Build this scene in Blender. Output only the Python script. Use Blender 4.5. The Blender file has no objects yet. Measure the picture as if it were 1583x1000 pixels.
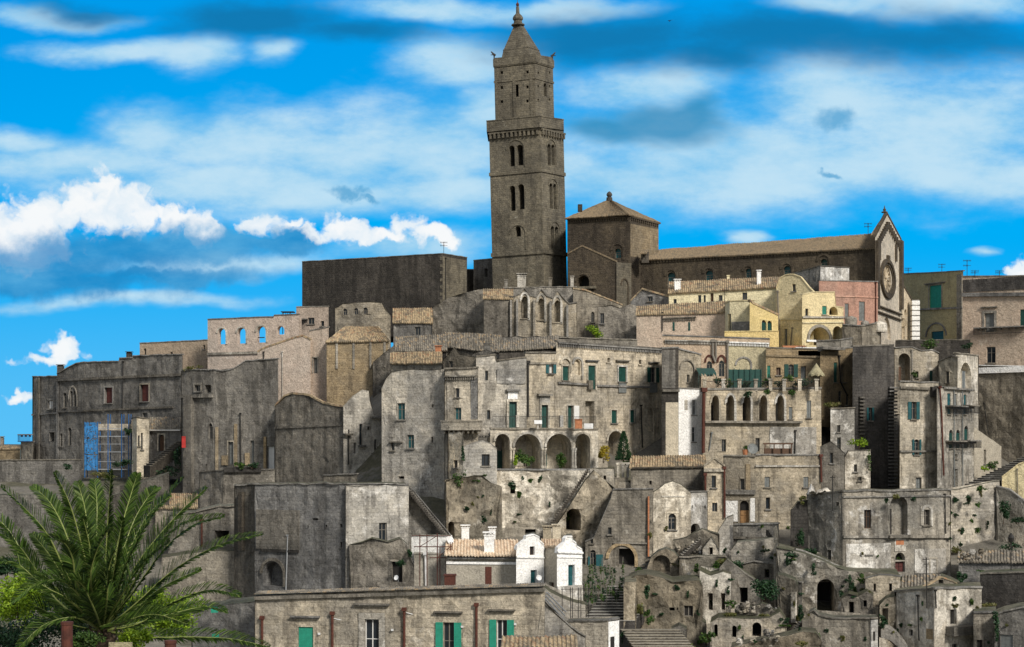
import bpy, bmesh, math, random
from mathutils import Vector, noise as mn
from mathutils.geometry import delaunay_2d_cdt
random.seed(7)
R = math.radians
scene = bpy.context.scene
COL = scene.collection

# ---------------------------------------------------------------- camera, world, sun, exposure
F, CX, HY = 2550.0, 791.5, 690.0          # focal length, centre and eye level in units of the photo's pixels
cam = bpy.data.cameras.new('camera')
cam.sensor_width = 36.0; cam.lens = 36.0 * F / 1583.0
cam.shift_y = (HY - 500.0) / 1583.0
cam.clip_start = 0.5; cam.clip_end = 60000
camo = bpy.data.objects.new('camera', cam); COL.objects.link(camo)
camo.location = (0, 0, 0); camo.rotation_euler = (R(90), 0, 0)
scene.camera = camo
scene.view_settings.view_transform = 'Standard'; scene.view_settings.look = 'None'
scene.view_settings.gamma = 1.0; scene.view_settings.exposure = 0.42
scene.render.film_transparent = False
scene.cycles.max_bounces = 5; scene.cycles.diffuse_bounces = 3; scene.cycles.glossy_bounces = 2; scene.cycles.transmission_bounces = 2; scene.cycles.use_adaptive_sampling = True

SUN = Vector((0.43, -0.70, 0.57)).normalized()
sl = bpy.data.lights.new('sun', 'SUN'); sl.energy = 2.7; sl.angle = R(12.0); sl.color = (1.0, 0.94, 0.85)
so = bpy.data.objects.new('sun', sl); COL.objects.link(so)
so.location = (80, -40, 120); so.rotation_euler = SUN.to_track_quat('Z', 'Y').to_euler()

class NT:
    """small helper to write node trees"""
    def __init__(s, nt): s.nt = nt
    def n(s, typ, **kw):
        x = s.nt.nodes.new(typ)
        for k, v in kw.items(): setattr(x, k, v)
        return x
    def put(s, sock, v):
        if isinstance(v, bpy.types.NodeSocket): s.nt.links.new(v, sock)
        elif v is not None:
            if sock.type == 'RGBA' and len(v) == 3: v = (*v, 1.0)
            sock.default_value = v
    def m(s, op, a, b=None, c=None, clamp=False):
        x = s.n('ShaderNodeMath', operation=op, use_clamp=clamp)
        s.put(x.inputs[0], a); s.put(x.inputs[1], b); s.put(x.inputs[2], c)
        return x.outputs[0]
    def v(s, op, a, b=None):
        x = s.n('ShaderNodeVectorMath', operation=op)
        s.put(x.inputs[0], a)
        if b is not None: s.put(x.inputs[1], b)
        return x.outputs[1] if op in ('LENGTH', 'DISTANCE', 'DOT_PRODUCT') else x.outputs[0]
    def mix(s, f, a, b, bt='MIX'):
        x = s.n('ShaderNodeMix', data_type='RGBA', blend_type=bt)
        s.put(x.inputs[0], f); s.put(x.inputs[6], a); s.put(x.inputs[7], b)
        return x.outputs[2]
    def step(s, val, lo, hi, a=0.0, b=1.0):
        x = s.n('ShaderNodeMapRange', interpolation_type='SMOOTHSTEP')
        s.put(x.inputs[0], val); s.put(x.inputs[1], lo); s.put(x.inputs[2], hi); s.put(x.inputs[3], a); s.put(x.inputs[4], b)
        return x.outputs[0]
    def noise(s, vec, sc, det=4.0, rough=0.55, dist=0.0, col=False):
        x = s.n('ShaderNodeTexNoise')
        s.put(x.inputs['Vector'], vec); x.inputs['Scale'].default_value = sc; x.inputs['Detail'].default_value = det
        x.inputs['Roughness'].default_value = rough; x.inputs['Distortion'].default_value = dist
        return x.outputs['Color' if col else 'Fac']
    def comb(s, x, y, z=0.0):
        c = s.n('ShaderNodeCombineXYZ'); s.put(c.inputs[0], x); s.put(c.inputs[1], y); s.put(c.inputs[2], z); return c.outputs[0]

def build_world():
    w = bpy.data.worlds.new('World'); scene.world = w; w.use_nodes = True
    w.node_tree.nodes.clear(); t = NT(w.node_tree)
    out = t.n('ShaderNodeOutputWorld'); bg = t.n('ShaderNodeBackground'); t.nt.links.new(bg.outputs[0], out.inputs[0])
    sky = t.n('ShaderNodeTexSky', sky_type='NISHITA'); sky.sun_disc = False
    sky.sun_elevation = math.asin(SUN.z); sky.sun_rotation = math.atan2(SUN.x, SUN.y)
    sky.altitude = 400; sky.air_density = 1.0; sky.dust_density = 0.6; sky.ozone_density = 2.0
    d = t.n('ShaderNodeTexCoord').outputs['Generated']
    sp = t.n('ShaderNodeSeparateXYZ'); t.put(sp.inputs[0], d)
    yy = t.m('MAXIMUM', t.m('ABSOLUTE', sp.outputs[1]), 0.12)
    # bearing and height of the sky direction (tangents), in hundredths of a photo pixel
    U = t.m('MULTIPLY_ADD', t.m('DIVIDE', sp.outputs[0], yy), F / 100, CX / 100)
    V = t.m('MULTIPLY_ADD', t.m('DIVIDE', sp.outputs[2], yy), -F / 100, HY / 100)
    uv = t.comb(U, V)
    stretched = t.comb(t.m('MULTIPLY', U, 0.45), V)
    w1 = t.noise(stretched, 0.5, 5, 0.55, col=True)
    uvw = t.v('ADD', uv, t.v('MULTIPLY', t.v('SUBTRACT', w1, (0.5, 0.5, 0.5)), (2.6, 1.1, 0)))
    w2 = t.noise(uv, 1.9, 5, 0.55, col=True)
    uvc = t.v('ADD', uv, t.v('MULTIPLY', t.v('SUBTRACT', w2, (0.5, 0.5, 0.5)), (0.75, 0.65, 0)))
    fine = t.noise(stretched, 1.5, 9, 0.66)
    def billow(sc, off):
        vo = t.n('ShaderNodeTexVoronoi', feature='F1'); t.put(vo.inputs['Vector'], t.v('ADD', uvc, (off, off * 2, 0)))
        vo.inputs['Scale'].default_value = sc; vo.inputs['Detail'].default_value = 1.0; vo.inputs['Roughness'].default_value = 0.5
        return vo.outputs['Distance']
    def field(vec, blobs):
        f = None
        for cx, cy, rx, ry in blobs:
            q = t.v('MULTIPLY', t.v('SUBTRACT', vec, (cx / 100, cy / 100, 0)), (100 / rx, 100 / ry, 0))
            e = t.m('SUBTRACT', 1.0, t.v('LENGTH', q))
            f = e if f is None else t.m('SMOOTH_MAX', f, e, 0.25)
        return f
    blue = t.mix(t.step(V, 0.0, 3.6), (0.0, 0.33, 0.84), (0.0, 0.42, 0.93))
    blue = t.mix(t.step(V, 3.6, 6.9), blue, (0.10, 0.53, 0.93))
    soft = t.noise(stretched, 0.9, 8, 0.62)
    pale = field(uvw, [(250, 200, 120, 56), (360, 215, 160, 70), (500, 235, 200, 80), (660, 230, 190, 110), (745, 170, 90, 66), (120, 250, 250, 54), (420, 290, 460, 55), (700, 300, 260, 48), (1180, 245, 430, 105), (1300, 150, 190, 70),
                       (1480, 190, 260, 100), (1020, 275, 360, 52), (1000, 140, 170, 44), (1490, 265, 280, 52), (300, 92, 80, 40), (190, 82, 180, 26), (410, 86, 60, 26), (720, 90, 130, 50),
                       (1500, 14, 230, 34), (1290, 10, 130, 22), (860, 12, 150, 22), (680, 8, 190, 26), (60, 30, 150, 22), (300, 412, 300, 24), (170, 468, 260, 15), (620, 390, 190, 40), (40, 215, 130, 26), (1140, 364, 30, 14), (1532, 382, 34, 11)])
    pf = t.m('MULTIPLY_ADD', t.m('SUBTRACT', soft, 0.5), 1.5, pale)
    pm = t.m('MULTIPLY', t.step(pf, -0.22, 0.70), 0.93)
    pcol = t.mix(t.step(t.m('MULTIPLY_ADD', pf, 0.35, soft), 0.35, 0.95), (0.20, 0.56, 0.86), (0.56, 0.78, 0.91))
    c = t.mix(pm, blue, pcol)
    dark = field(uvw, [(1180, 62, 360, 58), (1430, 70, 320, 50), (930, 62, 230, 60), (1100, 100, 150, 44), (380, 34, 230, 46), (560, 50, 190, 32), (100, 20, 120, 26)])
    dm = t.m('MULTIPLY', t.step(t.m('MULTIPLY_ADD', t.m('SUBTRACT', soft, 0.5), 1.6, dark), -0.10, 0.85), 0.90)
    c = t.mix(dm, c, (0.006, 0.18, 0.42))
    mid = field(uvw, [(1030, 195, 130, 40), (950, 204, 110, 28), (1070, 180, 70, 36)])
    c = t.mix(t.m('MULTIPLY', t.step(t.m('MULTIPLY_ADD', t.m('SUBTRACT', soft, 0.5), 1.0, mid), -0.06, 0.75), 0.85), c, (0.03, 0.27, 0.52))
    dark2 = field(uvc, [(1292, 178, 40, 24), (1280, 267, 18, 7), (540, 296, 34, 10), (566, 305, 26, 7)])
    c = t.mix(t.m('MULTIPLY', t.step(t.m('MULTIPLY_ADD', t.m('SUBTRACT', fine, 0.5), 1.0, dark2), -0.05, 0.8), 0.7), c, (0.03, 0.32, 0.62))
    PUFFS = [(158, 288, 48, 46), (205, 318, 74, 50), (130, 330, 100, 56), (50, 345, 110, 62), (-10, 360, 100, 64), (275, 338, 70, 40), (310, 352, 46, 28), (40, 385, 110, 50), (405, 345, 56, 26), (440, 352, 36, 16), (535, 350, 52, 28), (470, 362, 80, 14), (590, 362, 80, 16),
             (632, 346, 44, 28), (672, 364, 60, 26), (98, 536, 42, 25), (75, 550, 80, 17), (1580, 414, 54, 26), (25, 616, 48, 12)]
    puff = field(uvc, PUFFS)
    bl = t.m('ADD', t.m('MULTIPLY', billow(2.6, 0.0), 0.55), t.m('MULTIPLY', billow(6.0, 3.3), 0.30))
    rag = t.m('SUBTRACT', t.noise(uv, 3.2, 8, 0.66), 0.5)
    pfz = t.m('SUBTRACT', t.m('ADD', puff, 0.34), t.m('MULTIPLY', bl, 0.90))
    cm = t.step(t.m('MULTIPLY_ADD', rag, 0.50, pfz), -0.10, 0.30)
    lum = t.m('ADD', t.m('MULTIPLY_ADD', pfz, 0.7, 0.55), t.m('MULTIPLY', t.m('SUBTRACT', t.noise(uvc, 1.7, 6, 0.6), 0.5), 1.5), clamp=True)
    ccol = t.mix(lum, (0.50, 0.71, 0.88), (0.95, 0.965, 0.97))
    c = t.mix(t.m('MULTIPLY', cm, 0.97), c, ccol)
    # blue-grey bases lying over the foot of the bright heaps
    shade = field(uvc, [(-20, 415, 170, 36), (110, 400, 160, 50), (230, 385, 140, 46), (320, 382, 140, 34), (80, 435, 260, 34), (440, 378, 90, 22), (250, 425, 200, 20)])
    sf = t.m('MULTIPLY_ADD', rag, 0.5, t.m('MULTIPLY_ADD', t.m('SUBTRACT', soft, 0.5), 1.1, shade))
    c = t.mix(t.m('MULTIPLY', t.step(sf, -0.10, 0.62), 0.88), c, t.mix(t.step(soft, 0.35, 0.7), (0.012, 0.24, 0.56), (0.10, 0.40, 0.70)))
    nis = t.v('SCALE', sky.outputs[0]); nis.node.inputs['Scale'].default_value = 0.085
    c2 = t.v('SCALE', c); c2.node.inputs['Scale'].default_value = 0.745
    over = t.step(t.noise(d, 2.2, 4, 0.55), 0.34, 0.56)        # unseen broken cloud overhead and behind the viewer, added to neutralise the ambient light
    nis = t.mix(t.m('MULTIPLY', over, 0.85), nis, (0.42, 0.41, 0.39))
    hi = t.m('MAXIMUM', t.step(sp.outputs[2], 0.30, 0.55), t.step(sp.outputs[1], 0.30, 0.05))
    col = t.mix(hi, c2, nis)
    t.put(bg.inputs[0], col); bg.inputs[1].default_value = 1.0; w.cycles.sampling_method = 'MANUAL'; w.cycles.sample_map_resolution = 256
build_world()

# ---------------------------------------------------------------- materials
MATS = {}
def new_mat(name):
    m = bpy.data.materials.new(name); m.use_nodes = True; m.node_tree.nodes.clear()
    t = NT(m.node_tree)
    o = t.n('ShaderNodeOutputMaterial'); b = t.n('ShaderNodeBsdfPrincipled'); t.nt.links.new(b.outputs[0], o.inputs[0])
    MATS[name] = m
    return m, t, b
def stone(name, c1, c2, dark=(0.045, 0.041, 0.036), white=(0.50, 0.475, 0.43), stain=0.5, wash=0.25, blocks=1.0, rough_scale=1.0, contrast=1.0, per_wall=True):
    """old limestone: courses, weather streaks, black crust, remains of limewash"""
    m, t, b = new_mat(name)
    pos = t.n('ShaderNodeNewGeometry').outputs['Position']
    uv = t.n('ShaderNodeTexCoord').outputs['UV']
    n1 = t.noise(pos, 0.16, 5, 0.6); n3 = t.noise(pos, 1.3, 6, 0.65); n4 = t.noise(pos, 6.0, 5, 0.7)
    st = t.noise(t.v('MULTIPLY', pos, (1.0, 1.0, 0.13)), 1.1, 6, 0.65)
    n5 = t.noise(t.v('ADD', pos, (31.0, 7.0, 3.0)), 0.33, 8, 0.68, 0.3)
    n6 = t.noise(t.v('ADD', pos, (3.0, 57.0, 23.0)), 0.42, 8, 0.70, 0.4)
    c = t.mix(t.step(t.m('MULTIPLY_ADD', n3, 0.25, n1), 0.56, 0.70), c1, c2)
    br = t.n('ShaderNodeTexBrick'); t.put(br.inputs['Vector'], uv)
    br.inputs['Scale'].default_value = 1.0; br.inputs['Brick Width'].default_value = 0.62; br.inputs['Row Height'].default_value = 0.31
    br.inputs['Mortar Size'].default_value = 0.018; br.inputs['Mortar Smooth'].default_value = 0.4; br.inputs['Bias'].default_value = 0.0
    t.put(br.inputs['Color1'], (0.70, 0.70, 0.71)); t.put(br.inputs['Color2'], (1.30, 1.26, 1.18)); t.put(br.inputs['Mortar'], (0.66, 0.64, 0.61))
    bm_ = t.mix(0.55 * blocks, (1, 1, 1), br.outputs['Color'])
    c = t.mix(1.0, c, bm_, 'MULTIPLY')
    whm = t.step(t.m('MULTIPLY_ADD', n3, 0.22, n5), 0.80 - 0.34 * wash, 0.86 - 0.34 * wash)
    c = t.mix(t.m('MULTIPLY', whm, 0.8 if wash > 0 else 0.0), c, white)
    blot = t.step(n3, 0.25, 0.78, 1.0 - 0.30 * contrast, 1.0 + 0.28 * contrast)
    c = t.mix(1.0, c, t.comb(blot, blot, blot), 'MULTIPLY')
    crust = t.step(t.m('ADD', t.m('MULTIPLY', st, 0.72), t.m('MULTIPLY', n6, 0.40)), 0.67 - 0.21 * stain, 0.75 - 0.19 * stain)
    c = t.mix(t.m('MULTIPLY', crust, 0.20 + 0.52 * stain), c, dark)
    n7 = t.noise(t.v('ADD', pos, (11.0, 2.0, 44.0)), 2.3, 7, 0.74, 0.4)
    chip = t.m('MULTIPLY', t.step(n7, 0.36, 0.42, 1.0 - 0.42 * contrast, 1.0), t.step(n7, 0.60, 0.66, 1.0, 1.0 + 0.24 * contrast))
    c = t.mix(1.0, c, t.comb(chip, chip, chip), 'MULTIPLY')
    fn = t.step(n4, 0.25, 0.75, 0.72, 1.28)
    c = t.mix(1.0, c, t.comb(fn, fn, fn), 'MULTIPLY')
    rnd = t.n('ShaderNodeObjectInfo').outputs['Random']
    rv = t.m('MULTIPLY_ADD', rnd, 0.46, 0.78); rw = t.m('MULTIPLY_ADD', t.m('FRACT', t.m('MULTIPLY', rnd, 7.31)), 0.24, 0.84)
    if per_wall: c = t.mix(1.0, c, t.comb(rv, t.m('MULTIPLY', rv, t.m('MULTIPLY_ADD', rw, 0.35, 0.65)), t.m('MULTIPLY', rv, rw)), 'MULTIPLY')
    t.put(b.inputs['Base Color'], c); b.inputs['Roughness'].default_value = 0.93; b.inputs['Specular IOR Level'].default_value = 0.2
    h = t.m('ADD', t.m('ADD', t.m('MULTIPLY', n3, 1.2 * rough_scale), t.m('MULTIPLY', n7, 1.1)), t.m('MULTIPLY', n4, 0.5))
    h = t.m('ADD', h, t.m('MULTIPLY', br.outputs['Fac'], -0.35 * blocks))
    bp = t.n('ShaderNodeBump'); bp.inputs['Strength'].default_value = 0.75; bp.inputs['Distance'].default_value = 0.16
    t.put(bp.inputs['Height'], h); t.put(b.inputs['Normal'], bp.outputs[0])
    return m
def plain(name, col, rough=0.6, var=0.25, sc=3.0, metal=0.0, spec=0.4, bump=0.0):
    m, t, b = new_mat(name)
    pos = t.n('ShaderNodeNewGeometry').outputs['Position']
    n = t.noise(pos, sc, 6, 0.65)
    f = t.step(n, 0.25, 0.75, 1.0 - var, 1.0 + var)
    t.put(b.inputs['Base Color'], t.mix(1.0, col, t.comb(f, f, f), 'MULTIPLY'))
    b.inputs['Roughness'].default_value = rough; b.inputs['Metallic'].default_value = metal; b.inputs['Specular IOR Level'].default_value = spec
    if bump:
        bp = t.n('ShaderNodeBump'); bp.inputs['Strength'].default_value = bump; bp.inputs['Distance'].default_value = 0.05
        t.put(bp.inputs['Height'], n); t.put(b.inputs['Normal'], bp.outputs[0])
    return m
def tiles(name, ca, cb, cc, lichen=(0.12, 0.11, 0.09), li=0.45):
    m, t, b = new_mat(name)
    uv = t.n('ShaderNodeTexCoord').outputs['UV']; pos = t.n('ShaderNodeNewGeometry').outputs['Position']
    cell = t.v('FLOOR', t.v('MULTIPLY', uv, (1 / 0.26, 1 / 0.42, 0)))
    wn = t.n('ShaderNodeTexWhiteNoise'); t.put(wn.inputs['Vector'], cell)
    r = wn.outputs['Value']
    c = t.mix(t.step(r, 0.0, 0.7), ca, cb); c = t.mix(t.step(r, 0.72, 1.0), c, cc)
    ln = t.noise(pos, 0.8, 7, 0.7)
    c = t.mix(t.m('MULTIPLY', t.step(ln, 0.62 - 0.25 * li, 0.72 - 0.2 * li), 0.75), c, lichen)
    fr = t.v('FRACTION', t.v('MULTIPLY', uv, (1 / 0.26, 1 / 0.42, 0)))
    s2 = t.n('ShaderNodeSeparateXYZ'); t.put(s2.inputs[0], fr)
    lap = t.step(s2.outputs[1], 0.0, 0.16, 0.55, 1.0)
    n4 = t.step(t.noise(pos, 7, 4, 0.7), 0.2, 0.8, 0.7, 1.3)
    k = t.m('MULTIPLY', lap, n4)
    t.put(b.inputs['Base Color'], t.mix(1.0, c, t.comb(k, k, k), 'MULTIPLY')); b.inputs['Roughness'].default_value = 0.9; b.inputs['Specular IOR Level'].default_value = 0.2
    return m
def foliage(name, ca, cb, cc, trans=0.25):
    m, t, b = new_mat(name)
    g = t.n('ShaderNodeNewGeometry')
    r = g.outputs['Random Per Island']
    c = t.mix(t.step(r, 0.0, 0.6), ca, cb); c = t.mix(t.step(r, 0.65, 1.0), c, cc)
    n = t.step(t.noise(g.outputs['Position'], 2.2, 4, 0.6), 0.3, 0.7, 0.7, 1.3)
    t.put(b.inputs['Base Color'], t.mix(1.0, c, t.comb(n, n, n), 'MULTIPLY')); b.inputs['Roughness'].default_value = 0.55; b.inputs['Specular IOR Level'].default_value = 0.35
    tr = t.n('ShaderNodeBsdfTranslucent'); t.put(tr.inputs[0], c)
    mx = t.n('ShaderNodeMixShader'); mx.inputs[0].default_value = trans
    o = [x for x in t.nt.nodes if x.type == 'OUTPUT_MATERIAL'][0]
    t.nt.links.new(b.outputs[0], mx.inputs[1]); t.nt.links.new(tr.outputs[0], mx.inputs[2]); t.nt.links.new(mx.outputs[0], o.inputs[0])
    return m

stone('grey', (0.335, 0.315, 0.28), (0.215, 0.204, 0.185), stain=0.55, wash=0.22, white=(0.50, 0.48, 0.44), blocks=0.6)
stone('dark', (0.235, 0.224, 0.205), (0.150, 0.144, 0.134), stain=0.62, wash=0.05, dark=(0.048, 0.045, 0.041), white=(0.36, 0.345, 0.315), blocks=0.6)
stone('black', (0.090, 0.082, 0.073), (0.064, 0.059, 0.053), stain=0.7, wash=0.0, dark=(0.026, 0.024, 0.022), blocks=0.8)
stone('warm', (0.50, 0.452, 0.372), (0.32, 0.298, 0.26), stain=0.50, wash=0.28, white=(0.56, 0.525, 0.465), blocks=0.6)
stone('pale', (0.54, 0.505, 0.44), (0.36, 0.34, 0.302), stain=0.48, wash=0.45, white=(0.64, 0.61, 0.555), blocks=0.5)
stone('chalk', (0.45, 0.42, 0.37), (0.285, 0.27, 0.242), stain=0.52, wash=0.68, white=(0.68, 0.655, 0.605), blocks=0.3)
stone('church', (0.108, 0.088, 0.063), (0.080, 0.066, 0.050), per_wall=False, stain=0.45, wash=0.0, dark=(0.03, 0.025, 0.02), contrast=0.9)
stone('belfry', (0.185, 0.165, 0.125), (0.140, 0.126, 0.098), per_wall=False, stain=0.45, wash=0.05, dark=(0.045, 0.04, 0.033), white=(0.30, 0.28, 0.23), contrast=0.9)
stone('ochre', (0.37, 0.29, 0.185), (0.29, 0.235, 0.16), stain=0.4, wash=0.1, dark=(0.07, 0.055, 0.04), white=(0.45, 0.38, 0.25), blocks=0.6)
stone('rock', (0.36, 0.322, 0.26), (0.215, 0.20, 0.17), stain=0.6, wash=0.35, blocks=0.0, rough_scale=2.0, contrast=1.3)
stone('rubble', (0.26, 0.235, 0.195), (0.17, 0.155, 0.132), stain=0.6, wash=0.12, blocks=0.35, rough_scale=2.2, contrast=1.4)
stone('facade', (0.64, 0.555, 0.43), (0.54, 0.47, 0.37), stain=0.3, wash=0.2, blocks=0.5)
stone('cream', (0.72, 0.63, 0.40), (0.65, 0.565, 0.36), stain=0.25, wash=0.15, blocks=0.15, contrast=0.55, dark=(0.16, 0.14, 0.11), white=(0.72, 0.67, 0.53))
stone('yellow', (0.74, 0.60, 0.29), (0.68, 0.55, 0.28), stain=0.2, wash=0.05, blocks=0.0, contrast=0.4, dark=(0.25, 0.19, 0.09))
stone('pink', (0.56, 0.335, 0.27), (0.49, 0.32, 0.265), stain=0.35, wash=0.15, blocks=0.0, contrast=0.6, dark=(0.17, 0.11, 0.09), white=(0.50, 0.38, 0.31))
stone('rose', (0.49, 0.40, 0.325), (0.44, 0.37, 0.305), stain=0.25, wash=0.2, blocks=0.1, contrast=0.6, dark=(0.14, 0.12, 0.10), white=(0.55, 0.50, 0.43))
stone('olive', (0.38, 0.34, 0.21), (0.33, 0.295, 0.185), stain=0.3, wash=0.05, blocks=0.1, contrast=0.5, dark=(0.12, 0.10, 0.07))
stone('white', (0.93, 0.92, 0.89), (0.89, 0.88, 0.85), stain=0.05, wash=0.1, blocks=0.0, contrast=0.12, dark=(0.40, 0.38, 0.35), white=(0.93, 0.92, 0.89), per_wall=False)
stone('buff', (0.46, 0.42, 0.345), (0.42, 0.385, 0.32), stain=0.2, wash=0.1, blocks=0.05, contrast=0.4, dark=(0.22, 0.20, 0.17))
stone('moss', (0.15, 0.145, 0.11), (0.095, 0.10, 0.065), stain=0.6, wash=0.0, blocks=0.0, contrast=1.3)
stone('slab', (0.19, 0.18, 0.162), (0.25, 0.235, 0.21), stain=0.5, wash=0.1, blocks=0.0)
stone('paving', (0.34, 0.325, 0.29), (0.28, 0.265, 0.235), stain=0.4, wash=0.3, blocks=0.5)
tiles('tile_grey', (0.15, 0.135, 0.115), (0.30, 0.265, 0.21), (0.38, 0.28, 0.17), li=.6)
tiles('tile_tan', (0.24, 0.19, 0.125), (0.46, 0.355, 0.22), (0.33, 0.20, 0.12), li=0.5)
tiles('tile_brown', (0.19, 0.148, 0.098), (0.25, 0.19, 0.12), (0.15, 0.125, 0.09), li=0.25, lichen=(0.09, 0.08, 0.06))
tiles('tile_orange', (0.66, 0.50, 0.35), (0.76, 0.62, 0.46), (0.56, 0.39, 0.26), lichen=(0.42, 0.30, 0.19), li=0.2)
plain('glass', (0.018, 0.024, 0.030), 0.12, 0.3, 1.5, spec=0.5)
plain('interior_shade', (0.022, 0.020, 0.018), 0.95, 0.3)  # near-black tone paints the deep shade inside openings
plain('wood', (0.30, 0.17, 0.075), 0.7, 0.35, 4.0)
plain('brown_wood', (0.10, 0.055, 0.032), 0.7, 0.3, 4.0)
plain('red_wood', (0.085, 0.022, 0.018), 0.6, 0.3, 4.0)
plain('green', (0.025, 0.20, 0.145), 0.55, 0.2, 4.0)
plain('bright_green', (0.022, 0.27, 0.18), 0.55, 0.15, 3.0)
plain('dark_green', (0.010, 0.060, 0.048), 0.55, 0.3, 3.0)
plain('teal', (0.012, 0.085, 0.095), 0.5, 0.3, 3.0)
plain('grey_paint', (0.16, 0.17, 0.165), 0.6, 0.25, 3.0)
plain('white_paint', (0.70, 0.69, 0.66), 0.6, 0.1, 3.0)
plain('frame', (0.20, 0.18, 0.15), 0.6, 0.2, 5.0)
plain('iron', (0.035, 0.033, 0.03), 0.55, 0.4, 6.0, 0.5)
plain('rust', (0.085, 0.026, 0.016), 0.8, 0.4, 6.0)
plain('terracotta', (0.42, 0.17, 0.08), 0.85, 0.3, 4.0)
plain('red', (0.42, 0.03, 0.025), 0.6, 0.2)
plain('blue', (0.015, 0.10, 0.28), 0.55, 0.35, 2.0)
plain('blue_net', (0.025, 0.16, 0.38), 0.7, 0.45, 3.5)
plain('metal', (0.42, 0.43, 0.44), 0.45, 0.2, 5.0, 0.6)
plain('plastic', (0.72, 0.72, 0.71), 0.4, 0.15, 4.0)
plain('trunk', (0.10, 0.07, 0.045), 0.95, 0.5, 8.0, bump=0.5)
plain('rachis', (0.24, 0.28, 0.08), 0.5, 0.2, 5.0)
foliage('leaf', (0.035, 0.075, 0.016), (0.055, 0.115, 0.022), (0.10, 0.16, 0.03))
foliage('leaf_dark', (0.012, 0.035, 0.014), (0.018, 0.055, 0.020), (0.035, 0.085, 0.028), 0.15)
foliage('leaf_lime', (0.12, 0.22, 0.012), (0.22, 0.34, 0.018), (0.32, 0.44, 0.03))
foliage('leaf_yellow', (0.34, 0.24, 0.02), (0.42, 0.32, 0.03), (0.30, 0.26, 0.04))
foliage('grass_dry', (0.14, 0.12, 0.04), (0.10, 0.12, 0.03), (0.20, 0.17, 0.07))
foliage('palm_leaf', (0.016, 0.038, 0.007), (0.060, 0.115, 0.014), (0.18, 0.24, 0.06), 0.22)

# ---------------------------------------------------------------- helpers
BASE = {}                                   # world position of the thing each object belongs to
def plan(px, Y): return Vector(((px - CX) / F * Y, Y))
def P3(px, py, Y): return Vector(((px - CX) / F * Y, Y, (HY - py) / F * Y))
def zof(py, Y): return (HY - py) / F * Y

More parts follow.
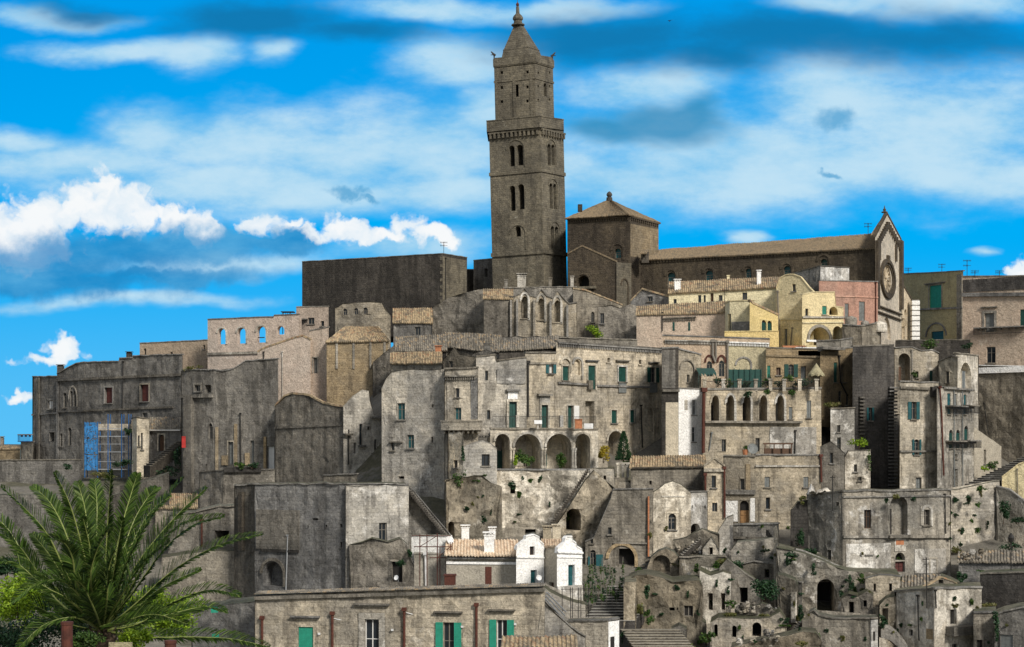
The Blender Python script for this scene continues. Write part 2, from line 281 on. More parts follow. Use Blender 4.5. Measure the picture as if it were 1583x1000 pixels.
class MB:
    """collects world-space geometry for one mesh object"""
    def __init__(s): s.v = []; s.f = []; s.mi = []; s.uv = []
    def face(s, pts, mi=0, uv=None):
        i = len(s.v); s.v += [Vector(p) for p in pts]; s.f.append(list(range(i, i + len(pts)))); s.mi.append(mi)
        if uv is None:
            n = Vector((0, 0, 0)); k = len(pts)
            a, b, c = Vector(pts[0]), Vector(pts[1]), Vector(pts[-1]); n = (b - a).cross(c - a)
            if abs(n.z) > max(abs(n.x), abs(n.y)): uv = [(p[0], p[1]) for p in pts]
            elif abs(n.x) > abs(n.y): uv = [(p[1], p[2]) for p in pts]
            else: uv = [(p[0], p[2]) for p in pts]
        s.uv.append(uv)
    def para(s, o, a, b, c, mi=0):
        """box from corner o and three edge vectors"""
        o, a, b, c = Vector(o), Vector(a), Vector(b), Vector(c)
        if a.cross(b).dot(c) < 0: a, b = b, a
        p = [o, o + a, o + a + b, o + b, o + c, o + a + c, o + a + b + c, o + b + c]
        for q in ((3, 2, 1, 0), (4, 5, 6, 7), (0, 1, 5, 4), (1, 2, 6, 5), (2, 3, 7, 6), (3, 0, 4, 7)): s.face([p[i] for i in q], mi)
    def box(s, x0, y0, z0, x1, y1, z1, mi=0): s.para((x0, y0, z0), (x1 - x0, 0, 0), (0, y1 - y0, 0), (0, 0, z1 - z0), mi)
    def fbox(s, fac, t0, t1, z0, z1, o0, o1, mi=0):
        s.para(fac.P(t0, z0, o0), fac.P(t1, z0, o0) - fac.P(t0, z0, o0), fac.n3 * (o1 - o0), Vector((0, 0, z1 - z0)), mi)
    def tube(s, pts, r, n=6, mi=0, r2=None):
        pts = [Vector(p) for p in pts]; rings = []
        for i, p in enumerate(pts):
            d = (pts[min(i + 1, len(pts) - 1)] - pts[max(i - 1, 0)]).normalized()
            u = d.cross(Vector((0, 0, 1)));  u = u.normalized() if u.length > 1e-3 else Vector((1, 0, 0))
            w = d.cross(u); k = i / max(1, len(pts) - 1); rr = r if r2 is None else r + (r2 - r) * k
            rings.append([p + (u * math.cos(2 * math.pi * j / n) + w * math.sin(2 * math.pi * j / n)) * rr for j in range(n)])
        for a, b in zip(rings, rings[1:]):
            for j in range(n): s.face([a[j], b[j], b[(j + 1) % n], a[(j + 1) % n]], mi)
        s.face(rings[0], mi); s.face(rings[-1][::-1], mi)
    def lathe(s, c, prof, n=12, mi=0, sx=1.0):
        c = Vector(c); rings = [[c + Vector((r * math.cos(2 * math.pi * j / n), r * math.sin(2 * math.pi * j / n), z)) for j in range(n)] for r, z in prof]
        for a, b in zip(rings, rings[1:]):
            for j in range(n): s.face([a[j], a[(j + 1) % n], b[(j + 1) % n], b[j]], mi)
    def build(s, name, mats, parent=None, smooth=False, merge=False):
        me = bpy.data.meshes.new(name)
        base = BASE.get(parent.as_pointer(), Vector((0, 0, 0))) if parent else Vector((0, 0, 0))
        o = bpy.data.objects.new(name, me)
        if parent is None and s.v:
            mnz = min(v.z for v in s.v); base = Vector((sum(v.x for v in s.v) / len(s.v), sum(v.y for v in s.v) / len(s.v), mnz)); o.location = base
        me.from_pydata([v - base for v in s.v], [], s.f)
        if isinstance(mats, str): mats = [mats]
        for m in mats: me.materials.append(MATS[m])
        me.polygons.foreach_set('material_index', s.mi)
        if s.uv:
            l = me.uv_layers.new(name='UVMap'); flat = [c for f in s.uv for q in f for c in (q[0], q[1])]
            l.data.foreach_set('uv', flat)
        if merge:
            b = bmesh.new(); b.from_mesh(me); bmesh.ops.remove_doubles(b, verts=b.verts, dist=1e-4); b.to_mesh(me); b.free()
        if smooth: me.polygons.foreach_set('use_smooth', [True] * len(me.polygons))
        me.update()
        COL.objects.link(o); BASE[o.as_pointer()] = base
        if parent: o.parent = parent
        return o
def tag(o, label, cat, group=None):
    o['label'] = label; o['category'] = cat
    if group: o['group'] = group
    return o
def struct(o): o['kind'] = 'structure'; return o
def empty(name, loc):
    o = bpy.data.objects.new(name, None); COL.objects.link(o); o.location = loc; o.empty_display_size = 0.5
    BASE[o.as_pointer()] = Vector(loc); return o

class Fac:
    """a vertical wall plane between two plan points given as (photo column, distance)"""
    def __init__(s, A, B):
        s.a = plan(*A); s.b = plan(*B); s.L = (s.b - s.a).length; s.d = (s.b - s.a) / s.L
        s.n = Vector((s.d.y, -s.d.x)); s.n3 = Vector((s.n.x, s.n.y, 0)); s.d3 = Vector((s.d.x, s.d.y, 0))
    def tz(s, px, py):
        r = (px - CX) / F
        t = (r * s.a.y - s.a.x) / (s.d.x - r * s.d.y); Y = s.a.y + t * s.d.y
        return t, (HY - py) / F * Y
    def P(s, t, z, o=0.0):
        q = s.a + s.d * t + s.n * o
        return Vector((q.x, q.y, z))
    def rect(s, x0, y0, x1, y1):
        ym = (y0 + y1) / 2; xm = (x0 + x1) / 2
        t0 = s.tz(x0, ym)[0]; t1 = s.tz(x1, ym)[0]
        z1 = s.tz(xm, y0)[1]; z0 = s.tz(xm, y1)[1]
        return t0, t1, z0, z1

def inpoly(p, poly):
    x, y = p; c = False; j = len(poly) - 1
    for i in range(len(poly)):
        xi, yi = poly[i]; xj, yj = poly[j]
        if (yi > y) != (yj > y) and x < (xj - xi) * (y - yi) / (yj - yi) + xi: c = not c
        j = i
    return c
def shape(kind, t0, t1, z0, z1):
    """opening outline, counter-clockwise: rectangular, round-headed (a) or pointed (p)"""
    w = t1 - t0; m = (t0 + t1) / 2
    if kind == 'a':
        r = w / 2; zc = max(z0 + 0.05, z1 - r); ry = z1 - zc
        return [(t0, z0), (t1, z0)] + [(m + r * math.cos(a), zc + ry * math.sin(a)) for a in [math.pi * i / 10 for i in range(11)]]
    if kind == 'p':
        zc = max(z0 + 0.05, z1 - w * 0.95); h = z1 - zc
        return [(t0, z0), (t1, z0)] + [(t1 - w / 2 * (1 - math.cos(i / 5 * math.pi / 2)), zc + h * math.sin(i / 5 * math.pi / 2)) for i in range(5)] + [(m, z1)] + \
               [(t0 + w / 2 * (1 - math.cos(i / 5 * math.pi / 2)), zc + h * math.sin(i / 5 * math.pi / 2)) for i in range(4, -1, -1)]
    return [(t0, z0), (t1, z0), (t1, z1), (t0, z1)]

def wall_sheet(mb, fac, outline, holes, off=0.0, rough=0.0, flip=False, grid=0.6, ero=False):
    pts = [Vector(p) for p in outline]; edges = [(i, (i + 1) % len(outline)) for i in range(len(outline))]
    nfix = len(pts)
    for h in holes:
        k = len(pts); pts += [Vector(p) for p in h]; edges += [(k + i, k + (i + 1) % len(h)) for i in range(len(h))]
    nb = len(pts)
    if rough:
        t0 = min(p[0] for p in outline); t1 = max(p[0] for p in outline); z0 = min(p[1] for p in outline); z1 = max(p[1] for p in outline)
        a = t0 + grid / 2
        while a < t1:
            b = z0 + grid / 2
            while b < z1:
                q = (a + random.uniform(-.15, .15) * grid, b + random.uniform(-.15, .15) * grid)
                if inpoly(q, outline) and not any(inpoly(q, h) for h in holes): pts.append(Vector(q))
                b += grid
            a += grid
    V, E, FC, *_ = delaunay_2d_cdt(pts, edges, [], 0, 1e-5)
    def P(v):
        o = off
        if rough:
            w = fac.P(v[0], v[1], off)
            inside = inpoly((v[0], v[1]), outline)
            o += rough * mn.fractal(w * 0.35, 0.8, 2.0, 4) if not ero else -rough * abs(mn.fractal(w * 0.55, 0.8, 2.0, 4)) * 1.6
            for h in holes:
                if any((Vector(v) - Vector(q)).length < 1e-3 for q in h): o = off; break
        return fac.P(v[0], v[1], o)
    W = [P(v) for v in V]
    for f in FC:
        c = (sum(V[i][0] for i in f) / len(f), sum(V[i][1] for i in f) / len(f))
        if inpoly(c, outline) and not any(inpoly(c, h) for h in holes):
            a = (V[f[1]] - V[f[0]]).cross(V[f[2]] - V[f[0]])
            g = f if a > 0 else f[::-1]
            if flip: g = g[::-1]
            mb.face([W[i] for i in g], 0, [(V[i][0] + fac.a.x, V[i][1]) for i in g])

def tile_roof(root, eL, eR, rR, rL, mat, name='roof', pitch=0.26, amp=0.06, thick=0.14):
    eL, eR, rR, rL = map(Vector, (eL, eR, rR, rL))
    mb = MB(); L = max((eR - eL).length, (rR - rL).length); S = max((rL - eL).length, (rR - eR).length)
    nc = max(4, min(700, int(L / pitch * 4))); nr = max(2, min(24, int(S / 0.42)))
    nor = (eR - eL).cross(rL - eL).normalized()
    if nor.z < 0: nor = -nor
    W = []
    for j in range(nr + 1):
        row = []
        for i in range(nc + 1):
            a = i / nc; b = j / nr
            p = (eL.lerp(eR, a)).lerp(rL.lerp(rR, a), b)
            ph = a * L / pitch * 2 * math.pi
            ci = int(a * L / pitch); ri = j // 2
            h = amp * math.sin(ph) + 0.05 * mn.noise(p * 0.9) + 0.09 * mn.noise(p * 0.25) + 0.05 * mn.noise(Vector((ci * 1.7, ri * 2.3, 5.5)))
            row.append((p + nor * (h + (0.03 if j % 2 else 0.0)), (a * L, b * S)))
        W.append(row)
    for j in range(nr):
        for i in range(nc):
            q = [W[j][i], W[j][i + 1], W[j + 1][i + 1], W[j + 1][i]]
            mb.face([x[0] for x in q], 0, [x[1] for x in q])
    dn = -nor * thick
    for row in (W[0], W[-1]):
        for i in range(nc): mb.face([row[i][0], row[i][0] + dn, row[i + 1][0] + dn, row[i + 1][0]], 0, [(row[i][1][0], 0.05)] * 4)
    for c in (0, nc):
        for j in range(nr): mb.face([W[j][c][0], W[j + 1][c][0], W[j + 1][c][0] + dn, W[j][c][0] + dn], 0, [(0.1, W[j][c][1][1])] * 4)
    mb.face([W[0][0][0] + dn, W[-1][0][0] + dn, W[-1][-1][0] + dn, W[0][-1][0] + dn])
    return mb.build(name, mat, root)

def shutter_slab(mb, fac, t0, t1, z0, z1, o):
    mb.fbox(fac, t0, t1, z0, z1, o, o + 0.035)
    e = min(0.07, (t1 - t0) * 0.15)
    for a, b, c, d in ((t0, t0 + e, z0, z1), (t1 - e, t1, z0, z1), (t0 + e, t1 - e, z0, z0 + e), (t0 + e, t1 - e, z1 - e, z1), (t0 + e, t1 - e, (z0 + z1) / 2 - e / 2, (z0 + z1) / 2 + e / 2)):
        mb.fbox(fac, a, b, c, d, o + 0.036, o + 0.055)
    n = int((z1 - z0) / 0.11)
    for i in range(n):
        z = z0 + e + (z1 - z0 - 2 * e) * (i + 0.3) / n
        mb.fbox(fac, t0 + e, t1 - e, z, z + 0.045, o + 0.036, o + 0.048)

def window(root, fac, kind, x0, y0, x1, y1, op, wall):
    """cuts one opening (returned as a hole outline) and fills it with window, door or shutters"""
    k = kind[0]; sh = kind[1] if len(kind) > 1 else 'r'
    t0, t1, z0, z1 = fac.rect(x0, y0, x1, y1)
    poly = shape(sh, t0, t1, z0, z1)
    r = op.get('r', {'w': 0.26, 'd': 0.32, 'g': 0.2, 'o': 0.28, 'h': 1.8, 'n': 0.4, 't': 0.6}[k])
    mi = 0
    for i in range(len(poly)):
        a, b = poly[i], poly[(i + 1) % len(poly)]
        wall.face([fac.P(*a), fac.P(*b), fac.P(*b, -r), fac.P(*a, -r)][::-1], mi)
    w = t1 - t0; h = z1 - z0
    if k == 't': return poly
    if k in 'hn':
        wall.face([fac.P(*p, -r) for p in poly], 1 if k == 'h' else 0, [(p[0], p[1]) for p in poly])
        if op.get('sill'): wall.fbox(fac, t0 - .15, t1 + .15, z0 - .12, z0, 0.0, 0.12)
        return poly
    mb = MB()
    mb.face([fac.P(*p, -r + 0.004) for p in poly])
    pm = op.get('m', {'w': 'glass', 'o': 'glass', 'd': 'brown_wood', 'g': 'green'}[k])
    if k == 'd':
        mb = MB(); mb.face([fac.P(*p, -r + 0.004) for p in poly]); e = w * 0.08
        zt = z1 - (w / 2 if sh != 'r' else 0.0)
        for a, b in ((t0 + e, t0 + w / 2 - e / 2), (t0 + w / 2 + e / 2, t1 - e)):
            mb.fbox(fac, a, b, z0 + .1, z0 + (zt - z0) * .45, -r + .005, -r + .05); mb.fbox(fac, a, b, z0 + (zt - z0) * .5, zt - .05, -r + .005, -r + .05)
    o = mb.build('door' if k == 'd' else 'window', pm if k != 'g' else 'glass', root)
    if k in 'wo':
        f = MB(); e = min(0.06, w * 0.08); zt = z1 if sh == 'r' else z1 - w / 2
        f.fbox(fac, t0, t0 + e, z0, zt, -r + .005, -r + .06); f.fbox(fac, t1 - e, t1, z0, zt, -r + .005, -r + .06)
        f.fbox(fac, t0 + e, t1 - e, z0, z0 + e, -r + .005, -r + .06); f.fbox(fac, t0 + e, t1 - e, zt - e, zt, -r + .005, -r + .06)
        if w > 0.45: f.fbox(fac, (t0 + t1) / 2 - e / 2, (t0 + t1) / 2 + e / 2, z0 + e, zt - e, -r + .005, -r + .055)
        if h > 1.2: f.fbox(fac, t0 + e, t1 - e, z0 + (zt - z0) * .62, z0 + (zt - z0) * .62 + e * .7, -r + .006, -r + .05)
        f.build('frame', op.get('fm', 'frame'), o)
    if k == 'g':
        sm = op.get('m', 'green'); zt = z1 if sh == 'r' else z1 - w * .35
        for a, b in ((t0 + .01, (t0 + t1) / 2 - .01), ((t0 + t1) / 2 + .01, t1 - .01)):
            q = MB(); shutter_slab(q, fac, a, b, z0 + .02, zt, -r + 0.05); q.build('shutter', sm, o)
    if k == 'o':
        ws = op.get('sw', w / 2)
        for a, b in ((t0 - ws, t0 - .01), (t1 + .01, t1 + ws)):
            q = MB(); shutter_slab(q, fac, a, b, z0, z1, 0.02); q.build('shutter', op.get('sm', 'green'), o)
    if op.get('sill', k in 'wog' and h < 2.2):
        q = MB(); q.fbox(fac, t0 - .12, t1 + .12, z0 - .11, z0 - .005, 0.003, .14); q.build('sill', op.get('sim', 'slab'), o)
    if op.get('sur'):
        q = MB(); e = op['sur']; sm = op.get('surm', 'pale')
        q.fbox(fac, t0 - e, t0, z0, z1, 0.003, .06); q.fbox(fac, t1, t1 + e, z0, z1, 0.003, .06); q.fbox(fac, t0 - e, t1 + e, z1 + (0.01 if sh == 'r' else .03), z1 + e + .01, 0.003, .065)
        q.build('surround', sm, o)
    if op.get('hood'):
        q = MB(); yh = op['hood']; zz = fac.tz((x0 + x1) / 2, yh)[1]; e = op.get('hw', w * .35)
        q.fbox(fac, t0 - e, t1 + e, zz, zz + .1, .003, .28); q.fbox(fac, t0 - e + .08, t1 + e - .08, zz - .1, zz - .002, .003, .17); q.build('hood', op.get('hm', 'slab'), o)
    return poly

HOUSES = {}
def H(name, label, cat, pts, top, bot, D=8.0, m='grey', w=(), roof=None, rough=0.0, jit=0.05, cop=0.12, root=None, part='wall', group=None, e=(), V=None, grid=0.6, roofm='moss', copm=None):
    """a building volume: visible wall faces along pts (photo column, distance), tops and feet in photo rows"""
    facs = [Fac(pts[i], pts[i + 1]) for i in range(len(pts) - 1)]
    if root is None:
        pm = plan(sum(p[0] for p in pts) / len(pts), sum(p[1] for p in pts) / len(pts))
        zb = zof(bot if not isinstance(bot, (list, tuple)) else max(bot), pts[0][1])
        root = empty(name, (pm.x, pm.y, zb)); tag(root, label, cat, group)
    if V is None:
        if True:                            # walls run straight back, away from the street
            c = plan(sum(p[0] for p in pts) / len(pts), 1.0 * sum(p[1] for p in pts) / len(pts)); V = c.normalized() * D
    V3 = Vector((V[0], V[1], 0))
    worn = m in ('grey', 'dark', 'warm', 'pale', 'chalk', 'rock', 'rubble') and not any(q[1][0] == 't' for q in w)
    bots = bot if isinstance(bot, (list, tuple)) else [bot] * len(pts)
    wall = MB(); rf = MB(); cp = MB(); firstlast = []
    thru = any(q[1][0] == 't' for q in w)
    for i, fc in enumerate(facs):
        if isinstance(top[0], (int, float)): pl = [(pts[i][0], top[i]), (pts[i + 1][0], top[i + 1])]
        else: pl = top[i]
        tops = [fc.tz(*p) for p in pl]
        tops[0] = (0.0, tops[0][1]) if abs(tops[0][0]) < 0.4 else tops[0]
        if jit and roof is None:
            q = []
            for a, b in zip(tops, tops[1:]):
                n = max(1, int(abs(b[0] - a[0]) / 0.7)); q.append(a)
                for k in range(1, n):
                    u = k / n; tt = a[0] + (b[0] - a[0]) * u
                    q.append((tt, a[1] + (b[1] - a[1]) * u + jit * 1.6 * mn.noise(Vector((tt * 0.9 + fc.a.x, fc.a.y, i * 3.1)))+ random.uniform(-.3, .3) * jit))
            q.append(tops[-1]); tops = q
        bl = (0.0, fc.tz(pts[i][0], bots[i])[1]); br_ = (fc.L, fc.tz(pts[i + 1][0], bots[i + 1])[1])
        outline = [bl, br_] + tops[::-1]
        holes = []
        for q in w:
            if q[0] == i:
                op = dict(q[6]) if len(q) > 6 else {}
                if q[1][0] == 't': op['r'] = D
                holes.append(window(root, fc, q[1], q[2], q[3], q[4], q[5], op, wall))
        wall_sheet(wall, fc, outline, holes, rough=rough or (.13 if worn else 0), grid=grid, ero=not rough)
        if thru: wall_sheet(wall, fc, outline, holes, off=-D, flip=True)
        for a, b in zip(tops, tops[1:]):
            A, B = fc.P(*a), fc.P(*b)
            if roof is None: rf.face([A, B, B + V3, A + V3])
            if cop and roof is None and (B - A).length > 0.02:
                up = Vector((0, 0, cop)); pr = fc.n3 * 0.07; bk = -fc.n3 * 0.32; s_ = Vector((0, 0, 0.004))
                A, B = A + s_, B + s_
                cp.face([A + pr, B + pr, B + pr + up, A + pr + up]); cp.face([A + pr + up, B + pr + up, B + bk + up, A + bk + up]); cp.face([B + pr, A + pr, A + bk, B + bk]); cp.face([B + bk, A + bk, A + bk + up, B + bk + up])
                if a is tops[0]: cp.face([A + pr, A + pr + up, A + bk + up, A + bk])
                if b is tops[-1]: cp.face([B + bk, B + bk + up, B + pr + up, B + pr])
        firstlast.append((fc, bl, br_, tops))
        if cp.f: cp.build('coping', copm or ('slab' if m not in ('white', 'cream', 'buff', 'yellow') else m), root); cp = MB()
    if not thru:
        fc, bl, _, tops = firstlast[0]; A, B = fc.P(*bl), fc.P(*tops[0])
        wall.face([A + V3, A, B, B + V3], 0, [(0, A.z), (V3.length, A.z), (V3.length, B.z), (0, B.z)])
        fc2, _, br_, tops2 = firstlast[-1]; A2, B2 = fc2.P(*br_), fc2.P(*tops2[-1])
        wall.face([A2, A2 + V3, B2 + V3, B2], 0, [(0, A2.z), (V3.length, A2.z), (V3.length, B2.z), (0, B2.z)])
        wall.face([A2 + V3, A + V3, B + V3, B2 + V3])
    else:
        fc, bl, br_, tops = firstlast[0]
        for a, b in ((bl, tops[0]), (tops[-1], br_)):
            A, B = fc.P(*a), fc.P(*b); wall.face([A + V3, A, B, B + V3])
    wo = wall.build(part, [m, 'interior_shade'], root)
    if rf.f: rf.build('roof', roofm, root)
    h = dict(root=root, facs=facs, wall=wo)
    if roof:
        rm, rpy, dY = roof[0], roof[1], roof[2]; oh = roof[3] if len(roof) > 3 else 0.3
        fc, bl, br_, tops = firstlast[0]
        zl, zr = tops[0][1], tops[-1][1]
        pr = rpy if isinstance(rpy, (list, tuple)) else (rpy, rpy)
        n2 = -V.normalized(); qa = fc.a - n2 * dY; qb = fc.b - n2 * dY
        RL = Vector((qa.x, qa.y, zof(pr[0], qa.y))); RR = Vector((qb.x, qb.y, zof(pr[1], qb.y)))
        EL, ER = fc.P(0, zl), fc.P(fc.L, zr)
        oL = (EL - RL).normalized() * oh; sd = fc.d3 * 0.15
        tile_roof(root, EL + oL - sd + Vector((0, 0, .08)), ER + oL + sd + Vector((0, 0, .08)), RR + sd + Vector((0, 0, .08)), RL - sd + Vector((0, 0, .08)), rm)
        g = MB(); bkv = V3.normalized() * dY * 2
        g.face([EL + bkv * .5, EL, RL]); g.face([ER, ER + bkv * .5, RR]); g.face([RL, RR, ER + bkv, EL + bkv]); g.face([EL, EL + bkv, RL]); g.face([ER, RR, ER + bkv])
        g.build('gable_wall', m, root)
    for x in e: extra(h, x)
    if name: HOUSES[label] = h
    return h

def extra(h, x):
    k = x[0]; root = h['root']
    if k == 'box':
        _, nm, fi, x0, y0, x1, y1, out, mt = x; fc = h['facs'][fi]; t0, t1, z0, z1 = fc.rect(x0, y0, x1, y1)
        q = MB(); q.fbox(fc, t0, t1, z0, z1, .003, out); return q.build(nm, mt, root)
    if k == 'band':                        # string course along the whole face
        _, fi, x0, y0, x1, y1, th, out, mt = x; fc = h['facs'][fi]; a = fc.tz(x0, y0); b = fc.tz(x1, y1); q = MB()
        o = fc.P(a[0], a[1], .003); q.para(o, fc.P(b[0], b[1], .003) - o, fc.n3 * out, Vector((0, 0, -th))); return q.build('cornice', mt, root)
    if k == 'dent':
        _, fi, x0, y0, x1, y1, n, mt = x; fc = h['facs'][fi]; a = fc.tz(x0, y0); b = fc.tz(x1, y1); q = MB()
        for i in range(n):
            u = (i + .25) / n; t = a[0] + (b[0] - a[0]) * u; z = a[1] + (b[1] - a[1]) * u; wd = (b[0] - a[0]) / n * .5
            q.fbox(fc, t, t + wd, z - .3, z, .003, .16)
        o = fc.P(a[0], a[1] + .004, .003); q.para(o, fc.P(b[0], b[1] + .004, .003) - o, fc.n3 * .25, Vector((0, 0, .14)))
        return q.build('cornice', mt, root)
    if k == 'pipe':
        _, fi, xy, r, mt = x; fc = h['facs'][fi]; q = MB(); q.tube([fc.P(*fc.tz(*p), r + .04) for p in xy], r, 7)
        a = fc.tz(*xy[0]); q.fbox(fc, a[0] - r * 1.6, a[0] + r * 1.6, a[1], a[1] + r * 2.5, .003, r * 2.6 + .04); return q.build('drainpipe', mt, root)
    if k == 'balc':                        # slab on brackets with an iron railing
        _, fi, x0, y0, x1, y1, out, mt, rm = x; fc = h['facs'][fi]; t0, t1, z0, z1 = fc.rect(x0, y0, x1, y1); q = MB()
        q.fbox(fc, t0, t1, z0 - .14, z0, .003, out); n = max(2, int((t1 - t0) / .9))
        for i in range(n):
            t = t0 + (t1 - t0) * (i + .5) / n; q.fbox(fc, t - .07, t + .07, z0 - .38, z0 - .143, .003, out * .6)
        o = q.build('balcony', mt, root); g = MB(); n = max(3, int((t1 - t0) / .14)); oo = out - .05
        for i in range(n + 1):
            t = t0 + (t1 - t0) * i / n; g.fbox(fc, t - .012, t + .012, z0 + .002, z1, oo - .012, oo + .012)
        g.fbox(fc, t0 - .02, t1 + .02, z1 + .002, z1 + .05, oo - .03, oo + .03)
        for tt in (t0, t1):
            g.fbox(fc, tt - .02, tt + .02, z1 + .052, z1 + .08, .01, oo)
            for j in range(1, int(out / .16)): g.fbox(fc, tt - .012, tt + .012, z0 + .002, z1 + .05, j * .16 - .012, j * .16 + .012)
        g.build('railing', rm, o); return o
    if k == 'para':                        # solid parapet balcony on corbels
        _, fi, x0, y0, x1, y1, out, mt = x; fc = h['facs'][fi]; t0, t1, z0, z1 = fc.rect(x0, y0, x1, y1); q = MB()
        q.fbox(fc, t0, t1, z0, z1 - .12, .003, out); q.fbox(fc, t0 - .08, t1 + .08, z1 - .118, z1, .003, out + .08)
        n = int((t1 - t0) / .45)
        for i in range(n):
            t = t0 + (t1 - t0) * (i + .3) / n; q.fbox(fc, t, t + .18, z0 - .3, z0 - .003, .003, out * .75)
        return q.build('balcony', mt, root)
    if k == 'chim':
        _, x0, y0, x1, y1, Y, mt = x; a = P3(x0, y1, Y); b = P3(x1, y0, Y); q = MB(); wd = b.x - a.x; hh = b.z - a.z
        q.box(a.x, a.y, a.z - .4, b.x, a.y + wd, b.z - .12 * hh); c = wd * .16
        q.box(a.x - c * .4, a.y - c * .4, b.z - .12 * hh + .003, b.x + c * .4, a.y + wd + c * .4, b.z - .06 * hh)
        for i in range(3): q.box(a.x + wd * (i / 3 + .05), a.y + .05, b.z - .06 * hh + .003, a.x + wd * (i / 3 + .22), a.y + wd - .05, b.z + .06)
        q.box(a.x - c, a.y - c, b.z + .063, b.x + c, a.y + wd + c, b.z + .15)
        return q.build('chimney', mt, root)
    if k == 'hoodarch':                    # pointed or round hood mould over a window
        _, fi, sh, x0, y0, x1, y1, th, mt = x; fc = h['facs'][fi]; t0, t1, z0, z1 = fc.rect(x0, y0, x1, y1)
        o = shape(sh, t0, t1, z0, z1)[1:]; i_ = shape(sh, t0 + th, t1 - th, z0, z1 - th)[1:]; q = MB()
        for j in range(len(o) - 1):
            A, B, C_, D_ = o[j], o[j + 1], i_[j + 1], i_[j]
            q.face([fc.P(*A, .12), fc.P(*B, .12), fc.P(*C_, .12), fc.P(*D_, .12)]); q.face([fc.P(*A, .0), fc.P(*B, .0), fc.P(*B, .12), fc.P(*A, .12)]); q.face([fc.P(*D_, .12), fc.P(*C_, .12), fc.P(*C_, .0), fc.P(*D_, .0)])
        return q.build('hood', mt, root)

# ---------------------------------------------------------------- plants and small things
def leaf_cloud(mb, c, rad, n, size, clumps=6, flat=0.5):
    c = Vector(c); cl = []
    for i in range(clumps):
        d = Vector((random.gauss(0, .5), random.gauss(0, .5), random.gauss(0, .5)))
        if d.length > 1: d.normalize()
        cl.append((Vector((d.x * rad[0], d.y * rad[1], d.z * rad[2])) * .75, random.uniform(.35, .6)))
    for i in range(n):
        o, s = random.choice(cl); d = Vector((random.gauss(0, 1), random.gauss(0, 1), random.gauss(0, 1))).normalized() * (random.random() ** .45) * s
        p = c + o + Vector((d.x * rad[0], d.y * rad[1], d.z * rad[2]))
        u = Vector((random.gauss(0, 1), random.gauss(0, 1), random.gauss(0, .8))).normalized(); v = u.orthogonal().normalized()
        v = (v * math.cos(i) + u.cross(v) * math.sin(i)); L = size * random.uniform(.6, 1.4)
        mb.face([p - u * L, p + v * L * .45, p + u * L, p - v * L * .45])
def bush(px, py, Y, rpx, rpy, n, size, mat, label, cat='bush', name='bush', group=None, clumps=7, depth=1.0, stem=True):
    """a leafy plant whose crown is centred on the pixel; a few woody stems carry it"""
    c = P3(px, py, Y); s = Y / F; rad = (rpx * s, max(rpx, rpy) * s * .7 * depth, rpy * s)
    root = empty(name, (c.x, c.y, c.z - rad[2])); tag(root, label, cat, group)
    mb = MB(); leaf_cloud(mb, c, rad, n, size, clumps); mb.build('leaves', mat, root)
    if stem:
        st = MB()
        for i in range(4):
            e = c + Vector((random.uniform(-.6, .6) * rad[0], random.uniform(-.5, .5) * rad[1], random.uniform(0, .5) * rad[2]))
            b = c + Vector((random.uniform(-.15, .15) * rad[0], rad[1] * .3, -rad[2])); st.tube([b, b.lerp(e, .5) + Vector((0, 0, .1 * rad[2])), e], max(.012, rad[0] * .035), 5, r2=max(.006, rad[0] * .012))
        st.build('stem', 'trunk', root)
    return root
def antenna(px, y0, y1, Y, label):
    a = P3(px, y1, Y); b = P3(px, y0, Y); root = empty('antenna', a); tag(root, label, 'antenna', 'television antennas on the roofs')
    m = MB(); m.tube([a, b], .035, 5); m.build('mast', 'iron', root)
    h = b.z - a.z; q = MB()
    for k, z in enumerate((b.z - .06, b.z - .3 * h)):
        q.tube([(a.x - .5, a.y - .1, z), (a.x + .5, a.y + .1, z)], .022, 4)
        for i in range(6 - 2 * k):
            xx = a.x - .45 + i * .9 / 5; q.tube([(xx, a.y - .25, z), (xx, a.y + .25, z)], .014, 4); q.tube([(xx, a.y, z - .14), (xx, a.y, z + .14)], .014, 4)
    q.build('aerial_rods', 'iron', root)
def dish(px, py, Y, rpx, label, mat='metal', az=.3):
    c = P3(px, py, Y); r = rpx * Y / F; root = empty('satellite_dish', c - Vector((0, 0, r * 1.3))); tag(root, label, 'satellite dish')
    ax = Vector((math.sin(az), -math.cos(az), .35)).normalized(); u = ax.orthogonal().normalized(); v = ax.cross(u); m = MB(); n = 18
    rg = [[c + (u * math.cos(2 * math.pi * j / n) + v * math.sin(2 * math.pi * j / n)) * r * k + ax * (.25 * r * k * k) for j in range(n)] for k in (0.02, .4, .75, 1.0)]
    for a, b in zip(rg, rg[1:]):
        for j in range(n): m.face([a[j], a[(j + 1) % n], b[(j + 1) % n], b[j]])
    m.face(rg[0][::-1]); m.build('reflector', mat, root, smooth=True)
    q = MB(); q.tube([c - ax * .02, c - ax * .25 - Vector((0, 0, r * .4)), c - Vector((0, 0, r * 1.3)) - ax * .25], r * .07, 6); q.tube([c - v * r + ax * .2, c + ax * r * .9], r * .04, 5); q.build('bracket', 'metal', root)
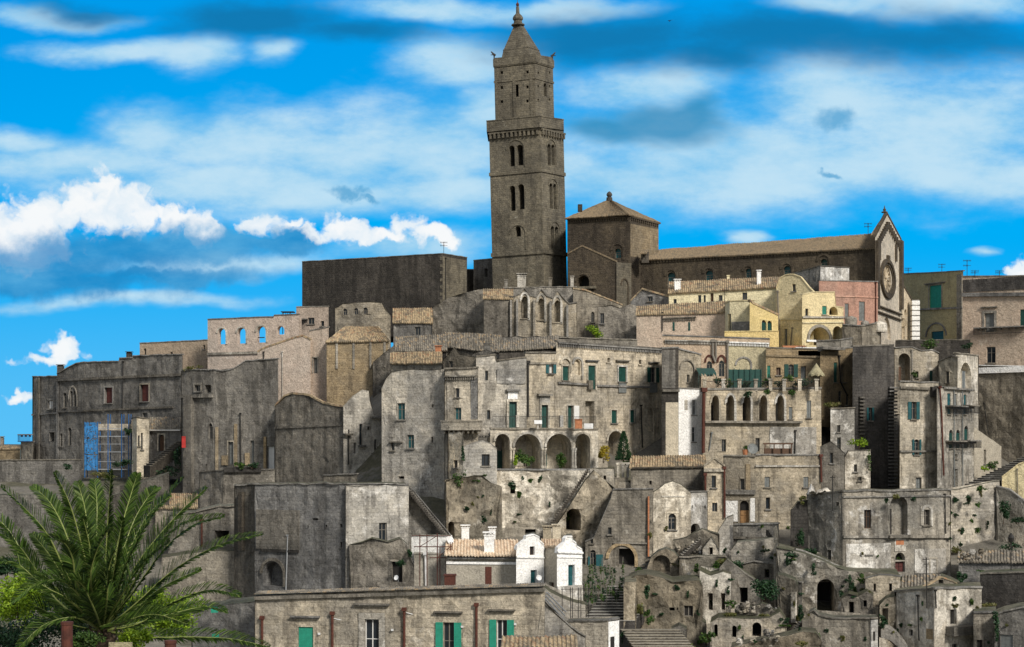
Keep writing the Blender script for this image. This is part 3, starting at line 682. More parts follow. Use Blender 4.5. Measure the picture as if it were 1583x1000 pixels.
def stairs(name, label, A, B, wid, n, mat='paving', group=None, under=1.2):
    """flight of steps from world point A (bottom) to B (top); wid = horizontal width vector"""
    A, B, wv = Vector(A), Vector(B), Vector(wid); mb = MB(); run = Vector((B.x - A.x, B.y - A.y, 0)) / n; rise = (B.z - A.z) / n
    f = run.normalized() * .07
    for i in range(n):
        o = A + run * i
        mb.para(o + Vector((0, 0, rise * i - under)), wv, run * 1.0, Vector((0, 0, under + rise - .055)), 1)  # dark step body: the shade of the risers is put into the colour
        mb.para(o + Vector((0, 0, rise * (i + 1) - .052)) - f, wv, run * 1.0 + f, Vector((0, 0, .052)), 0)
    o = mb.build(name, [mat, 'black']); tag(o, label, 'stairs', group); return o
def prism(name, label, cat, poly, Y0, Y1, mat, root=None):
    """a solid with the given outline (photo points at distance Y0), thickness Y1-Y0 straight back"""
    mb = MB(); f = [P3(x, y, Y0) for x, y in poly]; dv = Vector((0, Y1 - Y0, 0)); 
    ar = sum(f[i].x * f[(i + 1) % len(f)].z - f[(i + 1) % len(f)].x * f[i].z for i in range(len(f)))
    if ar < 0: f = f[::-1]
    mb.face(f); mb.face([p + dv for p in f[::-1]])
    for i in range(len(f)):
        a, b = f[i], f[(i + 1) % len(f)]; mb.face([b, a, a + dv, b + dv])
    o = mb.build(name, mat, root)
    if root is None: tag(o, label, cat)
    return o
# ---------------------------------------------------------------- ground, hill, far plain
def sm(x, a, b):
    u = max(0.0, min(1.0, (x - a) / (b - a))); return u * u * (3 - 2 * u)
def prof(tab, Y):
    if Y <= tab[0][0]: return tab[0][1]
    for (a, za), (b, zb) in zip(tab, tab[1:]):
        if Y <= b: return za + (zb - za) * (Y - a) / (b - a)
    return tab[-1][1]
MIDP = [(0, -24), (60, -24), (105, -20), (128, -17.5), (140, -14), (150, -10.8), (158, -9), (166, -4.2), (172, -2), (180, 4), (190, 7.5), (202, 11.5), (215, 14), (235, 16.5), (300, 16), (420, -12), (600, -24)]
LEFTP = [(0, -24), (60, -24), (105, -20), (128, -18), (150, -14), (170, -10), (190, -6), (204, -4.4), (212, -3.0), (300, -3), (420, -14), (600, -24)]
RIGHTP = [(0, -24), (60, -24), (105, -20), (128, -17.5), (140, -14.5), (150, -11.5), (160, -8), (170, -5.5), (178, -4.0), (188, -2), (193, 3), (202, 9), (215, 12), (300, 12), (420, -12), (600, -24)]
def hill(x, y):
    px = CX + x / max(y, 1) * F
    k = sm(px, 400, 660); r = sm(px, 1230, 1340)
    z = prof(LEFTP, y) * (1 - k) + (prof(MIDP, y) * (1 - r) + prof(RIGHTP, y) * r) * k
    e = sm(abs(x), 110, 260); z = z * (1 - e) + -24 * e
    return z + 0.4 * mn.fractal(Vector((x * .12, y * .12, 0)), 1, 2, 4)
def build_ground():
    mb = MB(); xs = [-4000, -1200, -500, -260] + [-200 + 4 * i for i in range(101)] + [260, 500, 1200, 4000]
    ys = [-200, 0, 30, 60] + [80 + 3 * i for i in range(90)] + [380, 420, 500, 650, 1000, 2000, 5000, 14000]
    for j in range(len(ys) - 1):
        for i in range(len(xs) - 1):
            q = [(xs[i], ys[j]), (xs[i + 1], ys[j]), (xs[i + 1], ys[j + 1]), (xs[i], ys[j + 1])]
            mb.face([(a, b, hill(a, b) if b < 2000 else -24) for a, b in q], 0, q)
    o = mb.build('ground', 'rock_ground', None, smooth=True, merge=True); struct(o)
    far = MB(); rw = random.Random(3); N = 90
    for k, (Y, h0, am) in enumerate(((5200, 4, 10), (9000, 10, 26))):
        pts = [(-6500 + 13000 * i / N, h0 + am * mn.fractal(Vector((i * .16, k * 9.0, 2)), 1, 2, 5)) for i in range(N + 1)]
        for (a, za), (b, zb) in zip(pts, pts[1:]):
            far.face([(a, Y - 1500, -25), (b, Y - 1500, -25), (b, Y, zb), (a, Y, za)]); far.face([(a, Y, za), (b, Y, zb), (b, Y + 1800, -25), (a, Y + 1800, -25)])
    struct(far.build('hills', 'far_land', None, smooth=True, merge=True))
def ground_mat(name, ca, cb, cg, gamt):
    m, t, b = new_mat(name); pos = t.n('ShaderNodeNewGeometry').outputs['Position']
    n1 = t.noise(pos, .25, 7, .65); n2 = t.noise(pos, 2.0, 6, .7); n3 = t.noise(t.v('ADD', pos, (9, 3, 1)), .12, 6, .7)
    c = t.mix(t.step(n1, .35, .65), ca, cb); c = t.mix(t.m('MULTIPLY', t.step(n3, .62 - .2 * gamt, .7 - .2 * gamt), .85), c, cg)
    k = t.step(n2, .2, .8, .6, 1.4); t.put(b.inputs['Base Color'], t.mix(1, c, t.comb(k, k, k), 'MULTIPLY')); b.inputs['Roughness'].default_value = .95
    bp = t.n('ShaderNodeBump'); bp.inputs['Strength'].default_value = .7; bp.inputs['Distance'].default_value = .3; t.put(bp.inputs['Height'], n2); t.put(b.inputs['Normal'], bp.outputs[0])
ground_mat('rock_ground', (.20, .182, .15), (.13, .12, .10), (.085, .082, .05), .7)
ground_mat('far_land', (.07, .085, .06), (.10, .10, .07), (.04, .06, .04), .6)
build_ground()

# ---------------------------------------------------------------- cathedral
LX = 0.0245                                   # the bell tower leans a little
def T(x, y): return x + (445 - y) * LX
def bell_tower():
    A, B, C = (763, 233.0), (845, 230.0), (879, 234.5)
    h = H('bell_tower', 'tall square stone bell tower with paired arched windows and a pyramid spire', 'tower', [(T(757, 188), 233), (T(836, 188), 230), (T(872, 188), 234.5)], [188, 182, 188], 500, D=6.5, m='belfry', cop=0, jit=0, part='shaft',
      w=[(0, 'ha', T(788, 240), 224, T(797, 240), 256, {'r': 1.6}), (0, 'ha', T(800, 240), 223, T(810, 240), 255, {'r': 1.6}), (1, 'ha', T(848, 240), 223, T(853, 240), 256, {'r': 1.4}), (1, 'ha', T(854, 240), 224, T(859, 240), 256, {'r': 1.4}),
         (0, 'ha', T(789, 305), 286, T(798, 305), 325, {'r': 1.6}), (0, 'ha', T(802, 305), 284, T(812, 305), 323, {'r': 1.6}), (1, 'ha', T(851, 305), 284, T(856, 305), 323, {'r': 1.4}), (1, 'ha', T(857, 305), 285, T(862, 305), 324, {'r': 1.4}),
         (0, 'ha', T(797.5, 357), 349, T(806.5, 357), 365, {'r': 1.6}), (1, 'ha', T(853, 368), 350, T(858.5, 368), 385, {'r': 1.4}), (1, 'ha', T(859.5, 368), 351, T(865, 368), 385, {'r': 1.4})],
      e=[('hoodarch', 0, 'a', T(784, 240), 214, T(814, 240), 258, .18, 'belfry'), ('hoodarch', 1, 'a', T(846, 240), 215, T(861, 240), 257, .15, 'belfry'), ('hoodarch', 1, 'a', T(849, 305), 276, T(864, 305), 325, .15, 'belfry'), ('hoodarch', 1, 'a', T(851, 368), 342, T(867, 368), 387, .15, 'belfry'), ('hoodarch', 0, 'a', T(789, 360), 346, T(815, 360), 385, .14, 'belfry')])
    root = h['root']; f0, f1 = h['facs']
    V = Vector((plan(*B) .normalized().x, 1, 0)); 
    for (yl, yc, yr, th, out, bx) in ((264, 260, 264, .5, .16, 'belfry'), (388, 386, 388, .55, .22, 'belfry')):
        z = zof(yc, 230); q = MB()
        for f in (f0, f1): q.para(f.P(-.1, z - th, .003), f.d3 * (f.L + .2), f.n3 * out, (0, 0, th))
        q.build('string_course', bx, root)
    # corbelled cornice with a parapet, then the set-back belfry stage
    z0, z1 = zof(209, 230), zof(184, 230); q = MB()
    for f in (f0, f1):
        n = int(f.L / .62)
        for i in range(n):
            t = f.L * (i + .5) / n; q.fbox(f, t - .14, t + .14, z0 + .1, z0 + .75, .003, .4)
            q.fbox(f, t - .31, t + .31, z0 + .75, z0 + .98, .003, .41)
    q.build('corbel_table', 'belfry', root)
    H(None, None, None, [(T(753.5, 196), 232.6), (T(835.5, 196), 229.3), (T(873, 196), 234.3)], [186, 180, 187], [202, 196.5, 202], D=7.4, m='belfry', jit=0.02, cop=.14, root=root, part='parapet', V=None, copm='belfry')
    q = MB(); 
    b = H(None, None, None, [(T(766, 140), 233.2), (T(829, 140), 231.0), (T(857, 140), 234.6)], [88, 84, 89], [188, 184, 188], D=5.2, m='belfry', jit=0, cop=0, root=root, part='belfry',
      w=[(0, 'h', T(796, 140), 130, T(803, 140), 149, {'r': 1.2}), (1, 'ha', T(842, 140), 129, T(846.5, 140), 149, {'r': 1.0})] +
        [(0, 'h', T(x, y) - 2, y - 2.2, T(x, y) + 2, y + 2.2, {'r': .5}) for x in (777, 816.5) for y in (111, 134, 156)] + [(1, 'h', T(x, y) - 1.2, y - 2, T(x, y) + 1.2, y + 2, {'r': .5}) for x in (833.5, 851) for y in (113, 134, 155)])
    g0, g1 = b['facs']
    for (yc, th, out) in ((90.5, .95, .2), (120, .3, .1), (96, .25, .12)):
        z = zof(yc, 231); q = MB()
        for f in (g0, g1): q.para(f.P(-.06, z - th * .5, .003), f.d3 * (f.L + .12), f.n3 * out, (0, 0, th))
        q.build('string_course', 'belfry', root)
    for t in (.3, 3.0, 5.55):                 # flat pilaster strips
        q = MB(); q.fbox(g0, t - .22, t + .22, zof(183, 231), zof(121, 231), .003, .09); q.build('pilaster', 'belfry', root)
    # spire: plinth, pyramid, lantern, ball and finial
    zt = zof(85, 231) + .1; vx = V * 5.2
    c4 = [g0.P(0, zt), g0.P(g0.L, zt), g1.P(g1.L, zt), g0.P(0, zt) + vx]; ctr = sum(c4, Vector()) / 4
    def ring(k, z): return [Vector((ctr.x + (p.x - ctr.x) * k, ctr.y + (p.y - ctr.y) * k, z)) for p in c4]
    def loft(name, levels, mat):
        q = MB(); rs = [ring(k, z) for k, z in levels]
        for a, b_ in zip(rs, rs[1:]):
            for j in range(4): q.face([a[j], a[(j + 1) % 4], b_[(j + 1) % 4], b_[j]])
        q.face(rs[0]); q.face(rs[-1]); return q.build(name, mat, root)
    loft('belfry_cap', [(1.025, zt - .2), (1.025, zt + .05), (.2, zt + .06)], 'belfry')
    Z = lambda y: zof(y, 233)
    loft('spire', [(.70, zt + .06), (.61, Z(74.6)), (.63, Z(74.5)), (.59, Z(73)), (.165, Z(36))], 'belfry')
    q = MB(); cc = Vector((ctr.x, ctr.y, 0)); s = 233 / F
    q.lathe(cc, [(9 * s, Z(36.2)), (10.6 * s, Z(35)), (10.2 * s, Z(33.5)), (7 * s, Z(32.5)), (6.2 * s, Z(28)), (8 * s, Z(26)), (8 * s, Z(23)), (6.4 * s, Z(20)), (4.2 * s, Z(18)), (2.8 * s, Z(16)), (2.4 * s, Z(6)), (.3 * s, Z(5))], 12)
    q.build('lantern', 'belfry', root, smooth=False)
    q = MB(); q.lathe(cc, [(.2 * s, Z(8)), (1.8 * s, Z(5)), (2.6 * s, Z(3)), (2.0 * s, Z(.8)), (.4 * s, Z(-1)), (.35 * s, Z(-9)), (.1 * s, Z(-10))], 12); q.build('finial', 'rust', root, smooth=True)
    # stone birds on the corners, rods on the parapet
    for p, sgn in ((g0.P(.05, zt + .1), -1), (g1.P(g1.L - .05, zt + .1), 1)):
        q = MB(); q.tube([p, p + Vector((0, 0, .35))], .09, 6); q.tube([p + Vector((-.15 * sgn, 0, .35)), p + Vector((.1 * sgn, 0, .6)), p + Vector((.42 * sgn, 0, .95))], .22, 7, r2=.07); q.tube([p + Vector((0, 0, .5)), p + Vector((.5 * sgn, -.1, .45))], .1, 6, r2=.03); q.build('corner_statue', 'black', root)
    root.rotation_euler = (0, -math.atan(LX), 0)
    return root
bell_tower()

def cathedral():
    h = H('cathedral', 'long brown stone cathedral with gabled rose window front and square crossing block', 'cathedral', [(974, 226), (1352, 208)], [403, 383], 480, D=14, V=Vector((.40, .917)) * 12, m='church', cop=0, jit=0, part='wall', roof=('tile_brown', (388, 361), 6.5, .35),
        w=[(0, 'wa', 1031, 421, 1044, 450, {'m': 'teal', 'r': .4, 'sill': 0}), (0, 'wa', 1090, 418, 1102, 436, {'m': 'teal', 'r': .4, 'sill': 0}), (0, 'wa', 1152, 415, 1161, 432, {'m': 'teal', 'r': .4, 'sill': 0}), (0, 'wa', 1211, 411, 1222, 428, {'m': 'teal', 'r': .4, 'sill': 0}), (0, 'wa', 1268, 400, 1279, 416, {'m': 'dark_green', 'r': .4, 'sill': 0})],
        e=[('hoodarch', 0, 'a', 1027, 414, 1048, 452, .3, 'church'), ('hoodarch', 0, 'a', 1086, 411, 1106, 440, .3, 'church'), ('hoodarch', 0, 'a', 1147, 408, 1166, 436, .3, 'church'), ('hoodarch', 0, 'a', 1206, 404, 1227, 432, .3, 'church'), ('hoodarch', 0, 'a', 1262, 391, 1285, 420, .3, 'church'), ('dent', 0, 978, 404.5, 1354, 384.5, 75, 'church')])
    root = h['root']
    # crossing block with a pyramid roof
    b = H(None, None, None, [(877, 228), (974, 223), (1018, 229)], [340, 335, 346], 480, D=8, m='church', cop=0, jit=0, root=root, part='crossing_block',
          w=[(0, 'wa', 950, 384, 960, 399, {'m': 'teal', 'r': .4, 'sill': 0}), (1, 'wa', 981, 379, 985.5, 398, {'r': .35, 'sill': 0})],
          e=[('hoodarch', 0, 'a', 944, 374, 966, 402, .3, 'church'), ('dent', 0, 878, 341, 973, 336.5, 26, 'church'), ('dent', 1, 974.5, 336.5, 1017.5, 347, 14, 'church')])
    g0, g1 = b['facs']; q = MB(); q.fbox(g1, .1, g1.L - .1, zof(400, 226), zof(350, 226), .004, .03); q.build('plaster_or_lit_panel', 'ochre', root)
    p = [P3(873, 337.5, 227.6), P3(972, 331.5, 222.4), P3(1022, 344.5, 229.3)]; back = p[0] + (p[2] - p[1]) + Vector((1.5, 6.5, 0)); back.z = p[0].z
    apex = P3(942, 308.5, 229)
    for a, b_ in ((p[0], p[1]), (p[1], p[2]), (p[2], back), (back, p[0])):
        tile_roof(root, a, b_, apex + (b_ - a) * .004, apex - (b_ - a) * .004, 'tile_brown', amp=.04)
    q = MB(); q.lathe(apex, [(.45, -.3), (.4, .3), (.25, .35), (.42, .65), (.3, .95), (.05, 1.15)], 10); q.build('finial', 'black', root)
    q = MB(); q.box(apex.x - 4.6, apex.y - 5.9, apex.z - 2.45, apex.x - 4.0, apex.y - 5.2, apex.z - 1.5); q.build('chimney', 'black', root)
    # transept gable with its deep round-headed niche and bright pilaster
    H(None, None, None, [(878, 222), (953, 219)], [[(878, 393), (900, 381), (953, 405)]], 480, D=7, m='church', cop=.2, jit=0, root=root, part='transept', copm='tile_brown', roofm='tile_brown',
      w=[(0, 'ha', 892, 426, 911, 443, {'r': 1.5})], e=[('hoodarch', 0, 'a', 888, 420, 915, 445, .35, 'church'), ('box', 'ledge', 0, 889, 443, 922, 447, .5, 'belfry')])
    H(None, None, None, [(953, 218.8), (976, 222)], [[(953, 405), (976, 407)]], 490, D=4, m='belfry', cop=0, jit=0, root=root, part='pilaster', e=[('hoodarch', 0, 'a', 959, 430, 971, 500, .2, 'church')])
    q = MB(); q.box(*P3(992, 406, 222), *(P3(1003, 389, 222) + Vector((0, 1.2, 0)))); q.build('dormer', 'black', root)
    e0 = P3(989, 391, 221); tile_roof(root, e0, P3(1000, 391, 221), P3(1003, 385, 223.5), P3(993, 385, 223.5), 'tile_brown', amp=.03)
    # west front: tall gable, rose window, pilasters, portal, side aisle
    FA, FB = (1353, 206.5), (1393, 222)
    fr = H(None, None, None, [FA, FB], [[(1353, 366), (1371, 331), (1393, 372)]], 560, D=1.6, m='facade', cop=.28, jit=0, root=root, part='front_wall', copm='church',
      w=[(0, 'wa', 1364, 408, 1378, 454, {'r': .7, 'sill': 0}), (0, 'da', 1364.5, 490, 1377, 524, {'r': .9})])
    f = fr['facs'][0]; t0, t1, z0, z1 = f.rect(1362, 406, 1380, 456); cx, cz, rr = (t0 + t1) / 2, (z0 + z1) / 2, (z1 - z0) / 2
    q = MB(); n = 28; rx = (t1 - t0) / 2
    for k0, k1, o in ((1.0, 1.22, .3), (.86, .99, .15)):
        for j in range(n):
            a, c_ = 2 * math.pi * j / n, 2 * math.pi * (j + 1) / n
            A, B, C_, D_ = [(cx + rx * k * math.cos(u), cz + rr * k * math.sin(u)) for k, u in ((k0, a), (k1, a), (k1, c_), (k0, c_))]
            q.face([f.P(*A, o), f.P(*B, o), f.P(*C_, o), f.P(*D_, o)]); q.face([f.P(*B, o), f.P(*B, 0), f.P(*C_, 0), f.P(*C_, o)]); q.face([f.P(*A, 0), f.P(*A, o), f.P(*D_, o), f.P(*D_, 0)])
    q.build('rose_ring', 'church', root)
    q = MB()
    for j in range(16):
        a = 2 * math.pi * j / 16; q.tube([f.P(cx + rx * .12 * math.cos(a), cz + rr * .12 * math.sin(a), -.2), f.P(cx + rx * .95 * math.cos(a), cz + rr * .95 * math.sin(a), -.2)], .07, 5)
    q.tube([f.P(cx + rx * .14 * math.cos(u * math.pi / 6), cz + rr * .14 * math.sin(u * math.pi / 6), -.2) for u in range(13)], .09, 5); q.build('rose_tracery', 'facade', root)
    for px in (1354.5, 1391.3):
        q = MB(); a = f.rect(px - 1.4, 372, px + 1.4, 478); q.fbox(f, *a, .003, .4); q.build('pilaster', 'church', root)
    for xa, ya, xb, yb in ((1356, 369, 1371, 340), (1371, 340, 1391, 377)):      # stepped corbels under the gable
        for k in range(8):
            u = (k + .5) / 8; x, y = xa + (xb - xa) * u, ya + (yb - ya) * u; a = f.tz(x, y); q = MB(); q.fbox(f, a[0] - .28, a[0] + .28, a[1] - 1.0, a[1] - .1, .003, .3); q.build('corbel', 'church', root)
    for px, y0, y1 in ((1358.5, 375, 402), (1384, 378, 404)):
        q = MB(); a = f.rect(px - .7, y0, px + .7, y1); q.fbox(f, *a, .003, .25); q.build('colonnette', 'church', root)
    a = f.tz(1371, 331); q = MB(); q.lathe(f.P(a[0], a[1] + .2, -.3), [(.4, 0), (.42, .12), (.16, .2), (.22, .45), (.1, .55), (.05, .8), (.02, .95)], 8); q.build('finial', 'church', root)
    for y in (478, 487): q = MB(); a = f.rect(1354, y, 1392, y + 2); q.fbox(f, *a, .003, .3); q.build('cornice', 'church', root)
    st = f.rect(1370, 395, 1372.5, 407); q = MB(); q.fbox(f, *st, .003, .35); q.build('statue', 'church', root)
    tile_roof(root, P3(1346, 362, 206.8), P3(1354, 366, 206.6), P3(1372, 331.5, 213), P3(1364, 335, 214), 'tile_brown', amp=.03)
    H(None, None, None, [(1393.5, 222), (1410, 227)], [[(1393.5, 438), (1410, 466)]], 560, D=1.4, m='facade', cop=.25, jit=0, root=root, part='aisle_front', copm='church', w=[(0, 'wa', 1398, 478, 1401.5, 505, {'r': .4, 'sill': 0}), (0, 'd', 1394.5, 492, 1399, 524, {'r': .5})])
    return root
cathedral()

# ---------------------------------------------------------------- the palace and neighbours on the ridge
H('palace', 'large plain dark stone palace block on the ridge left of the bell tower', 'building', [(467, 236), (684, 226), (722, 231)], [405, 392.5, 398.5], 520, D=14, m='black', jit=.04, cop=.12,
  e=[('box', 'quoin', 0, 680.5, 397 + 11 * i, 684, 402 + 11 * i, .08, 'belfry') for i in range(9)] + [('box', 'plaster_or_lit_panel', 1, 684.3, 399, 721, 478, .03, 'belfry'), ('pipe', 1, [(688, 400), (688, 470)], .07, 'iron')])  # right-face panel: the sun on that side is put into a lighter colour
H('turret', 'small dark rooftop block with a see-through window beside the bell tower', 'building', [(732, 238), (764, 236)], [403, 400], 520, D=5, m='dark', jit=.03, w=[(0, 't', 749, 415, 753.5, 428)])
H('wall', 'low dark wall in the gap between palace and tower block', 'wall', [(718, 240), (736, 239)], [417, 417], 520, D=2, m='black', jit=.03)
H('ruined_wall', 'dark rubble wall with a broken slope in front of the palace', 'wall', [(655, 214), (790, 209)], [[(655, 492), (668, 476), (700, 458), (722, 452), (742, 447), (762, 448), (775, 460), (790, 462)]], 560, D=3, m='rubble', rough=.35, jit=.3, cop=0)
H('house', 'small house with sloping tan tiles left of the dark rubble wall', 'house', [(608, 212), (668, 210)], [498, 499], 560, D=5, m='dark', roof=('tile_tan', 477, 4, .25), w=[(0, 'w', 671 - 30, 505, 650, 518)])
H('gothic_hall', 'grey hall front with three pointed gables and slit windows below the tower', 'building', [(787, 206), (892, 206)], [[(787, 460), (797, 458), (804, 455), (811, 446), (818, 457), (829, 460), (837, 448), (845, 458), (855, 462), (862, 450), (870, 460), (880, 470), (892, 468)]], 560, D=1.2, m='warm', jit=.0, cop=.14,
  w=[(0, 'np', 806.5, 458, 816, 492, {'r': .8, 'sill': 1}), (0, 'np', 832, 461, 841.5, 494, {'r': .8, 'sill': 1}), (0, 'np', 857, 464, 866.5, 498, {'r': .8, 'sill': 1})],
  e=[('box', 'buttress', 0, x - 1.6, y, x + 1.6, 530, .5, 'grey') for x, y in ((790, 464), (799.5, 463), (826, 464), (851, 466), (877, 472))] + [('hoodarch', 0, 'p', x - 8, y, x + 8, y + 44, .28, 'pale') for x, y in ((811.3, 451), (836.8, 453), (861.8, 456))])
H('hall_building', 'rough stone hall body with little chimneys behind the three gables', 'building', [(778, 212), (892, 212)], [445, 444], 560, D=7, m='grey', jit=.1, e=[('chim', 780, 434, 785, 448, 213, 'pale'), ('chim', 848, 431, 853, 448, 214, 'grey'), ('chim', 882, 428, 887, 450, 213, 'pale'), ('chim', 800, 424, 813, 446, 216, 'pale')])
H('house', 'low tiled lean-to on the ruined wall left of the pointed gables', 'house', [(748, 205), (792, 206)], [461, 462], 560, D=3, m='rubble', roof=('tile_tan', 447, 3.2, .2), jit=0)
H('church_annex', 'plain grey annex with a sloping tiled verge below the transept', 'building', [(886, 208), (962, 211)], [[(886, 447), (904, 449), (962, 472)]], 560, D=7, m='grey', cop=.2, copm='tile_tan', roofm='tile_tan', jit=0, w=[(0, 'wa', 914, 482, 919, 498)])
H('wall', 'ragged rubble wall between the annex and the grey gabled house', 'wall', [(925, 205), (990, 205)], [[(925, 474), (945, 471), (958, 476), (975, 470), (990, 474)]], 545, D=2, m='rubble', rough=.25, jit=.15, cop=0, w=[(0, 'w', 914 + 14, 484, 934, 500)])

# palazzo group behind the loggia
H('loggia', 'pale wall of open arches with sky showing through on the left ridge', 'wall', [(321, 213), (462, 208)], [[(321, 494.5), (396, 491), (423, 490.5), (424, 488), (462, 486.5)]], 600, D=.7, m='rose', jit=.02, cop=.14,
  w=[(0, 'ta', 337, 508, 349, 532), (0, 'ta', 367, 507, 380, 531), (0, 'ta', 397, 504.5, 411, 529.5), (0, 'ta', 428, 504, 439.5, 517)],
  e=[('hoodarch', 0, 'a', 334.5, 505, 351.5, 532, .2, 'pale'), ('hoodarch', 0, 'a', 364.5, 504, 382.5, 531, .2, 'pale'), ('hoodarch', 0, 'a', 394.5, 501.5, 413.5, 529.5, .2, 'pale'), ('band', 0, 321, 545.5, 462, 541, .3, .2, 'grey'), ('box', 'railing', 0, 399, 521, 409, 522.5, .05, 'iron')])
H('house', 'long low brown house with tiny openings along the left skyline', 'house', [(216, 222), (322, 217)], [531, 526], 600, D=8, m='rose', jit=.03, w=[(0, 'w', 222, 539, 226, 548), (0, 'w', 263, 544, 267, 549), (0, 'w', 318 - 4, 533, 317, 540)])
H('house', 'tall pale house with a roof terrace beside the open loggia', 'house', [(458, 216), (508, 215)], [475, 474], 620, D=8, m='rose', jit=.02, w=[(0, 'w', 476, 491, 486, 501), (0, 'w', 496, 496, 501, 504)], e=[('balc', 0, 459, 500, 476, 493, .8, 'slab', 'iron')])
p_ = MB()
for x in (437, 449): p_.box(*P3(x - .5, 516, 209.5), *(P3(x + .5, 482, 209.5) + Vector((0, .1, 0))))
for y in (481, 492): p_.box(*P3(434, y + 1.2, 209.4), *(P3(454, y, 209.4) + Vector((0, 1.6, 0))))
for x in (438, 441, 444, 447): p_.box(*P3(x, 492, 209.5), *(P3(x + .5, 482, 209.5) + Vector((0, .06, 0))))
tag(p_.build('pergola', 'iron'), 'small dark roof pergola standing on the arched loggia wall', 'pergola')
H('house', 'house with small triple arched windows below the palace wall', 'house', [(518, 214), (604, 212)], [[(518, 476), (524, 474), (530, 469), (575, 466), (590, 468), (604, 488)]], 560, D=6, m='warm', jit=.1, cop=0, w=[(0, 'wa', 530, 477, 537, 487, {'sill': 0}), (0, 'wa', 547, 476, 554, 486, {'sill': 0}), (0, 'wa', 561.5, 475, 568.5, 485, {'sill': 0})])
H('house', 'gabled house with a sloping tile verge under the loggia arches', 'house', [(398, 203), (480, 201)], [[(398, 545), (408, 539), (455, 523), (468, 520), (480, 526)]], 660, D=7, m='rose', jit=0, cop=.22, copm='tile_tan', roofm='tile_tan', w=[(0, 'w', 419, 556, 423, 572)], e=[('pipe', 0, [(408, 545), (408, 640)], .06, 'iron'), ('pipe', 0, [(437, 545), (437, 640)], .06, 'pale')])
H('house', 'narrow pale house with one slim window beside the hipped roof', 'house', [(478, 202), (508, 201)], [512, 506], 640, D=6, m='rose', jit=.05, w=[(0, 'd', 484, 553, 491, 577, {'m': 'grey_paint', 'sur': .12})])
h = H('hip_roof_house', 'tan house with pilasters under a broad hipped tile roof on the left', 'house', [(505, 199), (600, 197)], [529, 527], 650, D=8, m='ochre', jit=0, cop=0, e=[('box', 'pilaster', 0, x - 1.5, 529, x + 1.5, 570, .12, 'warm') for x in (521, 547, 573, 595)])
a, b, c, d = P3(503, 528, 198.7), P3(602, 526, 196.7), P3(583, 504.5, 202.5), P3(534, 505, 203)
tile_roof(h['root'], a, b, c, d, 'tile_tan'); bl, br = P3(505, 530, 207), P3(600, 528, 205)
bl.z = a.z; br.z = b.z
tile_roof(h['root'], b, br, c + Vector((.05, 0, 0)), c, 'tile_tan'); tile_roof(h['root'], bl, a, d, d - Vector((.05, 0, 0)), 'tile_tan')
H('house', 'grey roof terrace house between hipped roof and main facade', 'house', [(576, 196), (640, 194)], [[(576, 560), (600, 540), (612, 532), (640, 530)]], 640, D=6, m='rubble', rough=.25, jit=.1, cop=0)

# ---------------------------------------------------------------- left complex
h = H('convent', 'long grey convent with arched slits and red-brown windows at the left edge', 'building', [(50, 226), (88, 221), (130, 217), (282, 205.5)],
  [[(50, 582.5), (88, 582)], [(88, 578), (104, 569), (118, 562), (130, 560)], [(130, 560), (184, 559), (185, 554), (205, 553.5), (206, 550.5), (282, 548)]], [735, 735, 735, 735], D=10, m='dark', jit=.06, cop=.12,
  w=[(0, 'w', 73.5, 619, 81, 632, {'m': 'plastic'}), (0, 'h', 76, 668, 84, 682, {}), (1, 'wa', 97.5, 607, 103, 630, {}), (1, 'wa', 108, 604, 112.3, 628, {'sill': 0}), (1, 'wa', 113.5, 604, 118, 628, {'sill': 0}), (1, 'w', 92.5, 670, 96.5, 690, {}), (1, 'wa', 105, 661, 110.5, 689, {}),
     (2, 'd', 162, 599, 174, 623, {'m': 'red_wood', 'sur': .18, 'surm': 'grey', 'sill': 1}), (2, 'd', 217, 594.5, 230, 620.5, {'m': 'red_wood', 'sur': .18, 'surm': 'grey', 'sill': 1}), (2, 'w', 220, 638, 228, 648, {}), (0, 'h', 86 - 2, 630, 87, 640, {})],
  e=[('band', 1, 88, 586, 130, 584, .3, .22, 'dark'), ('band', 2, 130, 584, 282, 577, .3, .22, 'dark'), ('band', 1, 88, 635, 130, 633.5, .22, .15, 'dark'), ('band', 2, 130, 633.5, 268, 628, .22, .15, 'dark'), ('band', 0, 50, 640, 88, 637, .22, .15, 'dark'), ('pipe', 2, [(191, 560), (190, 640)], .07, 'iron'), ('hoodarch', 1, 'p', 106, 596, 120, 629, .15, 'grey'),
     ('chim', 195, 545, 203, 556, 214, 'black'), ('chim', 88, 565, 97, 576, 223, 'dark'), ('box', 'pilaster', 0, 59, 584, 62, 735, .25, 'dark'), ('box', 'pilaster', 1, 88.5, 586, 91, 735, .2, 'dark')])
H('house', 'small pale grey house with slit windows in front of the convent', 'house', [(203, 201), (212, 199), (231, 200)], [647, 645, 648], 740, D=5, m='pale', jit=.05, w=[(1, 'w', 213, 673, 216, 690, {}), (1, 'w', 218, 669, 221, 695, {})])
H('house', 'small house with brown arched door under a tiled roof by the convent', 'house', [(230, 202), (281, 200)], [664, 664], 740, D=5, m='grey', roof=('tile_grey', 645.5, 3.2, .3), jit=0, w=[(0, 'da', 245, 672, 254, 697, {'m': 'brown_wood', 'sur': .15})], e=[('band', 0, 229, 664, 281, 664, .15, .4, 'white_paint')])
H('wall', 'long low grey retaining wall at the foot of the convent', 'wall', [(-20, 205), (126, 203)], [712, 711], 790, D=2, m='dark', jit=.05)
H('house', 'little reddish tiled house at the far left edge', 'house', [(-6, 232), (31, 230)], [694, 694], 730, D=4, m='ochre', roof=('tile_tan', 689, 2.5, .2), jit=0, e=[('chim', 0, 676, 5, 692, 233, 'grey')])
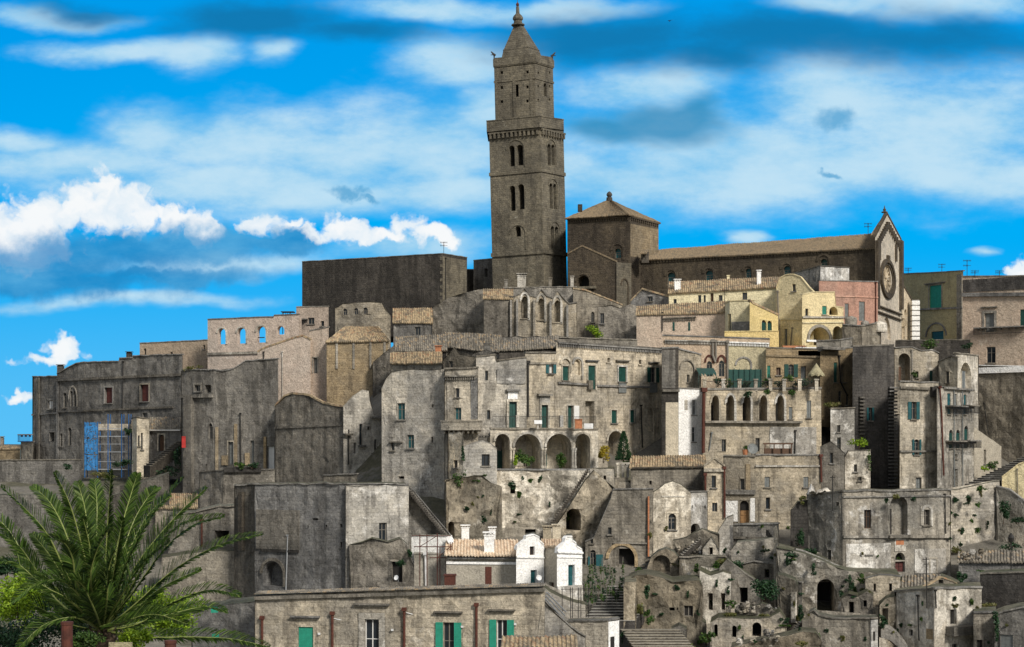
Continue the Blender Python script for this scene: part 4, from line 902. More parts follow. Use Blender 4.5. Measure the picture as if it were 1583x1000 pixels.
H('house', 'little flat roofed house with a blue railing beside the convent end', 'house', [(32, 224), (51, 222)], [683, 683], 735, D=5, m='dark', jit=.03, e=[('balc', 0, 32, 683, 51, 671, .5, 'slab', 'blue')])
def scaffold():
    Y = 203.5; root = empty('scaffold', P3(160, 728, Y)); tag(root, 'scaffold with blue safety net in front of the convent wall', 'scaffold')
    for x in (131, 151, 167, 188, 199):
        m = MB()
        for dy in (0, 1.2): q = P3(x, 728, Y); m.tube([q + Vector((0, dy, -.8)), P3(x, 640 if x > 160 else 652, Y) + Vector((0, dy, 0))], .06, 5)
        m.build('pole', 'blue', root)
    for y in (675, 699, 726):
        m = MB(); a, b = P3(131, y, Y), P3(197, y, Y); m.para(a, b - a, (0, 1.2, 0), (0, 0, .09)); m.tube([a + Vector((0, 0, 1)), b + Vector((0, 0, 1))], .04, 5); m.build('deck', 'metal', root)
    m = MB(); N, M_ = 14, 44; rn = random.Random(2)
    for i in range(N):
        for j in range(M_):
            if rn.random() < .16 or (j % 15 == 14 and rn.random() < .7): continue
            q = lambda i, j: P3(131 + 20 * i / N, 653 + 74 * j / M_, Y) + Vector((0, -.12 - .12 * mn.noise(Vector((i * .5, j * .13, 1))), 0))
            m.face([q(i, j), q(i, j + 1), q(i + 1, j + 1), q(i + 1, j)])
    m.build('safety_net', 'blue_net', root, smooth=True, merge=True)
    m = MB(); m.box(*P3(152, 665, Y + 1.0), *(P3(203, 655, Y + 1.0) + Vector((0, .1, 0)))); m.build('board', 'pale', root)
scaffold()
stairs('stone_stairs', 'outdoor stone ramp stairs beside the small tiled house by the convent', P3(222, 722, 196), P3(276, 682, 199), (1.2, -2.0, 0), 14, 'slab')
# tall left block with terracotta strips
h = H('house', 'tall dark house with rust-brown strips and a planted balcony', 'house', [(280, 192), (330, 189), (430, 186)], [[(280, 573), (330, 572)], [(330, 572), (345, 574), (362, 570), (380, 558), (430, 555)]], 800, D=9, m='dark', jit=.08,
  w=[(0, 'w', 301, 595, 310, 605, {'sur': .2, 'surm': 'warm'}), (0, 'h', 316.5, 595, 326, 607, {'sur': .2}), (0, 'wp', 322, 654, 329, 679, {'sill': 0}), (1, 'd', 353, 683, 361, 718, {'m': 'grey_paint', 'sur': .15}), (1, 'd', 387, 681, 392.5, 717, {'m': 'grey_paint'}), (1, 'd', 413, 690, 424, 726, {'m': 'white_paint'}), (0, 'w', 318, 717, 320.5, 729, {'sill': 0})],
  e=[('band', 0, 280, 610, 330, 609, .4, .3, 'dark'), ('box', 'pilaster', 0, 288, 612, 300, 800, .5, 'dark'), ('box', 'terracotta_strip', 1, 333.5, 660, 337.5, 727, .12, 'ochre'), ('box', 'terracotta_strip', 1, 362.5, 655, 367, 721, .12, 'ochre'), ('box', 'terracotta_strip', 1, 408, 675, 412, 724, .12, 'ochre'),
     ('pipe', 1, [(372, 640), (373, 720)], .06, 'iron'), ('box', 'door_panel', 1, 343, 704, 353, 719, .1, 'ochre'), ('box', 'door_panel', 1, 379, 700, 386, 719, .1, 'ochre')])
h = H('terrace', 'rounded grey balcony terrace below the house with rust-brown strips', 'terrace', [(308, 184), (345, 181), (425, 182)], [730, 727, 726], 800, D=4, m='grey', jit=.03, e=[('box', 'planter', 1, 346, 722, 404, 730, .3, 'black')])
H('house', 'plain grey house with a sloping tiled verge left of the pale corner house', 'house', [(425, 182), (533, 176)], [[(425, 628), (440, 613), (452, 609), (478, 612), (500, 624), (533, 630)]], 760, D=9, m='dark', jit=.05, cop=.2, copm='tile_tan', roofm='tile_grey', e=[('band', 0, 425, 660, 533, 655, .2, .1, 'dark')])
H('house', 'pale sunlit corner house with many thin slits and brackets', 'house', [(531, 175.5), (594, 178)], [[(531, 628), (545, 612), (560, 602), (570, 604), (573, 620), (578, 642), (594, 646)]], 765, D=8, m='pale', jit=.08, cop=0,
  w=[(0, 'w', 555.5, 655, 560.5, 688, {'sill': 1}), (0, 'h', 568, 659, 571.5, 665, {}), (0, 'w', 578.5, 679, 582.5, 698, {'sill': 0}), (0, 'h', 566, 712, 569, 726, {}), (0, 'h', 582, 729, 585, 742, {}), (0, 'h', 574, 700, 577, 705, {}), (0, 'h', 577, 718, 579, 727, {}), (0, 'h', 547, 684, 550, 701, {'r': .4}), (0, 'h', 538, 664, 540, 672, {'r': .4})],
  e=[('box', 'bracket', 0, 531, 670, 543, 673, .5, 'slab'), ('pipe', 0, [(538, 673), (538, 718)], .08, 'iron'), ('pipe', 0, [(590, 645), (590, 745)], .06, 'iron'), ('box', 'bracket', 0, 553, 688, 564, 691, .4, 'slab'), ('box', 'bracket', 0, 572, 644, 594, 647, .4, 'slab')])
H('terrace', 'low parapet wall below the pale corner house on the left', 'wall', [(500, 170), (552, 168)], [735, 733], 800, D=4, m='dark', jit=.05)
# big blank block
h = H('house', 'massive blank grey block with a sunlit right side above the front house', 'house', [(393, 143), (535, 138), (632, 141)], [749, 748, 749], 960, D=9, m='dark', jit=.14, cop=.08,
  w=[(0, 'w', 416.5, 817, 421, 850, {'sill': 0}), (0, 'na', 407, 868, 437, 906, {'r': 1.2}), (0, 'h', 483, 801, 492, 804, {'r': .4}), (0, 'h', 503, 811, 506, 815, {'r': .4}), (0, 'h', 525, 810, 529, 815, {'r': .4}), (0, 'h', 526, 838, 529, 843, {'r': .4}), (0, 'h', 475, 812, 477, 816, {'r': .4})],
  e=[('pipe', 0, [(446, 829), (443, 915)], .06, 'metal'), ('hoodarch', 0, 'a', 402, 862, 442, 906, .25, 'dark'), ('box', 'ledge', 0, 404, 850, 462, 853, .15, 'black'), ('box', 'buttress', 0, 397, 788, 463, 849, .12, 'dark')])
H(None, None, None, [(534.8, 137.4), (632.4, 140.4)], [750, 751], 960, D=.35, m='pale', jit=.1, cop=0, root=h['root'], part='sun_toned_wall', w=[(0, 'w', 586, 808, 598, 838, {'sill': 1})])  # paler right side: its sunlight is put into the stone colour
H('house', 'narrow dark buttress house at the left of the massive block', 'house', [(362, 146), (396, 144)], [751, 749], 960, D=8, m='dark', jit=.08, e=[('box', 'pilaster', 0, 372, 760, 378, 850, .3, 'black')])
q = MB(); q.tube([P3(549, 834, 140.5), P3(553, 862, 140), P3(559, 890, 139.5), P3(563, 913, 139)], .22, 8, r2=.34); tag(q.build('rubbish_chute', 'plastic'), 'pale tapering builders chute leaning on the massive block', 'chute')
H('ruined_wall', 'dark crumbling rubble heap along the foot of the massive block', 'wall', [(540, 137), (640, 136)], [[(540, 842), (560, 838), (575, 832), (600, 838), (618, 832), (630, 842), (640, 875)]], 960, D=2.4, m='rubble', rough=.5, jit=.25, cop=0, w=[(0, 'h', 605, 868, 622, 900, {'r': .5})])
H('house', 'grey flat house with a square dark opening behind the palm', 'house', [(262, 160), (372, 157)], [[(262, 796), (300, 793), (340, 783), (372, 783)]], 900, D=8, m='grey', jit=.08, w=[(0, 'h', 332, 820, 354, 833, {})], e=[('band', 0, 262, 851, 372, 849, .25, .2, 'dark'), ('pipe', 0, [(313, 806), (313, 845)], .1, 'rust')])
H('wall', 'rounded grey terrace wall with ochre stains behind the palm', 'wall', [(250, 150), (400, 146)], [[(250, 862), (330, 851), (385, 851), (400, 858)]], 980, D=5, m='grey', jit=.05, cop=0, rough=.2)
H('house', 'low house with a patch of broken tan tiles behind the palm', 'house', [(240, 168), (304, 166)], [785, 785], 850, D=5, m='grey', roof=('tile_tan', 764, 5, .2), jit=0)
H('wall', 'grey garden wall on the slope left of the tall dark house', 'wall', [(120, 172), (262, 168)], [[(120, 770), (180, 764), (230, 742), (262, 730)]], 880, D=3, m='dark', jit=.1, rough=.2, cop=0)
H('wall', 'weathered stone wall low on the slope behind the palm crown', 'wall', [(-40, 170), (125, 166)], [765, 765], 930, D=3, m='dark', jit=.15, rough=.25, cop=0)
# ---------------------------------------------------------------- houses below the cathedral
H('gabled_house', 'dark little gabled house with a pale tile verge under the transept', 'house', [(975, 206), (1036, 204)], [[(975, 466), (993, 447.5), (1036, 460)]], 540, D=7, m='dark', jit=0, cop=.22, copm='tile_tan', roofm='tile_tan', w=[(0, 'w', 1001, 458, 1009, 466)])
H('long_house', 'long cream house with two white chimneys under a tan tiled roof', 'house', [(1034, 203), (1205, 199)], [453, 443.5], 540, D=8, m='cream', jit=0, roof=('tile_tan', (436, 428), 4.5, .3),
  w=[(0, 'w', 1079, 456, 1084, 468, {}), (0, 'w', 1087.5, 456, 1091, 467, {}), (0, 'w', 1098, 453, 1103, 466, {'m': 'brown_wood'}), (0, 'w', 1111, 456, 1117, 465, {}), (0, 'w', 1147.5, 452, 1155, 463, {}), (0, 'w', 1041, 462, 1046, 469, {})],
  e=[('chim', 1170.5, 419, 1176.5, 444, 201, 'white'), ('chim', 1043, 433, 1052, 452, 203.5, 'white'), ('chim', 1124, 427, 1128, 437, 205, 'cream')])
H('tiled_house', 'low pinkish cream house with a shallow tan tiled roof and awning', 'house', [(984, 196), (1124, 194)], [486, 483], 560, D=8, m='rose', jit=0, roof=('tile_tan', (474, 466), 4, .25), e=[('pipe', 0, [(1024, 484), (1024, 512)], .06, 'iron'), ('dent', 0, 1026, 493, 1076, 491, 14, 'dark'), ('box', 'door', 0, 1040, 498, 1043, 511, .05, 'dark_green'), ('box', 'door', 0, 1064, 498, 1067, 511, .05, 'dark_green')])
H('house', 'bare cream house wall with a dark side window left of the yellow gable', 'house', [(1121, 193.5), (1128, 191), (1166, 190)], [469, 466, 465], 560, D=7, m='cream', jit=.02, w=[(1, 'd', 1125.5, 485, 1130, 512, {'m': 'grey_paint'})], e=[('box', 'wall_panel', 1, 1131, 497, 1160, 513, .05, 'grey')])
H('yellow_house', 'yellow gabled house with twin arched green windows', 'house', [(1159, 187.5), (1203, 190)], [[(1159, 466), (1164, 470), (1203, 488)]], 560, D=7, m='yellow', jit=0, cop=.25, copm='tile_tan', roofm='tile_tan', w=[(0, 'ga', 1177, 495, 1184.5, 515, {'m': 'dark_green', 'sur': .12, 'surm': 'yellow'}), (0, 'ga', 1186, 496, 1193, 516, {'m': 'dark_green', 'sur': .12, 'surm': 'yellow'})])
H('wall', 'yellow roof parapet wall below the cream house with the side window', 'wall', [(1120, 186.5), (1204, 186)], [513, 512], 560, D=3, m='yellow', jit=.01, cop=.1)
h = H('vaulted_house', 'cream house with a rounded barrel vault gable', 'house', [(1200, 193), (1258, 190)], [[(1200, 446), (1206, 430), (1216, 425), (1226, 424.5), (1238, 429), (1250, 444), (1258, 452)]], 560, D=8, m='cream', jit=0, cop=.12,
  w=[(0, 'w', 1224.5, 439, 1230, 450, {}), (0, 'w', 1245.5, 477, 1250, 488, {}), (0, 'd', 1212.5, 508, 1217, 540, {'m': 'grey_paint'})], e=[('pipe', 0, [(1203, 452), (1205, 508), (1204, 535)], .08, 'frame'), ('pipe', 0, [(1225, 508), (1222, 540)], .06, 'frame'), ('band', 0, 1200, 492, 1258, 493, .15, .12, 'cream')])
H('arched_house', 'cream house with a big terrace arch and a small round-headed loggia', 'house', [(1240, 188), (1304, 190.5)], [[(1240, 456), (1256, 452), (1290, 452), (1292, 474), (1304, 476)]], 570, D=7, m='cream', jit=.01, cop=.1,
  w=[(0, 'g', 1271, 473, 1278, 486, {'m': 'green'}), (0, 'ha', 1282, 474, 1295, 487, {'r': 1.2, 'sill': 1}), (0, 'na', 1251, 505, 1282, 534, {'r': 3}), (0, 'na', 1288, 504, 1301, 532, {'r': 2.5}), (0, 'w', 1245, 477, 1249.5, 488)],
  e=[('hoodarch', 0, 'a', 1247, 501, 1286, 534, .35, 'pale'), ('band', 0, 1240, 489, 1304, 489, .2, .2, 'pale'), ('band', 0, 1240, 498, 1304, 497, .15, .12, 'cream'), ('box', 'parapet', 0, 1246, 526, 1303, 529, .2, 'white')])
H('rooftop_house', 'small whitewashed roof block with three tiny windows before the cathedral nave', 'house', [(1206, 198), (1268, 193), (1313, 195)], [[(1206, 437), (1214, 426), (1268, 411)], [(1268, 411), (1313, 414)]], 520, D=6, m='grey', jit=.02, cop=.08,
  w=[(1, 'w', 1279, 425, 1282, 432, {'sill': 0}), (1, 'w', 1291.5, 426, 1294.5, 433, {'sill': 0}), (1, 'w', 1304, 426, 1307, 433, {'sill': 0})], e=[('box', 'whitewash', 1, 1268.3, 413.5, 1312.5, 433.5, .02, 'chalk')])
H('pink_house', 'pink plastered house below the cathedral nave', 'house', [(1266, 192), (1357, 196)], [434, 436], 560, D=7, m='pink', jit=.02, cop=.12, w=[(0, 'g', 1306, 469, 1312, 491, {'m': 'grey_paint'}), (0, 'g', 1328, 466, 1337, 496, {'m': 'grey_paint'})], e=[('band', 0, 1290, 457, 1357, 459, .12, .1, 'pink'), ('pipe', 0, [(1353, 438), (1353, 500)], .07, 'rust')])
H('wall', 'grey terrace wall with a white base below the pink house', 'wall', [(1302, 188), (1332, 187), (1362, 190)], [502, 504, 499], 570, D=5, m='grey', jit=.08)
for i, (x0, x1, y0, y1, mt, lb) in enumerate(((1308, 1327, 488, 502, 'pale', 'largest of the pale water tanks on the terrace below the pink house'), (1332, 1345, 495, 505, 'grey', 'middle grey water tank below the right pink house shutter'), (1350, 1374, 496, 510, 'pale', 'squat pale water tank beside the cathedral portal'))):
    a, b = P3(x0, y1, 187.5 + i * .8), P3(x1, y0, 187.5 + i * .8); r = (b.x - a.x) / 2; q = MB(); hh = b.z - a.z
    q.lathe(((a.x + b.x) / 2, a.y + r, a.z), [(r * .9, -.2), (r, .05), (r, hh * .7), (r * .85, hh * .85), (r * .4, hh * .95), (r * .38, hh), (.05, hh + .03)], 16); tag(q.build('water_tank', mt, None, smooth=True), lb, 'water tank', 'water tanks on the terrace')
# right skyline houses
H('house', 'ochre house with a green shuttered window and arched hood right of the cathedral', 'house', [(1386, 238), (1489, 226)], [[(1388, 424), (1440, 422), (1489, 419)]], 570, D=9, m='olive', jit=.02, cop=.14,
  w=[(0, 'g', 1437, 441, 1455.5, 476, {'m': 'bright_green', 'sur': .2, 'surm': 'grey', 'hood': 438, 'sill': 1}), (0, 'g', 1440, 512, 1459, 535, {'m': 'teal', 'sur': .15, 'surm': 'olive'})],
  e=[('band', 0, 1420, 477, 1489, 474, .25, .2, 'grey'), ('box', 'pilaster', 0, 1480, 424, 1488, 560, .15, 'grey'), ('hoodarch', 0, 'a', 1431, 498, 1464, 520, .22, 'dark')])
q = MB()
for i in range(8):
    a = P3(1410, 463 + 8 * (i + 1), 224); b = P3(1422, 463 + 8 * i, 224); q.box(a.x, a.y, a.z, b.x, a.y + 1.2, b.z - .14); q.box(a.x + .05, a.y + .05, b.z - .138, b.x - .05, a.y + 1.15, b.z - .001, 1)
tag(q.build('white_pillar', ['white', 'dark']), 'white banded masonry pillar beside the cathedral side aisle', 'pillar')
H('house', 'brown house with a dark cornice and framed window at the right edge of the skyline', 'house', [(1488, 203), (1600, 198)], [428, 427], 600, D=9, m='rose', jit=.03, cop=.15,
  w=[(0, 'd', 1522, 484, 1537, 513, {'m': 'grey_paint', 'sur': .3, 'surm': 'grey', 'hood': 475, 'sill': 0}), (0, 'w', 1525, 536, 1539, 561, {'sill': 1}), (0, 'g', 1577, 478, 1590, 505, {'m': 'dark_green'})],
  e=[('box', 'parapet', 0, 1488.5, 429.5, 1599, 449, .1, 'black'), ('band', 0, 1488, 453, 1600, 452, .45, .35, 'dark'), ('balc', 0, 1508, 516, 1590, 505, .8, 'slab', 'iron')])
h = H('retaining_wall', 'high dark-stained wall with a white capping band at the right edge', 'wall', [(1507, 191), (1600, 186)], [565, 567], 760, D=4, m='grey', jit=.0, cop=.1, copm='white', e=[('box', 'cap_band', 0, 1508, 567, 1599, 576, .12, 'white'), ('pipe', 0, [(1522, 625), (1529, 672)], .06, 'iron')])
H('garden_wall', 'dark terrace wall with shrubs under the right skyline houses', 'wall', [(1384, 194), (1500, 192)], [527, 526], 580, D=3, m='black', jit=.06)
# ---------------------------------------------------------------- long rose house and terrace above the pointed arcade
H('long_house', 'long pink and cream house with dentil cornice and pointed hoods above the planted terrace', 'house', [(1024, 183), (1190, 181)], [519, 524.5], 620, D=9, m='rose', jit=.0, cop=.15,
  w=[(0, 'wp', 1092, 558, 1101, 582, {'sill': 0, 'fm': 'frame'}), (0, 'wp', 1111, 557, 1120, 582, {'sill': 0}), (0, 'g', 1140, 565, 1147, 583, {'m': 'teal'})],
  e=[('dent', 0, 1028, 527, 1124, 529, 40, 'pale'), ('dent', 0, 1126, 530, 1189, 532, 26, 'white'), ('pipe', 0, [(1102, 529), (1102, 549), (1106, 560)], .13, 'frame'), ('pipe', 0, [(1107, 529), (1107, 556)], .1, 'frame'), ('pipe', 0, [(1125, 530), (1125, 585)], .11, 'frame'),
     ('hoodarch', 0, 'p', 1089, 548, 1104, 561, .2, 'rust'), ('hoodarch', 0, 'p', 1108, 548, 1123, 561, .2, 'rust'), ('hoodarch', 0, 'a', 1136, 551, 1163, 570, .2, 'pale'), ('box', 'plaster_or_lit_panel', 0, 1126, 533, 1189.5, 600, .025, 'cream')])
H('house', 'tan terrace house with an arched shuttered window and a pipe', 'house', [(1184, 180), (1278, 180)], [538, 541], 640, D=7, m='ochre', jit=.02, cop=.14, w=[(0, 'g', 1181 + 5, 565, 1191, 584, {'m': 'green'}), (0, 'w', 1200, 568, 1207, 580, {'m': 'brown_wood'}), (0, 'oa', 1219, 563, 1227, 583, {'sw': .45, 'sm': 'dark_green'}), (0, 'd', 1238, 566, 1246, 596, {'m': 'grey_paint'})], e=[('band', 0, 1184, 548, 1278, 551, .2, .15, 'ochre')])
H('house', 'tan side house with a tall green shutter next to the dark tower wall', 'house', [(1268, 178), (1318, 181)], [[(1268, 543), (1290, 540), (1318, 538)]], 660, D=6, m='ochre', jit=.03, w=[(0, 'g', 1289, 560, 1294.5, 591, {'m': 'dark_green'}), (0, 'w', 1301, 563, 1307, 591, {'r': .5}), (0, 'w', 1296, 604, 1302, 628, {}), (0, 'w', 1308, 610, 1313, 626, {})], e=[('pipe', 0, [(1296, 552), (1298, 590), (1309, 612)], .08, 'iron'), ('box', 'canopy', 0, 1262, 537, 1296, 541, 1.0, 'grey')])
H('wall', 'rounded grey roof terrace wall above the tan side house', 'wall', [(1262, 182), (1300, 181), (1318, 184)], [527, 526, 523], 560, D=4, m='grey', jit=.04)
q = MB(); a, b = P3(1234, 550, 180), P3(1270, 542, 180); q.para(a, (b.x - a.x, 0, 0), (0, 1.8, .5), (0, 0, b.z - a.z)); tag(q.build('awning', 'plastic'), 'white folded awning on the roof of the tan terrace house', 'awning')
q = MB(); a, b = P3(1214, 541, 182), P3(1250, 537, 182); q.para(a, (b.x - a.x, 0, 0), (0, 2.2, .5), (0, 0, .12)); tag(q.build('roof_sheet', 'terracotta'), 'flat red roof sheet behind the white awning', 'roof sheet')
h = H('arcade_house', 'house with a row of five pointed arches under a planted balustrade', 'house', [(1086, 171), (1270, 174)], [603, 601], 720, D=2.2, m='warm', jit=.02, cop=.2,
  w=[(0, 'np', x - 6.5, 612, x + 6.5, 651, {'r': 1.7}) for x in (1105.5, 1129, 1154.5, 1180, 1206)] + [(0, 'g', 1219.5, 629, 1225, 648, {'m': 'grey_paint'}), (0, 'g', 1247, 619, 1254, 646, {'m': 'grey_paint'}), (0, 'w', 1116, 679, 1122.5, 698, {'sill': 0}), (0, 'w', 1168, 677, 1174.5, 698, {'sill': 0}), (0, 'w', 1248, 688, 1254, 704, {'sill': 0})],
  e=[('hoodarch', 0, 'p', x - 9, 607, x + 9, 651, .25, 'pale') for x in (1105.5, 1129, 1154.5, 1180, 1206)] + [('box', 'ledge', 0, 1088, 650.5, 1238, 654, .5, 'slab'), ('box', 'plaster_or_lit_panel', 0, 1190, 660, 1262, 702, .02, 'chalk'), ('pipe', 0, [(1087, 606), (1086, 700)], .18, 'rust'), ('pipe', 0, [(1100, 670), (1096, 696)], .06, 'grey_paint'), ('pipe', 0, [(1229, 667), (1228, 702)], .07, 'iron')])
for i, x in enumerate((1105.5, 1129, 1154.5, 1180, 1206)):
    f = h['facs'][0]; t0, t1, z0, z1 = f.rect(x - (5 if i != 4 else 4.5), 622 + (4 if i == 0 else 0), x + (1 if i in (1, 3) else 5), 650.5); q = MB(); q.fbox(f, t0, t1, z0, z1, -1.69, -1.6); q.build('door', ('interior_shade', 'brown_wood', 'interior_shade', 'brown_wood', 'grey_paint')[i], h['root'])
H('house', 'whitewashed narrow house beside the pointed arcade', 'house', [(1048, 172), (1086, 173)], [[(1048, 601), (1086, 602)]], 715, D=5, m='white', jit=.02, cop=.15, copm='slab', w=[(0, 'o', 1070, 618, 1076, 641, {'sw': .04, 'sm': 'white_paint', 'fm': 'white_paint'}), (0, 'o', 1069.5, 660, 1075, 683, {'sw': .04, 'sm': 'white_paint', 'fm': 'white_paint'})], e=[('box', 'stain', 0, 1058, 618, 1063, 634, .02, 'warm')])
H('house', 'stone upper house with a round hooded niche above the white house', 'house', [(1044, 174), (1084, 176)], [[(1044, 538.5), (1084, 549)]], 640, D=6, m='warm', jit=.02, cop=.15, w=[(0, 'w', 1062, 579, 1066, 591, {})], e=[('hoodarch', 0, 'a', 1050, 555, 1074, 600, .15, 'grey'), ('box', 'ledge', 0, 1045, 600, 1084, 603, .35, 'slab')])
H('tower_house', 'dark stone tower house projecting right of the main facade', 'building', [(1023, 168), (1049, 168.5)], [539, 538], 745, D=6, m='black', jit=.02, cop=.15, e=[('band', 0, 1023, 602, 1049, 602, .25, .3, 'dark'), ('box', 'plaster_or_lit_panel', 0, 1029, 622, 1048.5, 740, .03, 'buff'), ('box', 'plaster_or_lit_panel', 0, 1023.4, 541, 1044, 600, .02, 'dark')])
# terrace balustrade, planters, awning, parasol
def balustrade():
    Y = 172.5; root = empty('balustrade', P3(1180, 603, Y)); tag(root, 'balustrade with pale posts along the terrace above the pointed arcade', 'balustrade')
    for x in (1089, 1118, 1143, 1168, 1191, 1212, 1236, 1262):
        a = P3(x, 603, Y); m = MB(); m.box(a.x - .18, a.y - .18, a.z - .1, a.x + .18, a.y + .18, a.z + 1.05); m.box(a.x - .25, a.y - .25, a.z + 1.053, a.x + .25, a.y + .25, a.z + 1.17); m.build('post', 'pale', root)
    m = MB(); a, b = P3(1089, 603, Y), P3(1262, 603, Y)
    m.para(a + Vector((0, -.03, .9)), b - a, (0, .06, 0), (0, 0, .06)); m.para(a + Vector((0, -.03, .1)), b - a, (0, .06, 0), (0, 0, .05))
    for i in range(100): x = a.x + (b.x - a.x) * i / 99; m.box(x - .012, a.y - .012, a.z + .1, x + .012, a.y + .012, a.z + .92)
    m.build('railing', 'iron', root)
balustrade()
q = MB(); a, b = P3(1080, 577, 173), P3(1103, 569, 175.5)
for i in range(6):
    x0 = a.x + (b.x - a.x) * i / 6; x1 = a.x + (b.x - a.x) * (i + 1) / 6; q.face([(x0, a.y, a.z), (x1, a.y, a.z), (x1, b.y, b.z), (x0, b.y, b.z)]); q.face([(x0, a.y, a.z), (x0 + .3, a.y - .02, a.z - .35), (x1, a.y, a.z)])
for x in (a.x, b.x - .05): q.box(x, a.y, a.z - 1.8, x + .05, a.y + .05, a.z)
tag(q.build('awning', 'dark_green'), 'small dark green awning at the left end of the terrace', 'awning')
q = MB(); q.box(*P3(1126, 602, 176), *(P3(1177, 571, 176) + Vector((0, .08, 0))))
for i in range(7): x = P3(1126 + 8.4 * i, 571, 175.9); q.box(x.x, x.y - .04, x.z - 2.2, x.x + .05, x.y + .01, x.z + .12)
tag(q.build('screen_fence', 'dark_green'), 'dark green privacy screen on the planted terrace', 'fence')
def parasol():
    t = P3(1262, 561, 175); root = empty('parasol', t - Vector((0, 0, 2.6))); tag(root, 'faded grey-green parasol standing on the terrace by the tan house', 'parasol')
    m = MB(); m.tube([t - Vector((0, 0, 2.7)), t], .04, 6); m.build('pole', 'frame', root)
    m = MB(); n = 8; r = 13 * 175 / F
    for j in range(n):
        a, b = 2 * math.pi * j / n, 2 * math.pi * (j + 1) / n; A = t + Vector((r * math.cos(a), r * math.sin(a), -1.25)); B = t + Vector((r * math.cos(b), r * math.sin(b), -1.25)); M = (A + B) / 2 * .96 + t * .04 + Vector((0, 0, .08))
        m.face([t, A, M]); m.face([t, M, B]); m.face([A, A - Vector((0, 0, .2)), M - Vector((0, 0, .2)), M]); m.face([M, M - Vector((0, 0, .2)), B - Vector((0, 0, .2)), B])
    m.build('canopy', 'olive', root)
parasol()
for i, (x, y, rx, ry, mt, lb) in enumerate(((1110, 590, 9, 8, 'leaf_dark', 'dark shrub at the left end of the planted terrace'), (1126, 592, 8, 9, 'leaf', 'leafy pot plant behind the second terrace post'), (1153, 593, 10, 7, 'leaf_dark', 'dark plant spilling between middle terrace posts'), (1155, 609, 9, 6, 'leaf_dark', 'creeper hanging over the ledge above the middle pointed arch'), (1185, 590, 9, 8, 'leaf', 'green plant under the terrace shutters'), (1190, 588, 6, 9, 'leaf_dark', 'slender dark plant by the fifth terrace post'),
                                              (1203, 594, 8, 7, 'leaf_dark', 'plant behind the railing right of the fifth terrace post'), (1218, 585, 9, 6, 'leaf', 'flowering plant below the arched shuttered window'), (1228, 594, 10, 7, 'leaf_dark', 'broad dark plant below the arched shutters'), (1248, 592, 12, 9, 'leaf_dark', 'large dark shrub under the parasol'), (1184, 606, 5, 6, 'leaf', 'weeds hanging above the fourth pointed arch'), (1224, 606, 5, 5, 'leaf', 'weeds hanging right of the last pointed arch'))):
    bush(x, y, 173.2 if y < 600 else 171.0, rx, ry, 160, .13, mt, lb, 'plant', 'potted_plant', 'plants on the arcade terrace')
bush(1290, 625, 174, 24, 5, 260, .13, 'grass_dry', 'strip of yellow-green plants on the ledge right of the arcade house', 'plant', 'ledge_plants')
# ---------------------------------------------------------------- main facade and its neighbours
h = H('palazzo', 'long pale palazzo with green shutters above the round arcade', 'building', [(812, 165), (860, 166.5), (1026, 176)],
  [[(812, 546), (860, 546)], [(860, 528), (1026, 540)]], 760, D=9, m='warm', jit=.02, cop=.16,
  w=[(0, 'o', 848.5, 562, 855, 577, {'m': 'white_paint', 'sm': 'teal', 'sw': .34}), (0, 'd', 837, 626, 847, 664, {'m': 'dark_green', 'sur': .22}), (1, 'g', 869.5, 566, 879, 588, {'m': 'dark_green', 'sur': .16, 'sill': 1}), (1, 'na', 888, 556, 897, 580, {'r': .3}), (1, 'g', 909, 565, 920.5, 602, {'m': 'dark_green', 'sur': .15, 'hood': 558}), (1, 'g', 956, 567, 968, 590, {'m': 'dark_green', 'sur': .15, 'hood': 558}), (1, 'o', 1005, 568, 1014, 591, {'sm': 'dark_green', 'sw': .42, 'hood': 561}),
     (1, 'h', 939, 553, 943, 560, {'sill': 1, 'r': .6}), (1, 'h', 988, 556, 991.5, 563, {'sill': 1, 'r': .6}), (1, 'd', 877.5, 627, 886, 663, {'m': 'dark_green', 'sur': .1}), (1, 'n', 905, 620, 919, 663, {'r': .8}), (1, 'g', 945, 634, 953.5, 654, {'m': 'dark_green', 'sur': .12}), (1, 'g', 974, 634, 981, 653, {'m': 'dark_green', 'sur': .12}), (1, 'na', 1001, 631, 1011, 667, {'r': .25}), (1, 'na', 940, 667, 962, 724, {'r': 2.0})],
  e=[('dent', 1, 862, 531, 1022, 542, 62, 'grey'), ('band', 0, 812, 560, 860, 560, .2, .12, 'grey'), ('band', 1, 862, 590, 908, 593, .2, .2, 'slab'), ('band', 1, 922, 594.5, 1004, 597, .2, .15, 'slab'), ('pipe', 0, [(815, 562), (815, 645)], .12, 'iron'), ('pipe', 1, [(990, 628), (992, 692)], .07, 'iron'),
     ('hoodarch', 1, 'a', 865, 551, 883, 575, .22, 'pale'), ('hoodarch', 1, 'a', 884, 551, 901, 585, .22, 'pale'), ('box', 'hood', 0, 830, 609, 852, 612, .4, 'slab'), ('box', 'lintel', 0, 834, 612, 850, 626, .05, 'pale'), ('box', 'shutter_panel', 1, 887, 627, 895, 648, .05, 'white_paint'), ('box', 'lower_panel', 1, 956.5, 591, 968, 607, .05, 'grey_paint'), ('box', 'lower_panel', 1, 1004.5, 592, 1016, 607, .05, 'grey_paint'), ('box', 'flower_box', 1, 907, 588, 914, 602, .3, 'grey'), ('hoodarch', 1, 'a', 937, 663, 965, 724, .2, 'pale')])
f = h['facs'][1]; q = MB(); q.fbox(f, *f.rect(941, 688, 945.5, 703), -1.99, -1.9); q.build('window', 'glass', h['root']); q = MB(); q.fbox(f, *f.rect(942, 704, 948, 720), -1.99, -1.9); q.build('door', 'interior_shade', h['root'])
